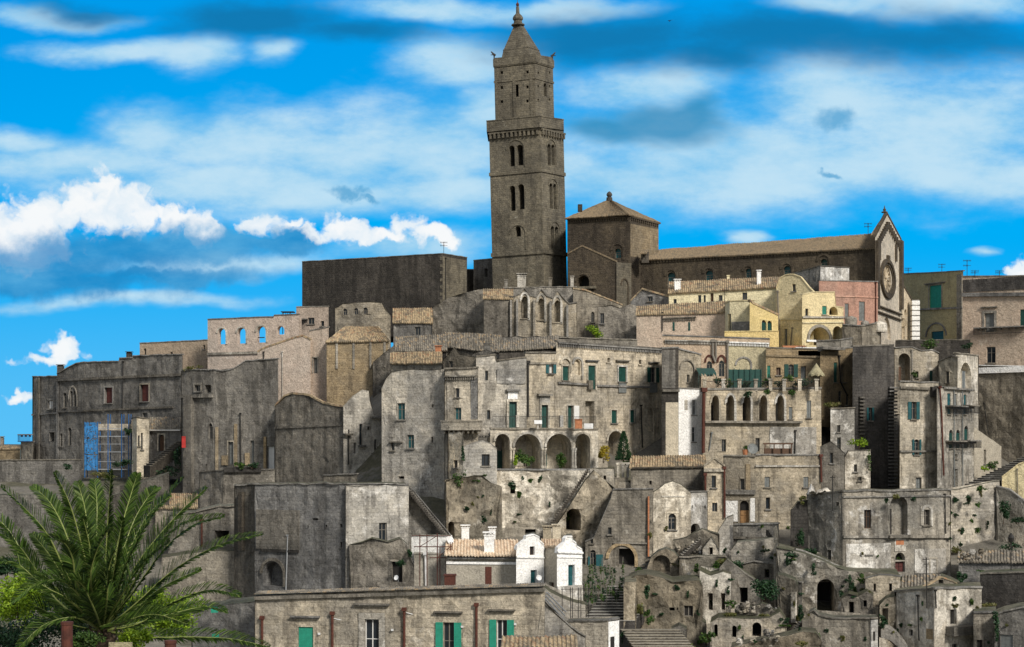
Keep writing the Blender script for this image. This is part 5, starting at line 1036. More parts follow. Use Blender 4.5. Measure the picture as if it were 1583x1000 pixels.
H('roof_house', 'long grey tiled roof house on top of the palazzo', 'house', [(772, 168), (862, 170)], [541, 536], 600, D=5, m='black', roof=('tile_grey', (528, 519), 4, .35), jit=0)
H('house', 'flat grey parapet house behind the palazzo cornice', 'house', [(858, 178), (985, 181)], [522, 526], 600, D=6, m='grey', jit=.05)
H('house', 'stained stone house with a white-linteled balcony door left of the palazzo', 'house', [(736, 162.5), (814, 164)], [[(736, 552), (765, 549), (768, 558), (814, 553)]], 720, D=8, m='warm', jit=.04, cop=.14,
  w=[(0, 'w', 750, 573, 754.5, 588, {'sill': 0}), (0, 'w', 753, 634, 758, 648, {'sill': 0}), (0, 'd', 787, 621, 799, 664, {'m': 'dark_green', 'sur': .25})], e=[('box', 'lintel', 0, 785, 605, 800, 620.5, .06, 'white'), ('box', 'hood', 0, 782, 602, 803, 605, .35, 'slab'), ('box', 'stained_panel', 0, 768, 570, 812, 593, .02, 'grey')])
h = H('house', 'stone house with a solid corbelled balcony and a dark right corner', 'house', [(687, 162.5), (739, 161.5)], [571, 569], 800, D=7, m='warm', jit=.04, cop=.16, w=[(0, 'w', 704, 600, 710, 614, {}), (0, 'w', 703, 630, 713, 649, {'m': 'teal'})], e=[('dent', 0, 688, 583, 736, 582, 14, 'grey'), ('para', 0, 687, 650, 746, 665, 1.0, 'warm'), ('box', 'corner_shade_strip', 0, 728, 584, 738.5, 648, .02, 'dark')])  # dark strip paints the shade at the step in depth
H('attic_house', 'small set back attic house with one window over the corbelled balcony house', 'house', [(684, 166), (738, 164)], [[(684, 556), (696, 545), (702, 536), (712, 548), (738, 552)]], 600, D=5, m='rubble', jit=.06, cop=0, w=[(0, 'w', 694, 558, 700, 568, {})])
H('house', 'big rough house with four blue-dark windows left of the balcony', 'house', [(590, 166.5), (690, 164)], [[(590, 600), (597, 585), (606, 574), (640, 571), (668, 572), (690, 569)]], 840, D=9, m='warm', jit=.05, cop=0,
  w=[(0, 'w', 614, 623, 626, 649, {'m': 'teal'}), (0, 'w', 629.5, 672, 640, 693, {'m': 'teal'}), (0, 'w', 604, 684, 610, 696, {}), (0, 'h', 667, 625, 670, 630, {'r': .5}), (0, 'h', 666.5, 675, 669.5, 684, {'r': .5}), (0, 'h', 616, 736, 625, 740, {'r': .5}), (0, 'h', 680, 781, 687, 794, {'r': .8})],
  e=[('box', 'ledge', 0, 603, 682, 623, 684, .3, 'slab'), ('box', 'stained_panel', 0, 600, 596, 640, 656, .02, 'dark')])
h = HOUSES['big rough house with four blue-dark windows left of the balcony']
for c in list(h['root'].children):
    if c.name.startswith('stained_panel'): bpy.data.objects.remove(c)
# jumbled roofs above the facade
H('roof_house', 'tiled roof house with a dark eave line above the rough house', 'house', [(612, 184), (690, 181)], [543, 541], 600, D=4, m='black', roof=('tile_grey', (521, 517), 4.5, .3), jit=0, e=[('chim', 673, 536, 682, 549, 180, 'terracotta')])
H('roof_house', 'low house with a broken yellowish tile roof above the rough house', 'house', [(604, 178), (682, 172)], [562, 561], 600, D=4, m='grey', roof=('tile_tan', (546, 544), 3.2, .25), jit=0)
H('roof_house', 'tiled roof house below the dark rubble wall', 'house', [(688, 186), (775, 180)], [536, 545], 600, D=4, m='dark', roof=('tile_grey', (514, 518), 4.5, .25), jit=0, e=[('chim', 748, 532, 758, 548, 178, 'grey')])
H('house', 'grey gabled rubble house between the tiled roofs', 'house', [(716, 177), (790, 174)], [[(716, 556), (735, 545), (752, 540), (770, 548), (790, 552)]], 600, D=4, m='rubble', jit=.1, cop=0, rough=.15)
H('wall', 'ragged grey terrace wall under the three pointed gables', 'wall', [(640, 196), (900, 193)], [[(640, 530), (690, 519), (760, 521), (860, 519), (900, 522)]], 600, D=4, m='rubble', rough=.3, jit=.2, cop=0, grid=.9)
# arcade with round arches
def arcade():
    xs = ((765.5, 788), (795, 836), (844, 883.5), (889.5, 912))
    h = H('arcade', 'balcony terrace carried by four big round arches below the palazzo', 'arcade', [(758, 160), (925, 163)], [664, 664], 726, D=4.2, m='pale', jit=0, cop=.18,
      w=[(0, 'na', a, 670.5, b, 725.9, {'r': 3.0}) for a, b in xs], e=[('hoodarch', 0, 'a', a - 3, 667, b + 3, 726, .22, 'pale') for a, b in xs])
    f = h['facs'][0]; root = h['root']
    for x in (791.5, 840, 886.5):
        q = MB(); a = f.tz(x, 724); 
        for dx in (-.14, .14): q.lathe(f.P(a[0] + dx, a[1], .14), [(.16, 0), (.16, .2), (.11, .3), (.1, 1.7), (.17, 1.85), (.17, 2.0)], 8)
        q.build('column', 'pale', root)
    for x0, x1, y0, mt in ((777, 787, 697, 'dark_green'), (795.5, 804, 702, 'teal'), (848, 857, 703, 'dark_green'), (890.5, 899, 703, 'dark_green')):
        t0, t1, z0, z1 = f.rect(x0, y0, x1, 724); q = MB(); q.fbox(f, t0, t1, z0, z1, -2.99, -2.85); q.fbox(f, t0 - .1, t0, z0, z1 + .1, -2.99, -2.8); q.fbox(f, t1, t1 + .1, z0, z1 + .1, -2.99, -2.8); q.build('door', mt, root)
    g = MB(); t0, z0 = f.tz(762, 663); t1, _ = f.tz(921, 663); z0 += .2; n = 76
    for i in range(n + 1):
        t = t0 + (t1 - t0) * i / n; g.fbox(f, t - .012, t + .012, z0, z0 + 1.0, -.1, -.076)
    g.fbox(f, t0, t1, z0 + 1.003, z0 + 1.05, -.12, -.06); g.build('railing', 'iron', root)
    for x in (800.5, 868.5): q = MB(); a = f.tz(x, 662); q.fbox(f, a[0] - .16, a[0] + .16, z0, z0 + 1.15, -.3, .02); q.build('post', 'pale', root)
    return h
arcade()
q = MB(); q.box(*P3(889, 662.5, 160.6), *(P3(900, 648.5, 160.6) + Vector((0, .5, 0)))); q.box(*P3(888.5, 648.4, 160.5), *(P3(900.5, 647.5, 160.5) + Vector((0, .6, 0)))); tag(q.build('cabinet', 'terracotta'), 'orange-brown cabinet on the balcony above the arcade', 'cabinet')
q = MB(); q.box(*P3(903, 662.5, 160.6), *(P3(917, 654.5, 160.6) + Vector((0, .5, 0)))); q.box(*P3(905, 661, 160.58), *(P3(915, 656, 160.58) + Vector((0, .02, 0)))); tag(q.build('air_conditioner', 'plastic'), 'white air conditioner box beside the orange cabinet', 'air conditioner')
q = MB(); a = P3(826, 655, 160); q.para(a, (.75, 0, 0), (0, .45, .35), (0, .02, -.03)); q.box(a.x + .33, a.y + .2, a.z - .5, a.x + .38, a.y + .25, a.z + .1); tag(q.build('solar_panel', 'plastic'), 'white tilted panel standing on the arcade balcony', 'panel')
bush(812, 707, 158.8, 15, 14, 700, .13, 'leaf', 'green bush in the second arch of the arcade', group='bushes by the arcade')
bush(868, 710, 159.2, 11, 12, 550, .12, 'leaf', 'green bush in the third arch of the arcade', group='bushes by the arcade')
bush(797, 712, 158.6, 5, 8, 160, .12, 'leaf_lime', 'small lime plant at the left of the second arch', group='bushes by the arcade')
bush(933, 702, 161, 9, 14, 700, .12, 'leaf_yellow', 'yellow flowering shrub right of the arcade', 'shrub', 'shrub')
def cypress(px, py0, py1, Y, rpx, label):
    b = P3(px, py1, Y); t = P3(px, py0, Y); r = rpx * Y / F; root = empty('conifer', b); tag(root, label, 'tree'); m = MB()
    for i in range(1300):
        u = random.random() ** 1.4; rr = r * (1 - u) ** .8 * random.uniform(.5, 1.08); a = random.uniform(0, 6.283); p = Vector((b.x + rr * math.cos(a), b.y + rr * math.sin(a), b.z + .25 + (t.z - b.z - .25) * u))
        d = Vector((math.cos(a) * .5, math.sin(a) * .5, .8 + random.uniform(-.5, .5))).normalized(); v = d.orthogonal().normalized(); m.face([p, p + d * .09 + v * .05, p + d * .24, p + d * .09 - v * .05])
    m.build('crown', 'leaf_dark', root); q = MB(); q.tube([b - Vector((0, 0, .3)), b + Vector((0, 0, 1.2))], .1, 6); q.build('trunk', 'trunk', root)
cypress(964, 668, 716, 160.5, 12, 'dark cone-shaped conifer beside the yellow shrub')
bush(967, 714, 160.2, 6, 4, 150, .1, 'leaf', 'light green plant at the foot of the conifer', 'plant', 'plant')
def pillars():
    root = empty('stone_balustrade', P3(963, 742, 158)); tag(root, 'group of three pale stone pillars on a block below the conifer', 'balustrade')
    for x in (955.5, 963, 970.5): q = MB(); a, b = P3(x - 2, 738, 158), P3(x + 2, 717, 158); q.box(a.x, a.y, a.z, b.x, a.y + .3, b.z - .15); q.box(a.x - .05, a.y - .05, b.z - .147, b.x + .05, a.y + .35, b.z); q.build('pillar', 'pale', root)
    q = MB(); a, b = P3(952, 717, 158), P3(974, 714.5, 158); q.box(a.x, a.y - .05, a.z + .003, b.x, a.y + .4, b.z); q.build('lintel', 'pale', root)
    q = MB(); a, b = P3(951, 756, 157.8), P3(981, 738, 157.8); q.box(a.x, a.y, a.z, b.x - .6, a.y + .8, b.z - .003); q.box(b.x - .6, a.y + .1, a.z, b.x, a.y + .7, b.z - .8); q.build('base', 'warm', root)
pillars()
# rocky wall below the arcade, its stairs and cave
H('rock_wall', 'rough whitewashed retaining wall directly under the round arcade', 'wall', [(752, 158.5), (918, 158.5)], [727, 727], 900, D=5, m='chalk', rough=.5, jit=.02, cop=.16, grid=.5, w=[(0, 'h', 789, 753, 796, 763, {'r': .8}), (0, 'h', 812, 818, 828, 836, {'r': .8})])
H('rock_wall', 'stone house front with a grated window and weeds left of the arcade', 'house', [(714, 156), (768, 157.5)], [[(714, 692), (724, 689), (745, 682), (758, 686), (768, 694)]], 900, D=6, m='warm', jit=.05, cop=.08, rough=.12, w=[(0, 'w', 744.5, 702, 757, 720, {'fm': 'iron'})], e=[('chim', 740, 675, 753, 684, 158.5, 'dark')])
H('house', 'stone wall house with a tiny window below the corbelled balcony', 'house', [(692, 157), (716, 155.5)], [668, 668], 860, D=5, m='warm', jit=.05, cop=0, w=[(0, 'w', 701, 711, 707.5, 723, {})])
H('rock_face', 'bare brown rock face with streaks below the grated window house', 'rock', [(690, 153.5), (775, 156)], [[(690, 742), (720, 738), (745, 735), (775, 752)]], 900, D=5, m='rock', rough=.8, jit=.3, cop=0, w=[(0, 'ha', 686 + 7, 806, 702, 832, {'r': 1.5})])
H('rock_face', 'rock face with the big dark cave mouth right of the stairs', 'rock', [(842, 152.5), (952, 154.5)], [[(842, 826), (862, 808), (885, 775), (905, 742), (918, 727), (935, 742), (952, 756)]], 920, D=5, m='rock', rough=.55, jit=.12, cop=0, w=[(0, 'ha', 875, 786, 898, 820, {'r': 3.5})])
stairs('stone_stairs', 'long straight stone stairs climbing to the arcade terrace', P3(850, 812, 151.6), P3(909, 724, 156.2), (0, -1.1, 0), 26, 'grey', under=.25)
H('wall', 'stone parapet wall beside the pillars under the conifer', 'wall', [(912, 158.2), (985, 157.5)], [[(912, 724), (950, 723), (951, 742), (985, 748)]], 830, D=4, m='warm', jit=.05, rough=.2, cop=0, w=[(0, 'h', 933, 735, 937, 741, {'r': .4})])
for x, y, rx, ry, lb in ((711, 740, 12, 16, 'big weed bush hanging under the grated window house'), (716, 700, 4, 14, 'tall thin weed in the corner left of the grated window'), (790, 750, 8, 6, 'weed tuft above the niche in the whitewashed wall'), (803, 765, 5, 6, 'weed tuft right of the niche in the whitewashed wall'), (819, 743, 4, 3, 'tiny weed on the whitewashed wall'), (875, 797, 6, 9, 'weeds left of the cave mouth'), (897, 777, 6, 5, 'weeds on top of the cave mouth'), (925, 766, 6, 3, 'small weed on the rock above the cave'), (722, 786, 4, 3, 'small weed on the brown rock face')):
    bush(x, y, 155.6 if x > 770 else 154.0, rx, ry, 220, .12, 'leaf' if x % 2 else 'leaf_dark', lb, 'plant', 'wall_plant', 'weeds on the rock and walls', stem=True)
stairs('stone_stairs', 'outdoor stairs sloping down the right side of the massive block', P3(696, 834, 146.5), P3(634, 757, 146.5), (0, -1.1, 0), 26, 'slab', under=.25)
H('wall', 'triangular stair wall right of the massive block', 'wall', [(630, 146.6), (700, 146.6)], [[(630, 752), (640, 760), (700, 832)]], 920, D=.35, m='warm', jit=.02, cop=.1)
# ---------------------------------------------------------------- right middle: tower wall, balcony houses
h = H('tower_house', 'very tall dark stained tower wall on the right', 'building', [(1318, 174), (1382, 176)], [536, 534], 790, D=7, m='black', jit=.03, cop=.15, w=[(0, 'o', 1342.5, 630, 1348, 650, {'sm': 'teal', 'sw': .22})])
root = h['root']; f = h['facs'][0]
for x0, x1, y0, y1 in ((1327, 1335, 610, 672), (1373, 1385, 595, 756)):
    q = MB(); t0, t1, za, zb = f.rect(x0, y0, x1, y1); n = int((zb - za) / .36)
    for i in range(n): q.fbox(f, t0, t1, za + (zb - za) * i / n, za + (zb - za) * (i + .45) / n, .003, .3)
    q.build('stepped_strip', 'dark', root)
H('house', 'stone house with a big arched doorway and terrace plants above the right tower', 'house', [(1383, 181), (1452, 182)], [[(1383, 538), (1410, 537), (1425, 543), (1440, 541), (1452, 546)]], 640, D=6, m='warm', jit=.05, cop=.1, w=[(0, 'na', 1389, 546, 1407, 588, {'r': 1.4}), (0, 'g', 1437, 573, 1442, 591, {'m': 'dark_green'}), (0, 'w', 1416, 574, 1420, 584, {})], e=[('box', 'pilaster', 0, 1408.5, 540, 1411, 588, .12, 'grey')])
f = HOUSES['stone house with a big arched doorway and terrace plants above the right tower']['facs'][0]; q = MB(); q.fbox(f, *f.rect(1396, 566, 1401, 587), -1.39, -1.3); q.build('door', 'brown_wood', HOUSES['stone house with a big arched doorway and terrace plants above the right tower']['root'])
H('gabled_house', 'small gabled stone house with a sloping moulding over the balconies', 'house', [(1450, 178), (1480, 176)], [[(1450, 560), (1470, 551), (1480, 553)]], 660, D=5, m='pale', jit=.02, cop=.14, w=[(0, 'w', 1462, 574, 1467.5, 592, {})])
H('house', 'pale stone house with a deep arched recess above the right balconies', 'house', [(1478, 176.5), (1513, 183)], [546, 550], 670, D=5, m='pale', jit=.04, cop=.12, w=[(0, 'na', 1484, 560, 1502, 612, {'r': 1.0}), (0, 'd', 1487.5, 573, 1493, 602, {'m': 'grey_paint', 'r': .1})])
h = H('house', 'tall pale house with green shutters and an odd mushroom-shaped window', 'house', [(1391, 168.5), (1451, 170)], [590, 592], 800, D=7, m='pale', jit=.05, cop=.12,
  w=[(0, 'o', 1408.5, 621, 1416.5, 648, {'sm': 'teal', 'sw': .38, 'sill': 1}), (0, 'oa', 1413, 679, 1421, 703, {'sm': 'teal', 'sw': .22}), (0, 'd', 1416, 738, 1424.5, 757, {'m': 'grey_paint'})], e=[('band', 0, 1391, 597, 1436, 599, .25, .2, 'grey'), ('band', 0, 1391, 696, 1451, 696, .2, .15, 'grey'), ('box', 'terrace_block', 0, 1438, 598, 1450, 614, .4, 'black')])
h = H('balcony_house', 'narrow pale house with two iron balconies and tall green shutters', 'house', [(1449, 168), (1506, 176)], [[(1449, 598), (1472, 600), (1506, 604)]], 800, D=8, m='pale', jit=.04, cop=.12,
  w=[(0, 'g', 1464.5, 608, 1470, 640, {'m': 'teal'}), (0, 'g', 1474, 609, 1479.5, 640, {'m': 'grey_paint'}), (0, 'g', 1490, 610, 1494, 640, {'m': 'teal'}), (0, 'ga', 1467, 664, 1473, 693, {'m': 'dark_green'}), (0, 'ga', 1478, 664, 1484, 693, {'m': 'dark_green'}), (0, 'ga', 1490.5, 658, 1496.5, 692, {'m': 'dark_green'}), (0, 'd', 1475, 725, 1481, 757, {'m': 'grey_paint'}), (0, 'w', 1476, 702, 1480, 709, {})],
  e=[('balc', 0, 1461, 640, 1485, 627, .9, 'slab', 'iron'), ('balc', 0, 1487.5, 639, 1502, 626, .9, 'slab', 'iron'), ('balc', 0, 1462, 693, 1485, 681, .8, 'slab', 'iron'), ('balc', 0, 1487.5, 692, 1505, 680, .9, 'slab', 'iron'), ('pipe', 0, [(1451, 600), (1454, 640), (1457, 735)], .09, 'rust'), ('pipe', 0, [(1473.5, 600), (1474, 757)], .06, 'grey_paint'), ('pipe', 0, [(1486.5, 602), (1487, 757)], .06, 'grey_paint'), ('band', 0, 1459, 598, 1500, 601, .2, .3, 'grey')])
H('house', 'small house with a dark doorway below the white capped wall', 'house', [(1506, 178), (1548, 182)], [[(1506, 660), (1515, 670), (1535, 680), (1548, 690)]], 780, D=3, m='buff', jit=.04, cop=0, w=[(0, 'w', 1521, 695, 1524.5, 717)])
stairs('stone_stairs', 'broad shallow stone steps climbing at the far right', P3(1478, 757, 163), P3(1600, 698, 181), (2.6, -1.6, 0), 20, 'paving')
H('wall', 'plain yellowish wall at the right edge below the broad steps', 'wall', [(1549, 160), (1610, 158)], [[(1549, 738), (1575, 718), (1610, 706)]], 800, D=3, m='cream', jit=.0, cop=.12, e=[('pipe', 0, [(1573, 726), (1574, 770)], .04, 'frame')])
H('wall', 'brown retaining wall with dark ivy at the right edge', 'wall', [(1540, 157), (1610, 154)], [[(1540, 752), (1560, 757), (1590, 780), (1610, 785)]], 900, D=3, m='rock', rough=.3, jit=.1, cop=.1)
H('retaining_wall', 'tan retaining wall dotted with green weeds right of the big ruined house', 'wall', [(1455, 155), (1548, 157.5)], [[(1455, 758), (1480, 757), (1520, 748), (1548, 742)]], 900, D=4, m='warm', rough=.3, jit=.06, cop=0)
H('house', 'whitewashed small house block beside the very tall dark tower wall', 'house', [(1284, 173), (1322, 173.2)], [632, 631], 720, D=5, m='chalk', jit=.03, cop=.12, w=[(0, 'w', 1294, 657, 1299, 668, {}), (0, 'w', 1294, 676, 1300, 704, {})])
H('house', 'little pale house with creeper at the foot of the very tall dark tower wall', 'house', [(1303, 170), (1346, 170.2)], [[(1303, 712), (1312, 697), (1346, 696)]], 800, D=4, m='chalk', jit=.04, cop=.08, w=[(0, 'w', 1320, 718, 1325, 729, {}), (0, 'w', 1327, 737, 1332, 743, {})])
H('wall', 'narrow dark wall between the wide five-window house and the little pale house', 'wall', [(1268, 166), (1306, 166.5)], [[(1268, 690), (1285, 682), (1306, 700)]], 800, D=4, m='dark', jit=.06, cop=0, w=[(0, 'w', 1283, 700, 1288, 716)])
# lower houses in the middle right
H('house', 'wide stone house with five small windows below the pointed arcade', 'house', [(1118, 160), (1168, 159), (1270, 160.5)], [[(1118, 705), (1168, 706)], [(1168, 704), (1270, 704)]], 860, D=8, m='warm', jit=.03, cop=.15,
  w=[(0, 'w', 1144, 740, 1151, 757, {'sill': 1}), (0, 'da', 1143, 774, 1158, 812, {'m': 'wood', 'sur': .12}), (1, 'g', 1182, 737, 1190, 753, {'m': 'grey_paint'}), (1, 'g', 1242, 737, 1250, 753, {'m': 'grey_paint'}), (1, 'w', 1184, 769, 1190.5, 787, {})],
  e=[('band', 1, 1168, 719, 1270, 719, .15, .1, 'pale'), ('box', 'whitewash', 0, 1122, 774, 1141, 806, .02, 'white'), ('box', 'whitewash', 0, 1160, 770, 1167, 806, .02, 'white'), ('box', 'cornice', 0, 1120, 757, 1168, 764, .15, 'grey'), ('box', 'pilaster', 0, 1153, 717, 1160, 757, .08, 'ochre'), ('pipe', 1, [(1268, 706), (1269, 745)], .1, 'rust')])
f = HOUSES['wide stone house with five small windows below the pointed arcade']['facs'][0]; q = MB(); q.face([f.P(f.tz(1143.6, 790)[0], z, -.25) for z in (f.tz(1150, 789)[1], f.tz(1150, 775)[1])] + [f.P(f.tz(1157.4, 790)[0], z, -.25) for z in (f.tz(1150, 775)[1], f.tz(1150, 789)[1])]); q.build('door_transom', 'interior_shade', HOUSES['wide stone house with five small windows below the pointed arcade']['root'])
H('roof_house', 'low dark house under a broad mossy tile roof below the palazzo', 'house', [(975, 157), (1090, 159)], [721, 719], 830, D=5, m='dark', roof=('tile_tan', (706, 704), 4.2, .3), jit=0, w=[(0, 'h', 1004, 743, 1007.5, 749, {'r': .5})], e=[('band', 0, 975, 722, 1090, 720, .15, .25, 'black')])
h = H('tower_house', 'narrow pale tower house with a small pediment and two windows', 'building', [(1088, 153.5), (1121, 153.5)], [[(1088, 722), (1104.5, 709), (1121, 722)]], 860, D=5, m='warm', jit=0, cop=.2, copm='pale', w=[(0, 'w', 1100, 735, 1107, 754, {'sill': 1}), (0, 'w', 1101, 777, 1109, 791, {'sill': 0})], e=[('band', 0, 1088, 724, 1121, 724, .3, .2, 'pale'), ('pipe', 0, [(1090, 735), (1091, 795)], .1, 'rust'), ('pipe', 0, [(1119.5, 725), (1120, 800)], .1, 'rust')])
H('house', 'whitewashed ruined house with a round gable and arched window', 'house', [(1008, 150.5), (1068, 151.5)], [[(1008, 762), (1018, 756), (1028, 748), (1040, 744), (1052, 749), (1062, 757), (1068, 762)]], 890, D=4, m='chalk', jit=.15, rough=.12, cop=0, w=[(0, 'wa', 1033, 794, 1045, 819, {'sill': 1, 'sur': .15})], e=[('band', 0, 1022, 766, 1058, 766, .12, .12, 'pale')])
H('house', 'small plastered house with a dark arched doorway next to the round gable', 'house', [(1060, 151.5), (1094, 152)], [761, 760], 890, D=4, m='chalk', jit=.06, cop=.1, w=[(0, 'ha', 1068, 809, 1082, 832, {'r': 1.2}), (0, 'h', 1069, 781, 1071, 786, {'r': .3}), (0, 'h', 1089, 781, 1091, 786, {'r': .3})])
H('cave_house', 'grey vaulted cave house with shutters and a deep arched window', 'house', [(905, 150), (1010, 150)], [[(905, 838), (918, 832), (932, 800), (944, 772), (948, 757), (1010, 756)]], 910, D=5, m='grey', jit=.03, cop=.12,
  w=[(0, 'h', 957, 848, 982, 875, {'r': .9}), (0, 'w', 940, 815, 945.5, 826, {}), (0, 'wa', 912.5, 850, 921, 878, {'sill': 0}), (0, 'w', 913, 831, 917, 840, {})], e=[('hoodarch', 0, 'a', 936, 838, 986, 876, .3, 'ochre'), ('box', 'pilaster', 0, 1001, 767, 1008, 860, .2, 'rock'), ('box', 'pilaster', 0, 1001.2, 767, 1003.5, 860, .25, 'terracotta'), ('box', 'shutter', 0, 921.5, 857, 932, 877, .08, 'teal'), ('box', 'shutter', 0, 909, 860, 912, 877, .08, 'teal'), ('band', 0, 948, 838, 1000, 839, .12, .12, 'grey')])
h = H('house', 'large ruined two-storey house with a tall niche and whitewashed ground floor', 'house', [(1247, 146), (1303, 142.5), (1470, 146)], [765, 760, 758], 960, D=8, m='rock', jit=.05, cop=.14,
  w=[(1, 'w', 1336, 788, 1347, 817, {'m': 'interior_shade', 'sill': 0, 'fm': 'brown_wood'}), (1, 'na', 1376, 766, 1403, 827, {'r': .8}), (1, 'w', 1428, 788, 1437, 812, {'m': 'interior_shade', 'sur': .35, 'surm': 'pale', 'sill': 1}), (1, 'w', 1338.5, 840, 1348, 857, {'m': 'interior_shade'}), (1, 'w', 1338.5, 866, 1348, 879, {'m': 'interior_shade', 'sill': 0}), (1, 'ha', 1384, 854, 1399, 866, {'r': .6}), (1, 'd', 1384, 868, 1399, 884, {'m': 'red_wood'}), (1, 'd', 1438, 864, 1447, 886, {'m': 'brown_wood', 'sur': .15}), (0, 'h', 1279, 850, 1285, 865, {'r': .6}), (0, 'h', 1292, 776, 1297, 782, {'r': .4})],
  e=[('band', 1, 1303, 828, 1380, 828, .2, .15, 'grey'), ('band', 1, 1404, 827, 1465, 827, .25, .25, 'grey'), ('box', 'niche_sill', 1, 1372, 827, 1407, 831, .45, 'slab'), ('box', 'whitewash', 1, 1308, 840, 1377, 882, .02, 'chalk'), ('box', 'whitewash', 1, 1414, 848, 1462, 886, .02, 'chalk'), ('box', 'whitewash', 1, 1383, 832, 1400, 852, .02, 'chalk'), ('box', 'brick_patch', 1, 1385, 835, 1397, 842, .04, 'terracotta'), ('hoodarch', 1, 'a', 1424, 780, 1441, 813, .2, 'pale'), ('band', 1, 1303, 767, 1470, 765, .12, .1, 'grey'), ('pipe', 1, [(1460, 765), (1461, 825)], .05, 'iron')])
f = h['facs'][1]; q = MB(); q.fbox(f, *f.rect(1377, 787, 1385, 826), -.79, -.7); q.build('door', 'interior_shade', h['root'])
H('house', 'dark grey side house under a heap of pale tiles at the right', 'house', [(1482, 143), (1610, 141)], [867, 868], 960, D=6, m='dark', roof=('tile_grey', (853, 851), 4, .25), jit=0)
H('house', 'dark brown house stepping down at the lower right edge', 'house', [(1515, 137), (1610, 134)], [888, 884], 1050, D=5, m='black', jit=.06)
h = H('gabled_house', 'low gabled ruin with tiles and one black attic opening', 'house', [(1424, 132), (1494, 134)], [[(1424, 912), (1440, 902), (1455, 893), (1472, 899), (1494, 911)]], 1000, D=5, m='grey', jit=.06, cop=.12, copm='tile_tan', w=[(0, 'h', 1451, 896, 1458, 911, {'r': 1})])
H('roof_house', 'rubble tiled lean-to roof house left of the low gabled ruin', 'house', [(1396, 134), (1452, 132.5)], [908, 909], 1000, D=3, m='grey', roof=('tile_grey', (890, 889), 3.4, .2), jit=0)
h = H('house', 'pale grey house with a small stone balcony at the lower right', 'house', [(1383, 131), (1444, 127.5), (1518, 130)], [915, 911, 909], 1080, D=6, m='chalk', jit=.05, cop=.14, w=[(1, 'd', 1469, 942, 1479, 965, {'m': 'interior_shade'}), (1, 'w', 1472, 995, 1482, 1010, {}), (0, 'w', 1405, 973, 1411, 983, {'sill': 0})], e=[('para', 1, 1462, 978, 1495, 967, .9, 'slab'), ('box', 'ochre_patch', 0, 1432, 972, 1442, 988, .02, 'ochre'), ('pipe', 0, [(1420, 922), (1422, 990)], .06, 'iron'), ('pipe', 1, [(1432 + 13, 864 + 50), (1446, 940)], .05, 'iron')])
H('wall', 'stone yard wall with a tall dark doorway beside the arched steps', 'wall', [(1358, 130.5), (1398, 131.5)], [[(1358, 935), (1370, 925), (1398, 918)]], 1080, D=3, m='rock', rough=.3, jit=.1, cop=0, w=[(0, 'h', 1364, 940, 1373, 975, {'r': 1.2})])
H('house', 'small house with a dark doorway at the bottom right corner', 'house', [(1505, 126), (1540, 126)], [948, 947], 1080, D=5, m='grey', jit=.06, w=[(0, 'd', 1510, 989, 1519, 1010, {'m': 'interior_shade'})])
H('house', 'corner house with grey shutters and creeper at the bottom right edge', 'house', [(1537, 125), (1610, 123)], [[(1537, 952), (1552, 946), (1580, 940), (1610, 940)]], 1080, D=5, m='grey', jit=.08, w=[(0, 'g', 1546, 981, 1566, 1010, {'m': 'grey_paint'})])
# arched stairs bottom right
q = MB(); pr = [P3(1362 + 44 * u, 972 + 40 * u * u - 2, 126) for u in [i / 10 for i in range(11)]]
for a, b in zip(pr, pr[1:]): q.para(a - Vector((0, 0, .8)), b - a, (0, 1.6, 0), (0, 0, .8)); q.para(a + Vector((0, -.02, .003)), b - a, (0, .2, 0), (0, 0, .35))
tag(q.build('arched_ramp', 'grey'), 'curved stone ramp arching down below the tall dark doorway', 'ramp')
# ---------------------------------------------------------------- ruins at bottom centre and right
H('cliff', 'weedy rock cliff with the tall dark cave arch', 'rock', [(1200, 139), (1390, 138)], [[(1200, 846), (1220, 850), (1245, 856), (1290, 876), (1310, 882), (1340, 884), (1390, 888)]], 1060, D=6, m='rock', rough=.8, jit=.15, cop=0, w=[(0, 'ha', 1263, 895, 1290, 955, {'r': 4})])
H('wall', 'sloping parapet wall running down to the big ruined house', 'wall', [(1230, 140.5), (1300, 141.2)], [[(1230, 850), (1240, 852), (1296, 876), (1300, 880)]], 900, D=.6, m='grey', jit=.02, cop=.15)
H('wall', 'dark ivy-grown wall left of the big ruined house', 'wall', [(1222, 145), (1252, 146)], [[(1222, 790), (1232, 776), (1252, 772)]], 900, D=3, m='black', rough=.3, jit=.1, cop=0)
H('wall', 'grey terrace wall below the wooden arched door', 'wall', [(1130, 149), (1204, 147)], [812, 810], 900, D=4, m='grey', jit=.04, cop=.14, e=[('band', 0, 1130, 829, 1195, 830, .2, .2, 'slab')])
H('wall', 'whitewashed stub wall with a dark corner below the small pediment tower', 'wall', [(1106, 148), (1134, 148.5)], [[(1106, 832), (1112, 818), (1124, 800), (1134, 796)]], 880, D=2, m='chalk', rough=.2, jit=.15, cop=0, e=[('box', 'painted_corner_shadow', 0, 1128, 812, 1133, 850, .02, 'dark')])  # dark strip on the wall paints the shadow in its corner
H('wall', 'rough stone bank below the small plastered house', 'wall', [(1040, 147), (1112, 146)], [[(1040, 836), (1060, 832), (1085, 818), (1098, 822), (1112, 826)]], 900, D=2.5, m='rock', rough=.4, jit=.2, cop=0)
H('ruined_house', 'broken rubble vault with a yellowish niche', 'house', [(1000, 143.5), (1056, 143.5)], [[(1000, 878), (1006, 862), (1018, 852), (1030, 848), (1042, 853), (1050, 862), (1056, 880)]], 930, D=3, m='rubble', rough=.35, jit=.2, cop=0, w=[(0, 'na', 1009, 858, 1036, 884, {'r': .7})])
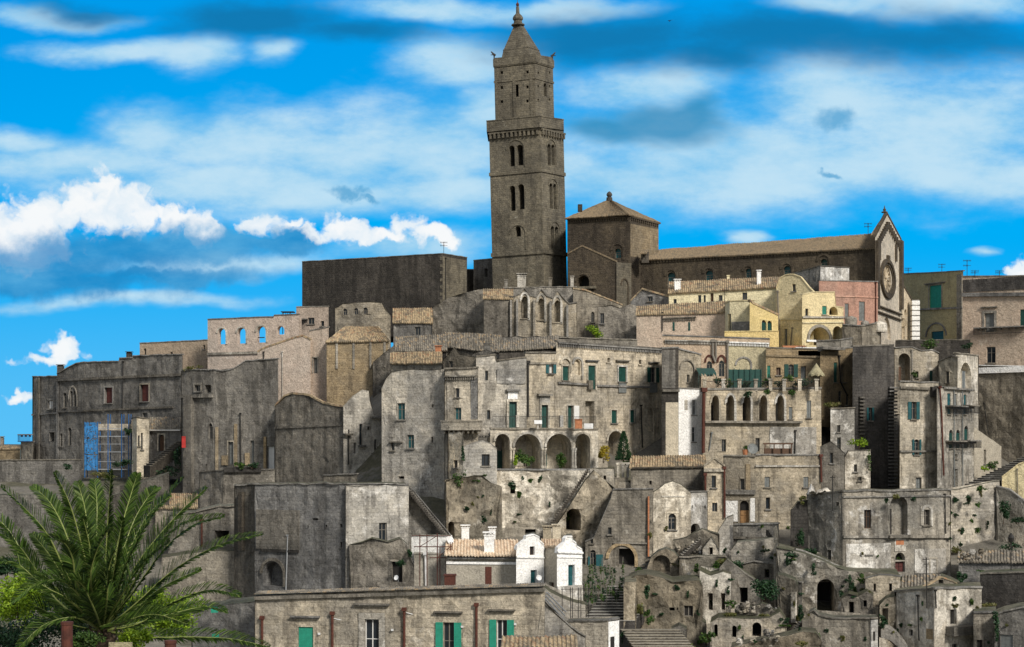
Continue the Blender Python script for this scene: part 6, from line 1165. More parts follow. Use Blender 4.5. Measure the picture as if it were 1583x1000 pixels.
H('wall', 'weed-covered stone terrace wall right of the rubble vault', 'wall', [(1050, 141.5), (1124, 140.5)], [[(1050, 862), (1122, 861), (1124, 866)]], 930, D=3, m='rock', rough=.25, jit=.05, cop=.12)
H('ruined_house', 'ruin with a diagonal broken gable and a square black opening', 'house', [(1112, 137), (1180, 136)], [[(1112, 880), (1124, 866), (1150, 886), (1165, 896), (1180, 912)]], 980, D=4, m='grey', rough=.2, jit=.08, cop=.1, w=[(0, 'h', 1143, 908, 1156, 932, {'r': 2})])
H('wall', 'tall dark grey wall behind the dark round bush', 'wall', [(1130, 144), (1202, 143)], [[(1130, 850), (1140, 838), (1170, 836), (1202, 830)]], 960, D=3, m='grey', rough=.15, jit=.05, cop=0)
H('pillar', 'thin bright masonry pillar edge above the dark round bush', 'pillar', [(1196, 141), (1204, 140.5)], [[(1196, 816), (1200, 812), (1204, 826)]], 960, D=1.2, m='warm', rough=.15, jit=.1, cop=0)
H('ruined_house', 'roofless ruin with two narrow doorways in a pale rendered front', 'house', [(1082, 135), (1130, 134)], [[(1082, 882), (1098, 890), (1118, 884), (1130, 888)]], 980, D=5, m='chalk', rough=.15, jit=.1, cop=0, w=[(0, 'h', 1094, 917, 1102, 943, {'r': 1.6}), (0, 'h', 1114, 917, 1121, 943, {'r': 1.6})])
H('cave_house', 'humped grey rock house with a small window and slits', 'house', [(964, 132), (1086, 131)], [[(964, 914), (970, 896), (984, 889), (1000, 888), (1020, 892), (1040, 900), (1062, 898), (1080, 897), (1086, 905)]], 1060, D=6, m='rock', rough=.5, jit=.1, cop=.0, w=[(0, 'h', 1035, 939, 1043, 944, {'r': .6}), (0, 'h', 1046, 939, 1048, 943, {'r': .5}), (0, 'w', 1057, 936, 1071.5, 953, {'m': 'interior_shade', 'sill': 0})])
H('ruined_house', 'row of three low cave openings in a pale wall at the bottom', 'house', [(1098, 128), (1216, 127)], [[(1098, 962), (1110, 955), (1150, 956), (1190, 954), (1206, 946), (1216, 960)]], 1060, D=4, m='warm', rough=.3, jit=.15, cop=0, w=[(0, 'ha', 1104, 965, 1109.5, 984, {'r': 1.5}), (0, 'ha', 1132, 967, 1138.5, 985, {'r': 1.5}), (0, 'ha', 1163, 962, 1177, 984, {'r': 2})], e=[('box', 'ledge', 0, 1150, 984, 1212, 990, .6, 'pale')])
H('ruined_wall', 'tall thin ruined wall end with a bright vertical edge', 'wall', [(1202, 133), (1234, 132)], [[(1202, 888), (1214, 890), (1230, 897), (1234, 906)]], 1060, D=3, m='rock', rough=.3, jit=.15, cop=0, e=[('box', 'pilaster', 0, 1225, 915, 1232, 962, .3, 'chalk')])
H('wall', 'low grey yard wall with a pale end pier at the bottom right centre', 'wall', [(1250, 125), (1345, 124), (1356, 124.5)], [[(1250, 948), (1258, 944), (1266, 952), (1290, 957), (1345, 957)], [(1345, 957), (1356, 956)]], 1060, D=3, m='grey', jit=.06, cop=.1, e=[('box', 'pier', 1, 1345.3, 958, 1355.5, 1020, .1, 'pale'), ('box', 'slit', 1, 1348, 976, 1351, 990, .13, 'interior_shade')])
H('ruined_wall', 'broken grey stones along the very bottom edge of the ruins', 'wall', [(1130, 119), (1270, 118)], [[(1130, 1000), (1160, 994), (1190, 988), (1220, 982), (1240, 976), (1262, 978), (1270, 990)]], 1080, D=3, m='rubble', rough=.4, jit=.3, cop=0)
H('wall', 'small stone wall with an arched slit beside the lower steps', 'wall', [(1038, 123), (1062, 122)], [[(1038, 972), (1050, 966), (1062, 972)]], 1080, D=2, m='warm', rough=.2, jit=.1, cop=0, w=[(0, 'ha', 1045, 978, 1051, 1004, {'r': .8})])
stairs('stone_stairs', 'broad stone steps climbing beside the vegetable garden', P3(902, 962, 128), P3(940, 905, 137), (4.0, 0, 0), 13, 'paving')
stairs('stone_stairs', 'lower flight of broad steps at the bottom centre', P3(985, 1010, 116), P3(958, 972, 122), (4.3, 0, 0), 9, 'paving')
H('wall', 'plain pillar wall on the right of the broad garden steps', 'wall', [(964, 128), (984, 128)], [[(964, 905), (966, 900), (984, 899)]], 1050, D=6, m='rock', rough=.15, jit=.05, cop=0)
H('wall', 'low yard wall with a whitewashed end in front of the broad steps', 'wall', [(844, 117), (940, 116), (957, 117)], [962, 960, 957], 1090, D=2, m='grey', jit=.04, cop=.12, e=[('box', 'whitewash', 1, 940.3, 960, 956.6, 1030, .03, 'white'), ('box', 'opening', 1, 943, 984, 949, 1004, .05, 'interior_shade')])
# ---------------------------------------------------------------- white houses and tiled cottage
h = H('cottage', 'long low cottage with an orange tiled roof and white chimneys', 'house', [(690, 136), (800, 136)], [856, 857], 960, D=5, m='buff', roof=('tile_orange', (836, 835), 5, .45), jit=0, w=[(0, 'n', 700, 866, 798, 870, {'r': .15})], e=[('box', 'eave_beam', 0, 692, 858, 799, 864, .25, 'dark'), ('box', 'stain', 0, 750, 876, 760, 905, .02, 'rust'), ('chim', 713.5, 814, 725, 834, 141.5, 'white'), ('chim', 748.5, 825, 764, 854, 136.3, 'white'), ('chim', 756, 817, 766, 834, 142, 'white'), ('band', 0, 690, 868, 800, 869, .2, .1, 'white')])
h = H('white_house', 'white house with a stepped gable and a small upper window', 'house', [(798, 133.5), (841, 135)], [[(798, 850), (799, 845), (812, 835), (812.5, 830), (825, 827), (833, 831), (833.5, 836), (840, 842), (841, 850)]], 960, D=5, m='white', jit=0, cop=.1, w=[(0, 'w', 819, 844.5, 826.5, 858, {'fm': 'brown_wood', 'sill': 0}), (0, 'd', 820.5, 881, 830, 906, {'m': 'teal', 'sill': 0})], e=[('band', 0, 798, 860, 841, 861, .12, .1, 'white')])
H('house', 'beige link house with an orange tiled roof between the white gables', 'house', [(838, 135.5), (868, 133)], [845, 845], 960, D=4, m='buff', roof=('tile_orange', (834, 834), 3.4, .25), jit=0, w=[(0, 'w', 849, 900, 856.5, 911, {'m': 'brown_wood'})], e=[('chim', 839.5, 815, 852, 836, 140, 'buff'), ('chim', 854.5, 813, 867, 836, 140, 'buff')])
h = H('white_house', 'white house with a stepped gable and one tall blue door', 'house', [(861, 130), (900, 131.5)], [[(861, 855), (862, 848), (872, 840), (872.5, 834), (876, 830), (884, 830), (884.5, 836), (890, 840), (891, 845), (899, 850), (900, 858)]], 960, D=5, m='white', jit=0, cop=.1, w=[(0, 'd', 878.5, 873, 888.5, 906, {'m': 'teal', 'sill': 0})], e=[('band', 0, 861, 852, 900, 853, .14, .16, 'white'), ('band', 0, 861, 860, 900, 861, .1, .08, 'white'), ('box', 'plinth', 0, 861, 905, 900, 940, .1, 'chalk')])
dish(833, 893, 131.5, 4.5, 'white satellite dish beside the lower door of the first white house', 'plastic')
H('wall', 'white terrace parapet behind the red scaffold frame', 'wall', [(636, 141), (697, 140)], [829, 829], 960, D=3, m='white', jit=.02, cop=.08)
H('house', 'low buff house below the white parapet and red scaffold', 'house', [(640, 138.5), (694, 138)], [856, 858], 960, D=2.5, m='buff', jit=.03, cop=.1, e=[('pipe', 0, [(658, 858), (659, 905)], .1, 'plastic')])
def red_frame():
    Y = 137; root = empty('red_scaffold', P3(672, 906, Y)); tag(root, 'red metal scaffold frame by the orange tiled cottage', 'scaffold')
    for x, y in ((649, 826), (660, 826), (676, 824), (680, 845), (690, 862), (696, 838), (699, 838)):
        m = MB(); m.tube([P3(x, 908, Y), P3(x, y, Y)], .045, 5); m.build('pole', 'rust', root)
    for y, x0, x1 in ((828, 636, 697), (845, 640, 700), (862, 664, 700)):
        m = MB(); m.tube([P3(x0, y, Y), P3(x1, y, Y)], .04, 5); m.build('bar', 'rust', root)
    m = MB(); m.tube([P3(649, 845, Y), P3(676, 828, Y)], .03, 5); m.tube([P3(676, 862, Y), P3(696, 845, Y)], .03, 5); m.build('brace', 'rust', root)
red_frame()
q = MB(); a, b = P3(687, 905, 118), P3(704, 888, 118); q.box(a.x, a.y, a.z, b.x, a.y + .7, b.z - .1); q.box(a.x - .06, a.y - .06, b.z - .098, b.x + .06, a.y + .76, b.z); tag(q.build('crate', 'rust'), 'rust-red box standing on the front house roof edge', 'box')
dish(695, 835, 139.5, 7, 'large white dish at the left end of the orange roof', 'plastic', .8)
dish(613, 893, 126, 4, 'small pale dish on the roof left of the red frame', 'plastic', -.5)
# ---------------------------------------------------------------- front house
def drain(px, y0): return ('pipe', 0, [(px, y0), (px, 1100)], .09, 'rust')
h = H('front_house', 'long stone front house with green shutters and rust-red drainpipes', 'house', [(394, 112), (842, 108.5)], [[(394, 921), (600, 913.5), (842, 908)]], 1120, D=1.6, m='warm', jit=.01, cop=.0,
  w=[(0, 'g', 461, 969, 484, 1040, {'m': 'bright_green', 'hood': 954, 'hw': .5}), (0, 'w', 564, 957, 586, 1040, {'sur': .42, 'surm': 'pale', 'hood': 935, 'hw': .75, 'fm': 'white_paint', 'sill': 0}), (0, 'o', 685, 962, 702, 1040, {'sm': 'bright_green', 'sw': .5, 'hood': 947, 'hw': .6, 'sill': 0}), (0, 'o', 767.5, 958, 784, 1040, {'sm': 'bright_green', 'sw': .46, 'hood': 944, 'hw': .55, 'sill': 0, 'fm': 'white_paint'})],
  e=[drain(406, 957), drain(514.5, 950), drain(625.5, 944), drain(737, 937), ('band', 0, 394, 922, 842, 909, .22, .18, 'slab')] +
    [('box', 'wall_lamp', 0, x, y, x + 3.5, y + 3, .12, 'plastic') for x, y in ((492, 978), (605, 972), (713, 967), (795, 963))])
f = h['facs'][0]; q = MB(); n = 120
for i in range(n):
    u = (i + .5) / n; t = f.L * u; z = f.tz(394 + 448 * u, 920.5 - 12.5 * u)[1]; p = f.P(t, z + .1, .22)
    ring = [p + f.d3 * (.085 * math.cos(k * math.pi / 4)) + Vector((0, 0, .075 * math.sin(k * math.pi / 4))) for k in range(5)]
    bk = [r + Vector((-f.n3.x, -f.n3.y, 0)) * 1.0 + Vector((0, 0, .1)) for r in ring]
    for j in range(4): q.face([ring[j], ring[j + 1], bk[j + 1], bk[j]])
    q.face(ring)
q.build('eave_tiles', 'tile_grey', h['root'])
def cable(pts, Y, label):
    q = MB(); P = []
    for (x0, y0), (x1, y1) in zip(pts, pts[1:]): P += [P3(x0 + (x1 - x0) * i / 8, y0 + (y1 - y0) * i / 8 + 5 * math.sin(math.pi * i / 8), Y) for i in range(9)]
    q.tube(P, .03, 4); tag(q.build('cable', 'plastic'), label, 'cable')
cable([(516, 956), (555, 950)], 111, 'pale cable sagging from the second drainpipe to the framed window')
cable([(628, 947), (690, 948)], 110.2, 'pale cable sagging right of the third drainpipe')
cable([(738, 948), (778, 949)], 109.5, 'pale cable sagging right of the fourth drainpipe')
h = H('house', 'shaded grey house wall with teal cloths behind the palm fronds', 'house', [(296, 118), (398, 115)], [[(296, 948), (330, 937), (398, 929)]], 1120, D=4, m='grey', jit=.08, cop=0)
for x, y, w_, hh, lb in ((331.5, 943, 11, 9, 'teal cloth hanging on the shaded wall, upper one'), (333, 985, 11, 10, 'teal cloth on the shaded wall half hidden by fronds, lower one')):
    q = MB(); N = 5; Y = 115.8
    for i in range(N):
        for j in range(4):
            g = lambda i, j: P3(x - w_ / 2 + w_ * i / N, y - hh / 2 + hh * j / 4 + random.Random(i * 7 + j).uniform(-.8, .8), Y - .08 * math.sin(i * 1.7 + j))
            q.face([g(i, j), g(i, j + 1), g(i + 1, j + 1), g(i + 1, j)])
    tag(q.build('cloth', 'bright_green', smooth=True, merge=True), lb, 'cloth', 'teal cloths on the shaded wall')
h = H('roof_house', 'tile roof corner poking up at the bottom before the front house', 'house', [(778, 94), (890, 95)], [1003, 1004], 1120, D=5, m='grey', roof=('tile_tan', (985, 984), 3.4, .3), jit=0)
H('wall', 'sloping stone wall dropping right of the front house', 'wall', [(842, 113), (905, 116)], [[(842, 930), (858, 948), (880, 968), (905, 985)]], 1100, D=2, m='grey', jit=.06, cop=.12)
q = MB()
for k in range(3): q.tube([P3(843 + k, 926 - 5 * k, 112.5 + k * .2), P3(872 + 1.5 * k, 958 - 6 * k, 114.5 + k * .2)], .05, 5)
tag(q.build('handrail', 'metal'), 'set of parallel metal rails sloping right of the front house', 'rail')
def rail_frame():
    Y = 122; root = empty('railing_frame', P3(882, 962, Y)); tag(root, 'thin iron frame of posts standing before the tall door white house', 'railing')
    for x in (869, 882, 885, 894, 898, 910):
        m = MB(); m.tube([P3(x, 962, Y), P3(x, 908, Y)], .028, 5); m.build('post', 'iron', root)
    m = MB(); m.tube([P3(867, 911, Y), P3(912, 910, Y)], .022, 5); m.tube([P3(869, 944, Y), P3(910, 944, Y)], .02, 5); m.build('bar', 'iron', root)
rail_frame()
H('wall', 'low stone plinth wall under the iron frame and white houses', 'wall', [(838, 125), (905, 126)], [[(838, 905), (850, 915), (870, 925), (905, 935)]], 1050, D=3, m='pale', rough=.15, jit=.08, cop=0)
H('ruined_house', 'little ruined room with one doorway between the hump house and the narrow doorways ruin', 'house', [(1062, 133), (1092, 132)], [[(1062, 962), (1070, 956), (1084, 958), (1092, 964)]], 1060, D=3, m='warm', rough=.2, jit=.15, cop=0, w=[(0, 'h', 1073, 968, 1080, 988, {'r': 1.2})])
H('ruined_wall', 'broken stub wall in front of the dark round bush', 'wall', [(1148, 130), (1200, 129.5)], [[(1148, 944), (1156, 936), (1166, 940), (1178, 932), (1190, 936), (1200, 946)]], 1040, D=1.2, m='rubble', rough=.35, jit=.3, cop=0)
H('house', 'small box house with a black window under the sloping parapet wall', 'house', [(1206, 137), (1240, 136)], [[(1206, 902), (1222, 898), (1240, 901)]], 1040, D=3, m='grey', jit=.08, cop=.08, w=[(0, 'h', 1213, 912, 1219, 924, {'r': 1}), (0, 'w', 1228, 914, 1233, 924, {})])
H('ruined_house', 'low ruin with a black doorway right of the tall cave arch', 'house', [(1300, 133), (1350, 132)], [[(1300, 926), (1312, 918), (1326, 921), (1340, 914), (1350, 920)]], 1040, D=3, m='rubble', rough=.3, jit=.2, cop=0, w=[(0, 'h', 1312, 930, 1320, 948, {'r': 1.2}), (0, 'h', 1334, 928, 1340, 938, {'r': .8})])
H('house', 'flat roofed little house with two slits above the curved ramp', 'house', [(1338, 135), (1392, 134)], [[(1338, 894), (1360, 889), (1392, 892)]], 1000, D=3, m='warm', jit=.1, cop=.1, rough=.12, w=[(0, 'h', 1350, 902, 1354, 914, {'r': .6}), (0, 'h', 1374, 902, 1379, 914, {'r': .6})])
H('wall', 'stepped stone terrace wall left of the rubble vault', 'wall', [(976, 145), (1008, 144.5)], [[(976, 884), (986, 884), (986.5, 876), (997, 876), (997.5, 868), (1008, 867)]], 960, D=2, m='grey', jit=.05, cop=.08)
H('ruined_house', 'roofless little house with a gable stub and window below the pediment tower', 'house', [(1086, 145), (1112, 144.5)], [[(1086, 848), (1094, 838), (1100, 830), (1108, 842), (1112, 852)]], 930, D=2.5, m='warm', rough=.15, jit=.12, cop=0, w=[(0, 'h', 1096, 846, 1102, 857, {'r': .8})])
H('wall', 'thin terrace wall with a dark recess above the weedy terrace wall', 'wall', [(1148, 142), (1200, 141)], [[(1148, 872), (1165, 868), (1200, 872)]], 960, D=2, m='grey', rough=.15, jit=.1, cop=.1, w=[(0, 'h', 1182, 880, 1189, 893, {'r': .9})])
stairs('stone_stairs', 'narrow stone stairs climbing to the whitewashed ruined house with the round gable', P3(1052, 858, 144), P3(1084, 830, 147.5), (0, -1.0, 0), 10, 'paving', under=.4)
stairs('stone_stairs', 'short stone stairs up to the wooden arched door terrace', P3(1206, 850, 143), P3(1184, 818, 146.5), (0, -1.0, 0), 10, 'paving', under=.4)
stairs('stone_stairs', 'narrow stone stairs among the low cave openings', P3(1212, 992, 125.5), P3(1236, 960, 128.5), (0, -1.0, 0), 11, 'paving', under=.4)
def rubble_heap(px, py, Y, n, spread, label):
    rn = random.Random(int(px)); root = None
    for i in range(n):
        x, y = px + rn.gauss(0, spread), py + rn.gauss(0, spread * .28); c = P3(x, y, Y + rn.uniform(-.8, .5)); r = rn.uniform(.10, .34); m = MB()
        pts = [Vector((math.cos(a) * math.cos(b), math.sin(a) * math.cos(b), math.sin(b))) * r * rn.uniform(.7, 1.15) for b in (-.9, -.1, .8) for a in [k * 1.2566 + b for k in range(5)]]
        for k in range(2):
            for q in range(5): m.face([c + pts[k * 5 + q], c + pts[k * 5 + (q + 1) % 5], c + pts[k * 5 + 5 + (q + 1) % 5], c + pts[k * 5 + 5 + q]])
        m.face([c + pts[10 + q] for q in range(5)]); m.face([c + pts[q] for q in range(4, -1, -1)])
        tag(m.build('loose_stone', rn.choice(['pale', 'rubble', 'warm', 'grey'])), 'loose building stone lying ' + label, 'stone', 'fallen stones ' + label)
rubble_heap(1165, 940, 129.6, 26, 20, 'among the ruins below the dark round bush')
rubble_heap(1190, 990, 118.6, 16, 22, 'along the bottom edge of the ruins')
rubble_heap(1500, 860, 143.5, 18, 16, 'on the tile heap at the right')
rubble_heap(1075, 845, 146, 14, 16, 'on the bank below the small plastered house')
# vegetable garden with stakes
q = MB()
for j in range(3):
    a = P3(902, 935 - 16 * j, 132 + 3.5 * j); q.para(a + Vector((0, 0, -2.4)), (3.3, 0, 0), (0, 3.4, 0), (0, 0, 2.4))
tag(q.build('garden_bed', 'rock_ground'), 'stepped earth bed of the vegetable garden left of the broad steps', 'garden bed')
rs = random.Random(5); k = 0
for j in range(4):
    for i in range(7):
        x = 906 + i * 8 + rs.uniform(-2, 2) + j * 2; y = 930 - j * 13 + rs.uniform(-3, 3); Y = 131.5 + j * 3.0
        b = P3(x, y, Y); root = empty('vine_plant', b); 
        tag(root, 'staked green garden plant in the vegetable patch left of the broad steps', 'plant', 'staked plants in the vegetable garden')
        m = MB(); m.tube([b - Vector((0, 0, .4)), b + Vector((rs.uniform(-.1, .1), 0, 1.5))], .025, 4); m.build('stake', 'frame', root)
        m = MB(); leaf_cloud(m, b + Vector((0, -.05, .5)), (.28, .28, .6), 60, .10, 4); m.build('leaves', 'leaf' if (i + j) % 2 else 'leaf_dark', root)
# ---------------------------------------------------------------- wall plants, shrubs, ivy
G1 = 'weeds on the rock and walls'
for x, y, Y, rx, ry, n, mt, lb in (
    (1328, 683, 171, 16, 11, 420, 'leaf_lime', 'bright creeper spilling over the little wall by the dark tower'), (1343, 708, 170, 4, 22, 200, 'leaf', 'creeper trailing down the corner right of the bright creeper'), (1413, 579, 179.5, 7, 6, 160, 'leaf', 'plants on the terrace by the arched doorway'),
    (1438, 531, 191.5, 16, 9, 420, 'leaf', 'green shrub under the ochre house on the right terrace'), (1497, 536, 190.8, 9, 7, 200, 'leaf_dark', 'dark shrub at the right end of the terrace wall'), (919, 513, 190, 16, 11, 500, 'leaf_lime', 'bright green bush on the roof below the church annex'), (1535, 718, 176, 10, 8, 260, 'leaf', 'shrub at the foot of the right broad steps'), (1523, 724, 175, 6, 5, 140, 'leaf_lime', 'low lime weeds beside the shrub at the broad steps'),
    (1183, 912, 131.5, 24, 23, 1600, 'leaf_dark', 'large dark round bush among the ruins'), (1118, 868, 140, 16, 5, 260, 'grass_dry', 'yellow-green weeds on top of the stone terrace wall'), (1138, 872, 139.5, 16, 8, 320, 'leaf_dark', 'dark weeds below the grey terrace wall'), (1076, 878, 140.2, 4, 9, 120, 'leaf', 'first weed tuft hanging on the stone terrace wall'), (1092, 882, 140, 5, 8, 150, 'leaf_dark', 'dark weed tuft in the middle of the stone terrace wall'), (1107, 876, 139.8, 6, 11, 200, 'leaf', 'largest weed tuft on the right of the stone terrace wall'),
    (986, 945, 130, 9, 16, 420, 'grass_dry', 'yellow weeds on the pier right of the broad steps'), (1000, 912, 130.4, 5, 12, 220, 'leaf_dark', 'dark ivy stripe on the humped rock house'), (1002, 955, 129.8, 8, 12, 260, 'leaf', 'green bush at the foot of the humped rock house'), (1130, 935, 131, 12, 6, 260, 'leaf', 'weeds in front of the narrow ruined doorways'), (1128, 950, 128.8, 18, 5, 320, 'grass_dry', 'yellow grass on top of the low cave openings'), (1180, 952, 128.4, 12, 5, 220, 'grass_dry', 'dry grass over the right low cave opening'), (1238, 948, 131, 5, 12, 180, 'leaf_dark', 'dark weeds right of the bright ruined wall edge'),
    (1225, 858, 137, 14, 6, 200, 'leaf_dark', 'dark ivy at the left top of the weedy cliff'), (1258, 880, 137.5, 5, 10, 160, 'leaf_dark', 'hanging ivy above the cave arch'), (1315, 900, 137, 5, 16, 220, 'leaf_dark', 'long ivy strand on the weedy cliff right of the cave'), (1333, 895, 137, 7, 8, 200, 'leaf', 'ivy patch on the weedy cliff under the whitewashed floor'), (1300, 920, 137, 5, 9, 140, 'leaf_dark', 'ivy patch right of the cave arch middle'), (1345, 912, 136.8, 14, 8, 320, 'leaf_dark', 'broad dark ivy on the cliff below the ruined house'), (1365, 898, 136.8, 12, 7, 260, 'grass_dry', 'dry yellow weeds on the cliff below the ruined house door'), (1310, 945, 137, 6, 5, 120, 'leaf', 'low weeds at the foot of the cliff'),
    (1238, 838, 143.5, 8, 20, 380, 'leaf_dark', 'dark ivy climbing the wall beside the big ruined house'), (1255, 853, 142.8, 14, 7, 280, 'leaf_dark', 'dark creeping plants at the foot of the ruined house side'), (1240, 772, 144.8, 7, 6, 160, 'grass_dry', 'dry bush on top of the ivy-grown wall'), (1385, 768, 142.5, 9, 4, 140, 'grass_dry', 'dry grass over the tall niche of the ruined house'), (1370, 773, 142.3, 3, 4, 70, 'leaf_dark', 'weed tuft left of the tall niche'), (1412, 772, 142.6, 5, 4, 90, 'leaf_dark', 'weed tuft right of the tall niche'),
    (1498, 770, 154.6, 5, 11, 160, 'leaf_dark', 'dark weed streak high on the tan retaining wall'), (1515, 756, 155.2, 11, 5, 180, 'leaf', 'weeds along the top of the tan retaining wall'), (1469, 792, 154.2, 4, 4, 70, 'leaf_dark', 'small weed at the left of the tan retaining wall'), (1512, 780, 155, 5, 4, 90, 'leaf', 'weed tuft right of centre on the tan wall'), (1488, 820, 154.4, 4, 7, 90, 'leaf_dark', 'weed streak low on the tan retaining wall'), (1503, 805, 154.8, 4, 4, 70, 'leaf', 'tiny weed in the middle of the tan wall'), (1480, 850, 153.8, 14, 5, 260, 'grass_dry', 'yellow-green weeds at the foot of the tan wall'),
    (1553, 792, 154.5, 12, 18, 520, 'leaf_dark', 'thick dark ivy cascade at the right edge wall'), (1573, 804, 153.5, 14, 6, 300, 'leaf_dark', 'dark ivy shelf along the right edge wall'), (1560, 845, 152, 20, 7, 300, 'leaf_dark', 'dark undergrowth below the right edge wall'), (1487, 892, 133.5, 9, 8, 240, 'leaf_dark', 'dark bush beside the low gabled ruin'), (1540, 965, 124, 6, 20, 300, 'leaf_dark', 'dark creeper on the bottom right corner house'), (1530, 936, 133, 16, 4, 200, 'grass_dry', 'dry grass on the dark brown stepped house'),
    (1366, 962, 125.5, 8, 12, 240, 'leaf_dark', 'dark ivy above the curved ramp'), (1262, 985, 123, 6, 8, 160, 'leaf', 'green weeds at the foot of the low yard wall'), (1240, 995, 117, 10, 5, 160, 'grass_dry', 'dry weeds on the bottom edge stones'), (968, 985, 121, 10, 12, 320, 'leaf_dark', 'dark plants between the two flights of steps'), (1092, 985, 121, 14, 10, 320, 'leaf', 'green bush beside the arched slit wall'), (1070, 1000, 118, 12, 8, 240, 'grass_dry', 'dry weeds at the bottom edge beside the arched slit wall'), (955, 852, 149, 8, 3, 0, 'leaf', '')):
    if n: bush(x, y, Y, rx, ry, n, .12, mt, lb, 'plant', 'wall_plant', G1)
for x, y, Y, rx, ry, n, mt, lb in ((190, 716, 199, 17, 9, 420, 'leaf_dark', 'dark bush beside the blue scaffold'), (196, 666, 199.5, 7, 6, 200, 'leaf_dark', 'small dark bush on the scaffold platform'), (255, 727, 195, 24, 9, 420, 'leaf_dark', 'dark low bush under the small tiled house'), (276, 705, 194, 7, 20, 380, 'leaf_dark', 'tall dark ivy left of the rust-strip house'), (105, 722, 198, 9, 5, 160, 'leaf_dark', 'little dark bush on the retaining wall left of the scaffold'), (150, 735, 190, 30, 6, 400, 'grass_dry', 'dry grass bank below the blue scaffold'),
                                      (300, 570, 191.5, 16, 4, 240, 'grass_dry', 'dry grass tufts on the roof of the rust-strip house'), (372, 719, 181, 9, 6, 220, 'leaf', 'green balcony plants left in the planter'), (390, 720, 181, 9, 5, 200, 'leaf_dark', 'dark balcony plants right in the planter'), (345, 575, 190, 20, 4, 240, 'grass_dry', 'dry weeds along the parapet of the rust-strip house'), (634, 855, 135.5, 4, 6, 120, 'leaf_dark', 'weed at the corner of the massive block'), (618, 870, 134.8, 8, 7, 160, 'leaf_dark', 'dark weeds on the rubble heap')):
    bush(x, y, Y, rx, ry, n, .14, mt, lb, 'bush', 'bush', 'bushes on the left slope')
q = MB(); a, b = P3(281, 692, 190.5), P3(287, 675, 190.5); q.box(a.x, a.y, a.z, b.x, a.y + .08, b.z); q.tube([(a.x, a.y, b.z), (b.x, a.y, b.z)], .05, 5); tag(q.build('hanging_cloth', 'red'), 'red cloth hanging beside the small tiled house', 'cloth')
# terrace things
def pergola():
    Y = 166; root = empty('pergola', P3(1203, 703, Y)); tag(root, 'brown wooden pergola on the roof terrace below the pointed arcade', 'pergola')
    for x in (1182, 1196, 1210, 1223): m = MB(); m.box(*P3(x, 705, Y), *(P3(x + 1.6, 686, Y) + Vector((0, .12, 0)))); m.build('post', 'brown_wood', root)
    m = MB(); m.box(*P3(1180, 687, Y - .05), *(P3(1226, 684.5, Y - .05) + Vector((0, .2, 0)))); m.build('beam', 'brown_wood', root)
    m = MB(); m.box(*P3(1181, 703, Y + .3), *(P3(1224, 693, Y + .3) + Vector((0, .05, 0)))); m.build('screen', 'brown_wood', root)
pergola()
dish(1163, 694, 164, 8.5, 'big grey satellite dish on the terrace below the pointed arcade', 'grey_paint', .2)
q = MB(); c = P3(1152, 694, 164); q.lathe(c - Vector((0, 0, .6)), [(.22, 0), (.3, .5), (.32, .55)], 10); tag(q.build('flower_pot', 'terracotta'), 'terracotta pot left of the big grey dish', 'pot')
bush(1152, 692, 164, 5, 5, 140, .1, 'leaf', 'round green pot plant left of the big grey dish', 'plant', 'potted_plant')
for x0, x1, y0, lb in ((1250, 1262, 748, 'left lump of the white tarpaulin on the ruined house roof'), (1262, 1288, 750, 'right lump of the white tarpaulin on the ruined house roof')):
    q = MB(); N = 8; a, b = P3(x0, 764, 144), P3(x1, y0, 144)
    for i in range(N):
        for j in range(5):
            def g(i, j): u, v = i / N, j / 5; return Vector((a.x + (b.x - a.x) * u, a.y + 1.4 * v, a.z + (b.z - a.z) * math.sin(math.pi * u) ** .5 * math.sin(math.pi * min(1, v + .15)) * (.7 + .5 * mn.noise(Vector((u * 5 + x0, v * 4, 0))))))
            q.face([g(i, j), g(i + 1, j), g(i + 1, j + 1), g(i, j + 1)])
    tag(q.build('tarpaulin', 'chalk', smooth=True, merge=True), lb, 'tarpaulin', 'tarpaulin lumps on the roof')
q = MB(); q.tube([P3(1287.5, 790, 141), P3(1287, 735, 141)], .05, 5); q.tube([P3(1283, 738, 141), P3(1291, 738, 141)], .03, 4); tag(q.build('pole', 'iron'), 'thin dark pole standing before the ruined house side', 'pole')
q = MB(); q.tube([P3(1433, 940, 127), P3(1432, 862, 127)], .05, 5); q.tube([P3(1426, 865, 127), P3(1437, 864, 127)], .03, 4); q.tube([P3(1428, 872, 127), P3(1436, 872, 127)], .03, 4); tag(q.build('antenna_pole', 'iron'), 'tall antenna pole before the whitewashed ruined house', 'antenna')
q = MB(); q.tube([P3(1563, 895, 139), P3(1563, 828, 139)], .05, 5); q.lathe(P3(1563, 833, 139), [(.02, -.3), (.2, -.25), (.28, .1), (.1, .45), (.02, .5)], 8); tag(q.build('street_lamp', 'iron'), 'dark street lamp by the tile heap at the right', 'street lamp')
for a in ((686, 374, 392, 228, 'antenna on the corner of the dark palace'), (1456, 408, 424, 232, 'small antenna on the ochre house roof'), (1495, 402, 430, 203, 'taller antenna between the two right skyline houses'), (1507, 418, 430, 202, 'short antenna on the right skyline house'), (1545, 418, 430, 201, 'antenna near the right edge of the skyline'), (1404, 414, 426, 238, 'thin mast beside the cathedral front'), (1342, 345, 362, 207, 'thin mast on the cathedral nave ridge'), (560, 455, 470, 214, 'antenna on the triple arched window house'), (1120, 448, 470, 197, 'antenna on the tan tiled house'), (1240, 535, 555, 181, 'antenna over the tan terrace house')):
    antenna(*a)
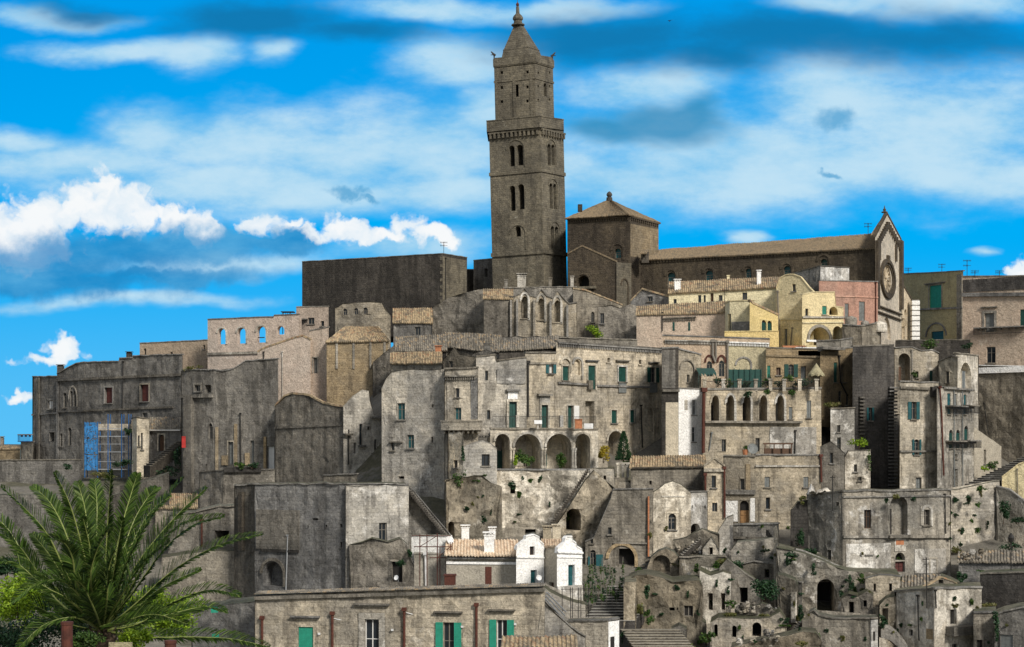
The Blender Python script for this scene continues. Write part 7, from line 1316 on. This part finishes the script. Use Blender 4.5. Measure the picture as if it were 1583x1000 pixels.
# bird in flight
def bird():
    c = P3(1035, 32.5, 150); root = empty('bird', c); tag(root, 'dark bird gliding high in the sky right of the tower', 'bird'); m = MB()
    m.lathe(c, [(0.01, -.01), (.06, .0), (.01, .02)], 6)
    m.tube([c + Vector((-.16, 0, 0)), c + Vector((-.05, 0, .02)), c + Vector((.1, 0, .01)), c + Vector((.17, 0, .0))], .045, 7, r2=.02)
    for s in (-1, 1):
        p = [c + Vector((.06, 0, .02)), c + Vector((.02, .22 * s, .08)), c + Vector((-.04, .46 * s, .02)), c + Vector((-.09, .2 * s, .05)), c + Vector((-.08, 0, .02))]
        m.face(p); m.face([q + Vector((0, 0, .012)) for q in p])
    m.face([c + Vector((-.14, 0, 0)), c + Vector((-.3, .06, .0)), c + Vector((-.3, -.06, .0))])
    m.build('body', 'black', root); root.rotation_euler = (0, 0, R(70))
bird()
# ---------------------------------------------------------------- foreground garden
q = MB(); xs = [-16 + .8 * i for i in range(14)]; ysg = [30 + 2 * j for j in range(12)]
def gz(x, y): return zof(1014, y) + .2 * mn.noise(Vector((x * .3, y * .3, 0)))
for i in range(len(xs) - 1):
    for j in range(len(ysg) - 1):
        p = [(xs[i], ysg[j]), (xs[i + 1], ysg[j]), (xs[i + 1], ysg[j + 1]), (xs[i], ysg[j + 1])]; q.face([(a, b, gz(a, b)) for a, b in p], 0, p)
struct(q.build('garden_ground', 'rock_ground', None, smooth=True, merge=True))
def frond(root, pts, leaf=.47, n=140, base_u=.10, lift=.40, width=.0165):
    """pts: (px, py, Y) along the midrib from the crown outwards"""
    P = [P3(*p) for p in pts]
    def cr(u):
        k = u * (len(P) - 1); i = min(int(k), len(P) - 2); f = k - i; a = P[max(i - 1, 0)]; b, c = P[i], P[i + 1]; d = P[min(i + 2, len(P) - 1)]
        return .5 * (2 * b + (c - a) * f + (2 * a - 5 * b + 4 * c - d) * f * f + (3 * b - a - 3 * c + d) * f ** 3)
    st = MB(); st.tube([cr(i / 14) for i in range(15)], .032, 6, r2=.006); rb = st.build('midrib', 'rachis', None)
    lf = MB(); rnd = random.Random(int(pts[-1][0] * 13 + pts[-1][1]))
    for i in range(n):
        u = base_u + (1 - base_u) * (i + .5) / n; p = cr(u); t = (cr(min(1, u + .01)) - cr(max(0, u - .01))).normalized()
        ref = Vector((0, -.55, .8)); side = t.cross(ref); side = side.normalized() if side.length > .05 else Vector((1, 0, 0)); up = side.cross(t)
        env = (math.sin(math.pi * min(1, .16 + u * .84)) ** .6) * (1 - .2 * u)
        for s in (-1, 1):
            L = leaf * env * rnd.uniform(.88, 1.08) + .04; d = (t * rnd.uniform(.82, 1.0) + side * s * rnd.uniform(.72, .88) + up * rnd.uniform(lift - .12, lift + .14)).normalized()
            w = d.cross(up * rnd.uniform(.3, 1) + side * s * rnd.uniform(.1, .9)); w = w.normalized() * width * rnd.uniform(.7, 1.2) if w.length > .01 else side * width
            dr = (.07 + .13 * rnd.random()) * L; m1 = p + d * L * .4; m2 = p + d * L * .78 - Vector((0, 0, dr * .35)); e = p + d * L - Vector((0, 0, dr))
            lf.face([p - w * .5, m1 - w, m2 - w * .7, e, m2 + w * .7, m1 + w, p + w * .5])
    o = lf.build('frond', 'palm_leaf', root)
    rb.data.transform(__import__('mathutils').Matrix.Translation(BASE[rb.as_pointer()] - BASE[root.as_pointer()])); rb.location = (0, 0, 0); rb.parent = o
def palm():
    Y = 40; base = P3(160, 1010, Y); root = empty('palm_tree', (base.x, base.y, base.z)); tag(root, 'big feathery palm tree in the left foreground', 'palm tree')
    q = MB(); b = P3(160, 985, Y)
    q.lathe((b.x, b.y, base.z - .2), [(.32, 0), (.30, .25), (.36, .45), (.30, .62), (.12, .72)], 14); q.build('trunk', 'trunk', root)
    m = MB()
    for i in range(46):
        a = i * 2.4; z = base.z + .05 + i * .011; p = Vector((b.x + .33 * math.cos(a), b.y + .33 * math.sin(a), z)); d = Vector((math.cos(a), math.sin(a), 1.4)).normalized(); s = d.cross(Vector((0, 0, 1))).normalized() * .06
        m.face([p - s, p + s, p + d * .22 + s * .5, p + d * .22 - s * .5])
    m.build('leaf_bases', 'trunk', root)
    B = (158, 975, Y); FR = [
        [B, (128, 850, 39.4), (108, 780, 39.0), (84, 730, 38.6)], [B, (110, 900, 39.3), (75, 829, 38.8), (39, 787, 38.4), (2, 752, 38)], [B, (122, 880, 40.4), (98, 815, 40.6), (76, 775, 40.8), (50, 752, 41)],
        [B, (162, 900, 40), (166, 815, 39.8), (172, 726, 39.4)], [B, (172, 890, 40.6), (188, 815, 41), (204, 760, 41.4), (213, 732, 41.6)], [B, (178, 890, 41), (205, 810, 41.5), (228, 770, 41.9), (243, 754, 42.2)],
        [B, (178, 930, 39.4), (196, 870, 39), (234, 799, 38.6), (284, 738, 38.2)], [B, (200, 890, 40.6), (238, 837, 40.8), (280, 790, 41), (319, 754, 41.2)], [B, (206, 915, 39.6), (255, 848, 39.3), (300, 811, 39.1), (346, 798, 39)],
        [B, (208, 935, 40.2), (270, 880, 40.2), (340, 842, 40.2), (406, 825, 40.2)], [B, (214, 965, 39.6), (268, 931, 39.4), (324, 912, 39.2), (372, 921, 39.1)], [B, (105, 925, 39.8), (60, 886, 39.4), (30, 845, 39.2), (-8, 820, 39)],
        [B, (120, 905, 38.6), (112, 862, 38), (98, 838, 37.6), (70, 832, 37.2)], [B, (95, 935, 40.5), (45, 870, 40.6), (10, 815, 40.6), (-25, 790, 40.6)], [B, (105, 965, 39.5), (55, 938, 39.2), (10, 945, 39), (-30, 965, 38.8)], [B, (230, 985, 39), (300, 985, 38.8), (360, 988, 38.6), (416, 1000, 38.4)],
        [B, (140, 860, 41), (132, 790, 41.6), (120, 745, 42)], [B, (150, 850, 41.5), (150, 780, 42), (146, 742, 42.4)], [B, (192, 870, 41.8), (226, 800, 42.4), (262, 766, 42.8)], [B, (140, 900, 38.4), (150, 850, 37.8), (170, 815, 37.4)], [B, (185, 925, 38.6), (222, 868, 38.2), (262, 836, 38)],
        [B, (110, 910, 41.4), (78, 860, 42), (50, 825, 42.4)], [B, (130, 930, 38.2), (100, 900, 37.6), (60, 900, 37.2), (20, 930, 37)], [B, (200, 950, 41), (250, 908, 41.4), (310, 880, 41.8)], [B, (120, 955, 38.4), (70, 965, 38), (30, 1000, 37.6)], [B, (195, 960, 38.4), (240, 950, 38), (290, 965, 37.6)],
        [B, (150, 920, 39), (140, 850, 38.6), (128, 800, 38.2)], [B, (170, 920, 39), (182, 850, 38.6), (190, 800, 38.4)], [B, (165, 930, 38.4), (168, 880, 37.9), (178, 850, 37.6)], [B, (145, 940, 38.2), (128, 905, 37.6), (110, 895, 37.3)]]
    FR += [[B, (190, 930, 40), (232, 858, 39.8), (276, 812, 39.6), (312, 800, 39.5)], [B, (110, 930, 39), (66, 905, 38.6), (28, 872, 38.4), (0, 868, 38.2)], [B, (205, 965, 40.6), (262, 950, 41), (316, 938, 41.2), (350, 945, 41.4)]]
    for p in FR: frond(root, p)
palm()
for x, y, Y, rx, ry, n, mt, lb in ((38, 930, 46, 46, 46, 6500, 'leaf_lime', 'lime green bush at the left edge behind the palm'), (262, 942, 45, 46, 40, 6500, 'leaf_lime', 'lime green bush right of the palm crown'), (212, 945, 47, 28, 46, 3000, 'leaf_lime', 'tall lime bush directly behind the palm'), (205, 985, 38.6, 30, 17, 1800, 'leaf_lime', 'low lime bush in front of the palm base'), (22, 935, 38, 30, 24, 2400, 'leaf_lime', 'lime bush at the left edge in front of the fronds'), (130, 990, 38.2, 26, 16, 1500, 'leaf', 'mid green shrub before the palm trunk'), (110, 960, 44, 60, 46, 5000, 'leaf_dark', 'dark green bush under the palm fronds'), (10, 880, 60, 26, 16, 2400, 'leaf_dark', 'dark tree top far left behind the lime bush'), (30, 985, 43, 60, 40, 4600, 'leaf_dark', 'dark shrub in the bottom left corner')):
    bush(x, y, Y, rx, ry, n, .045 * Y / 44, mt, lb, 'bush', 'bush', 'bushes around the palm', clumps=14)
for x, w_, y, lb in ((103.5, 9, 961, 'taller rusty metal post at the bottom left under the palm'), (263.5, 9, 990, 'short rusty metal post right of the palm base')):
    q = MB(); c = P3(x, y, 34); r = w_ * 34 / F; q.lathe((c.x, c.y, c.z - 1.4), [(r, 0), (r, 1.33), (r * 1.08, 1.34), (r * 1.08, 1.4), (r * .8, 1.405), (.005, 1.41)], 14); tag(q.build('post', 'rust', smooth=False), lb, 'post', 'rusty posts by the palm')
q = MB(); a, b = P3(168, 1012, 35), P3(204, 993, 35); q.box(a.x, a.y, a.z, b.x, a.y + .05, b.z); q.box(a.x + .02, a.y - .01, a.z, b.x - .02, a.y - .002, b.z - .02); tag(q.build('sign_board', 'olive'), 'edge of a pale green board at the foot of the palm', 'board')

# ---------------------------------------------------------------- small tufts rooted in the old walls
def tufts():
    bpy.context.view_layer.update(); dg = bpy.context.evaluated_depsgraph_get(); rn = random.Random(21); k = 0
    areas = [((980, 1240, 850, 995), 24, 'lower centre ruins'), ((1200, 1400, 850, 995), 20, 'weedy cliff'), ((1460, 1560, 755, 850), 12, 'tan retaining wall'), ((700, 905, 735, 825), 12, 'rock below the arcade'), ((1000, 1240, 800, 870), 11, 'walls below the wooden arched door'), ((1380, 1583, 880, 995), 14, 'lower right houses')]
    for (x0, x1, y0, y1), n, where in areas:
        got = 0; tries = 0
        while got < n and tries < n * 12:
            tries += 1; x, y = rn.uniform(x0, x1), rn.uniform(y0, y1)
            d = Vector(((x - CX) / F, 1, (HY - y) / F)).normalized(); hit, loc, nor, _, ob, _ = scene.ray_cast(dg, Vector((0, 0, 0)), d)
            if not hit or not ob or not ob.data or not ob.data.materials or ob.data.materials[0].name not in ('rock', 'rubble', 'chalk', 'grey', 'moss', 'warm'): continue
            got += 1; s = loc.y / F; rx, ry = 1.8 + 8 * rn.random() ** 2, 1.8 + 8 * rn.random() ** 2; c = loc + Vector((0, -.10, .05))
            root = empty('weed_tuft', (loc.x, loc.y, loc.z - ry * s * .6)); tag(root, 'small weed tuft rooted in the ' + where, 'plant', 'weed tufts on the ' + where)
            m = MB(); leaf_cloud(m, c, (rx * s, .16, ry * s), int(16 + rx * ry * 3.2), .095, 3); m.build('leaves', rn.choice(['leaf_dark', 'leaf_dark', 'leaf', 'grass_dry']), root)
tufts()
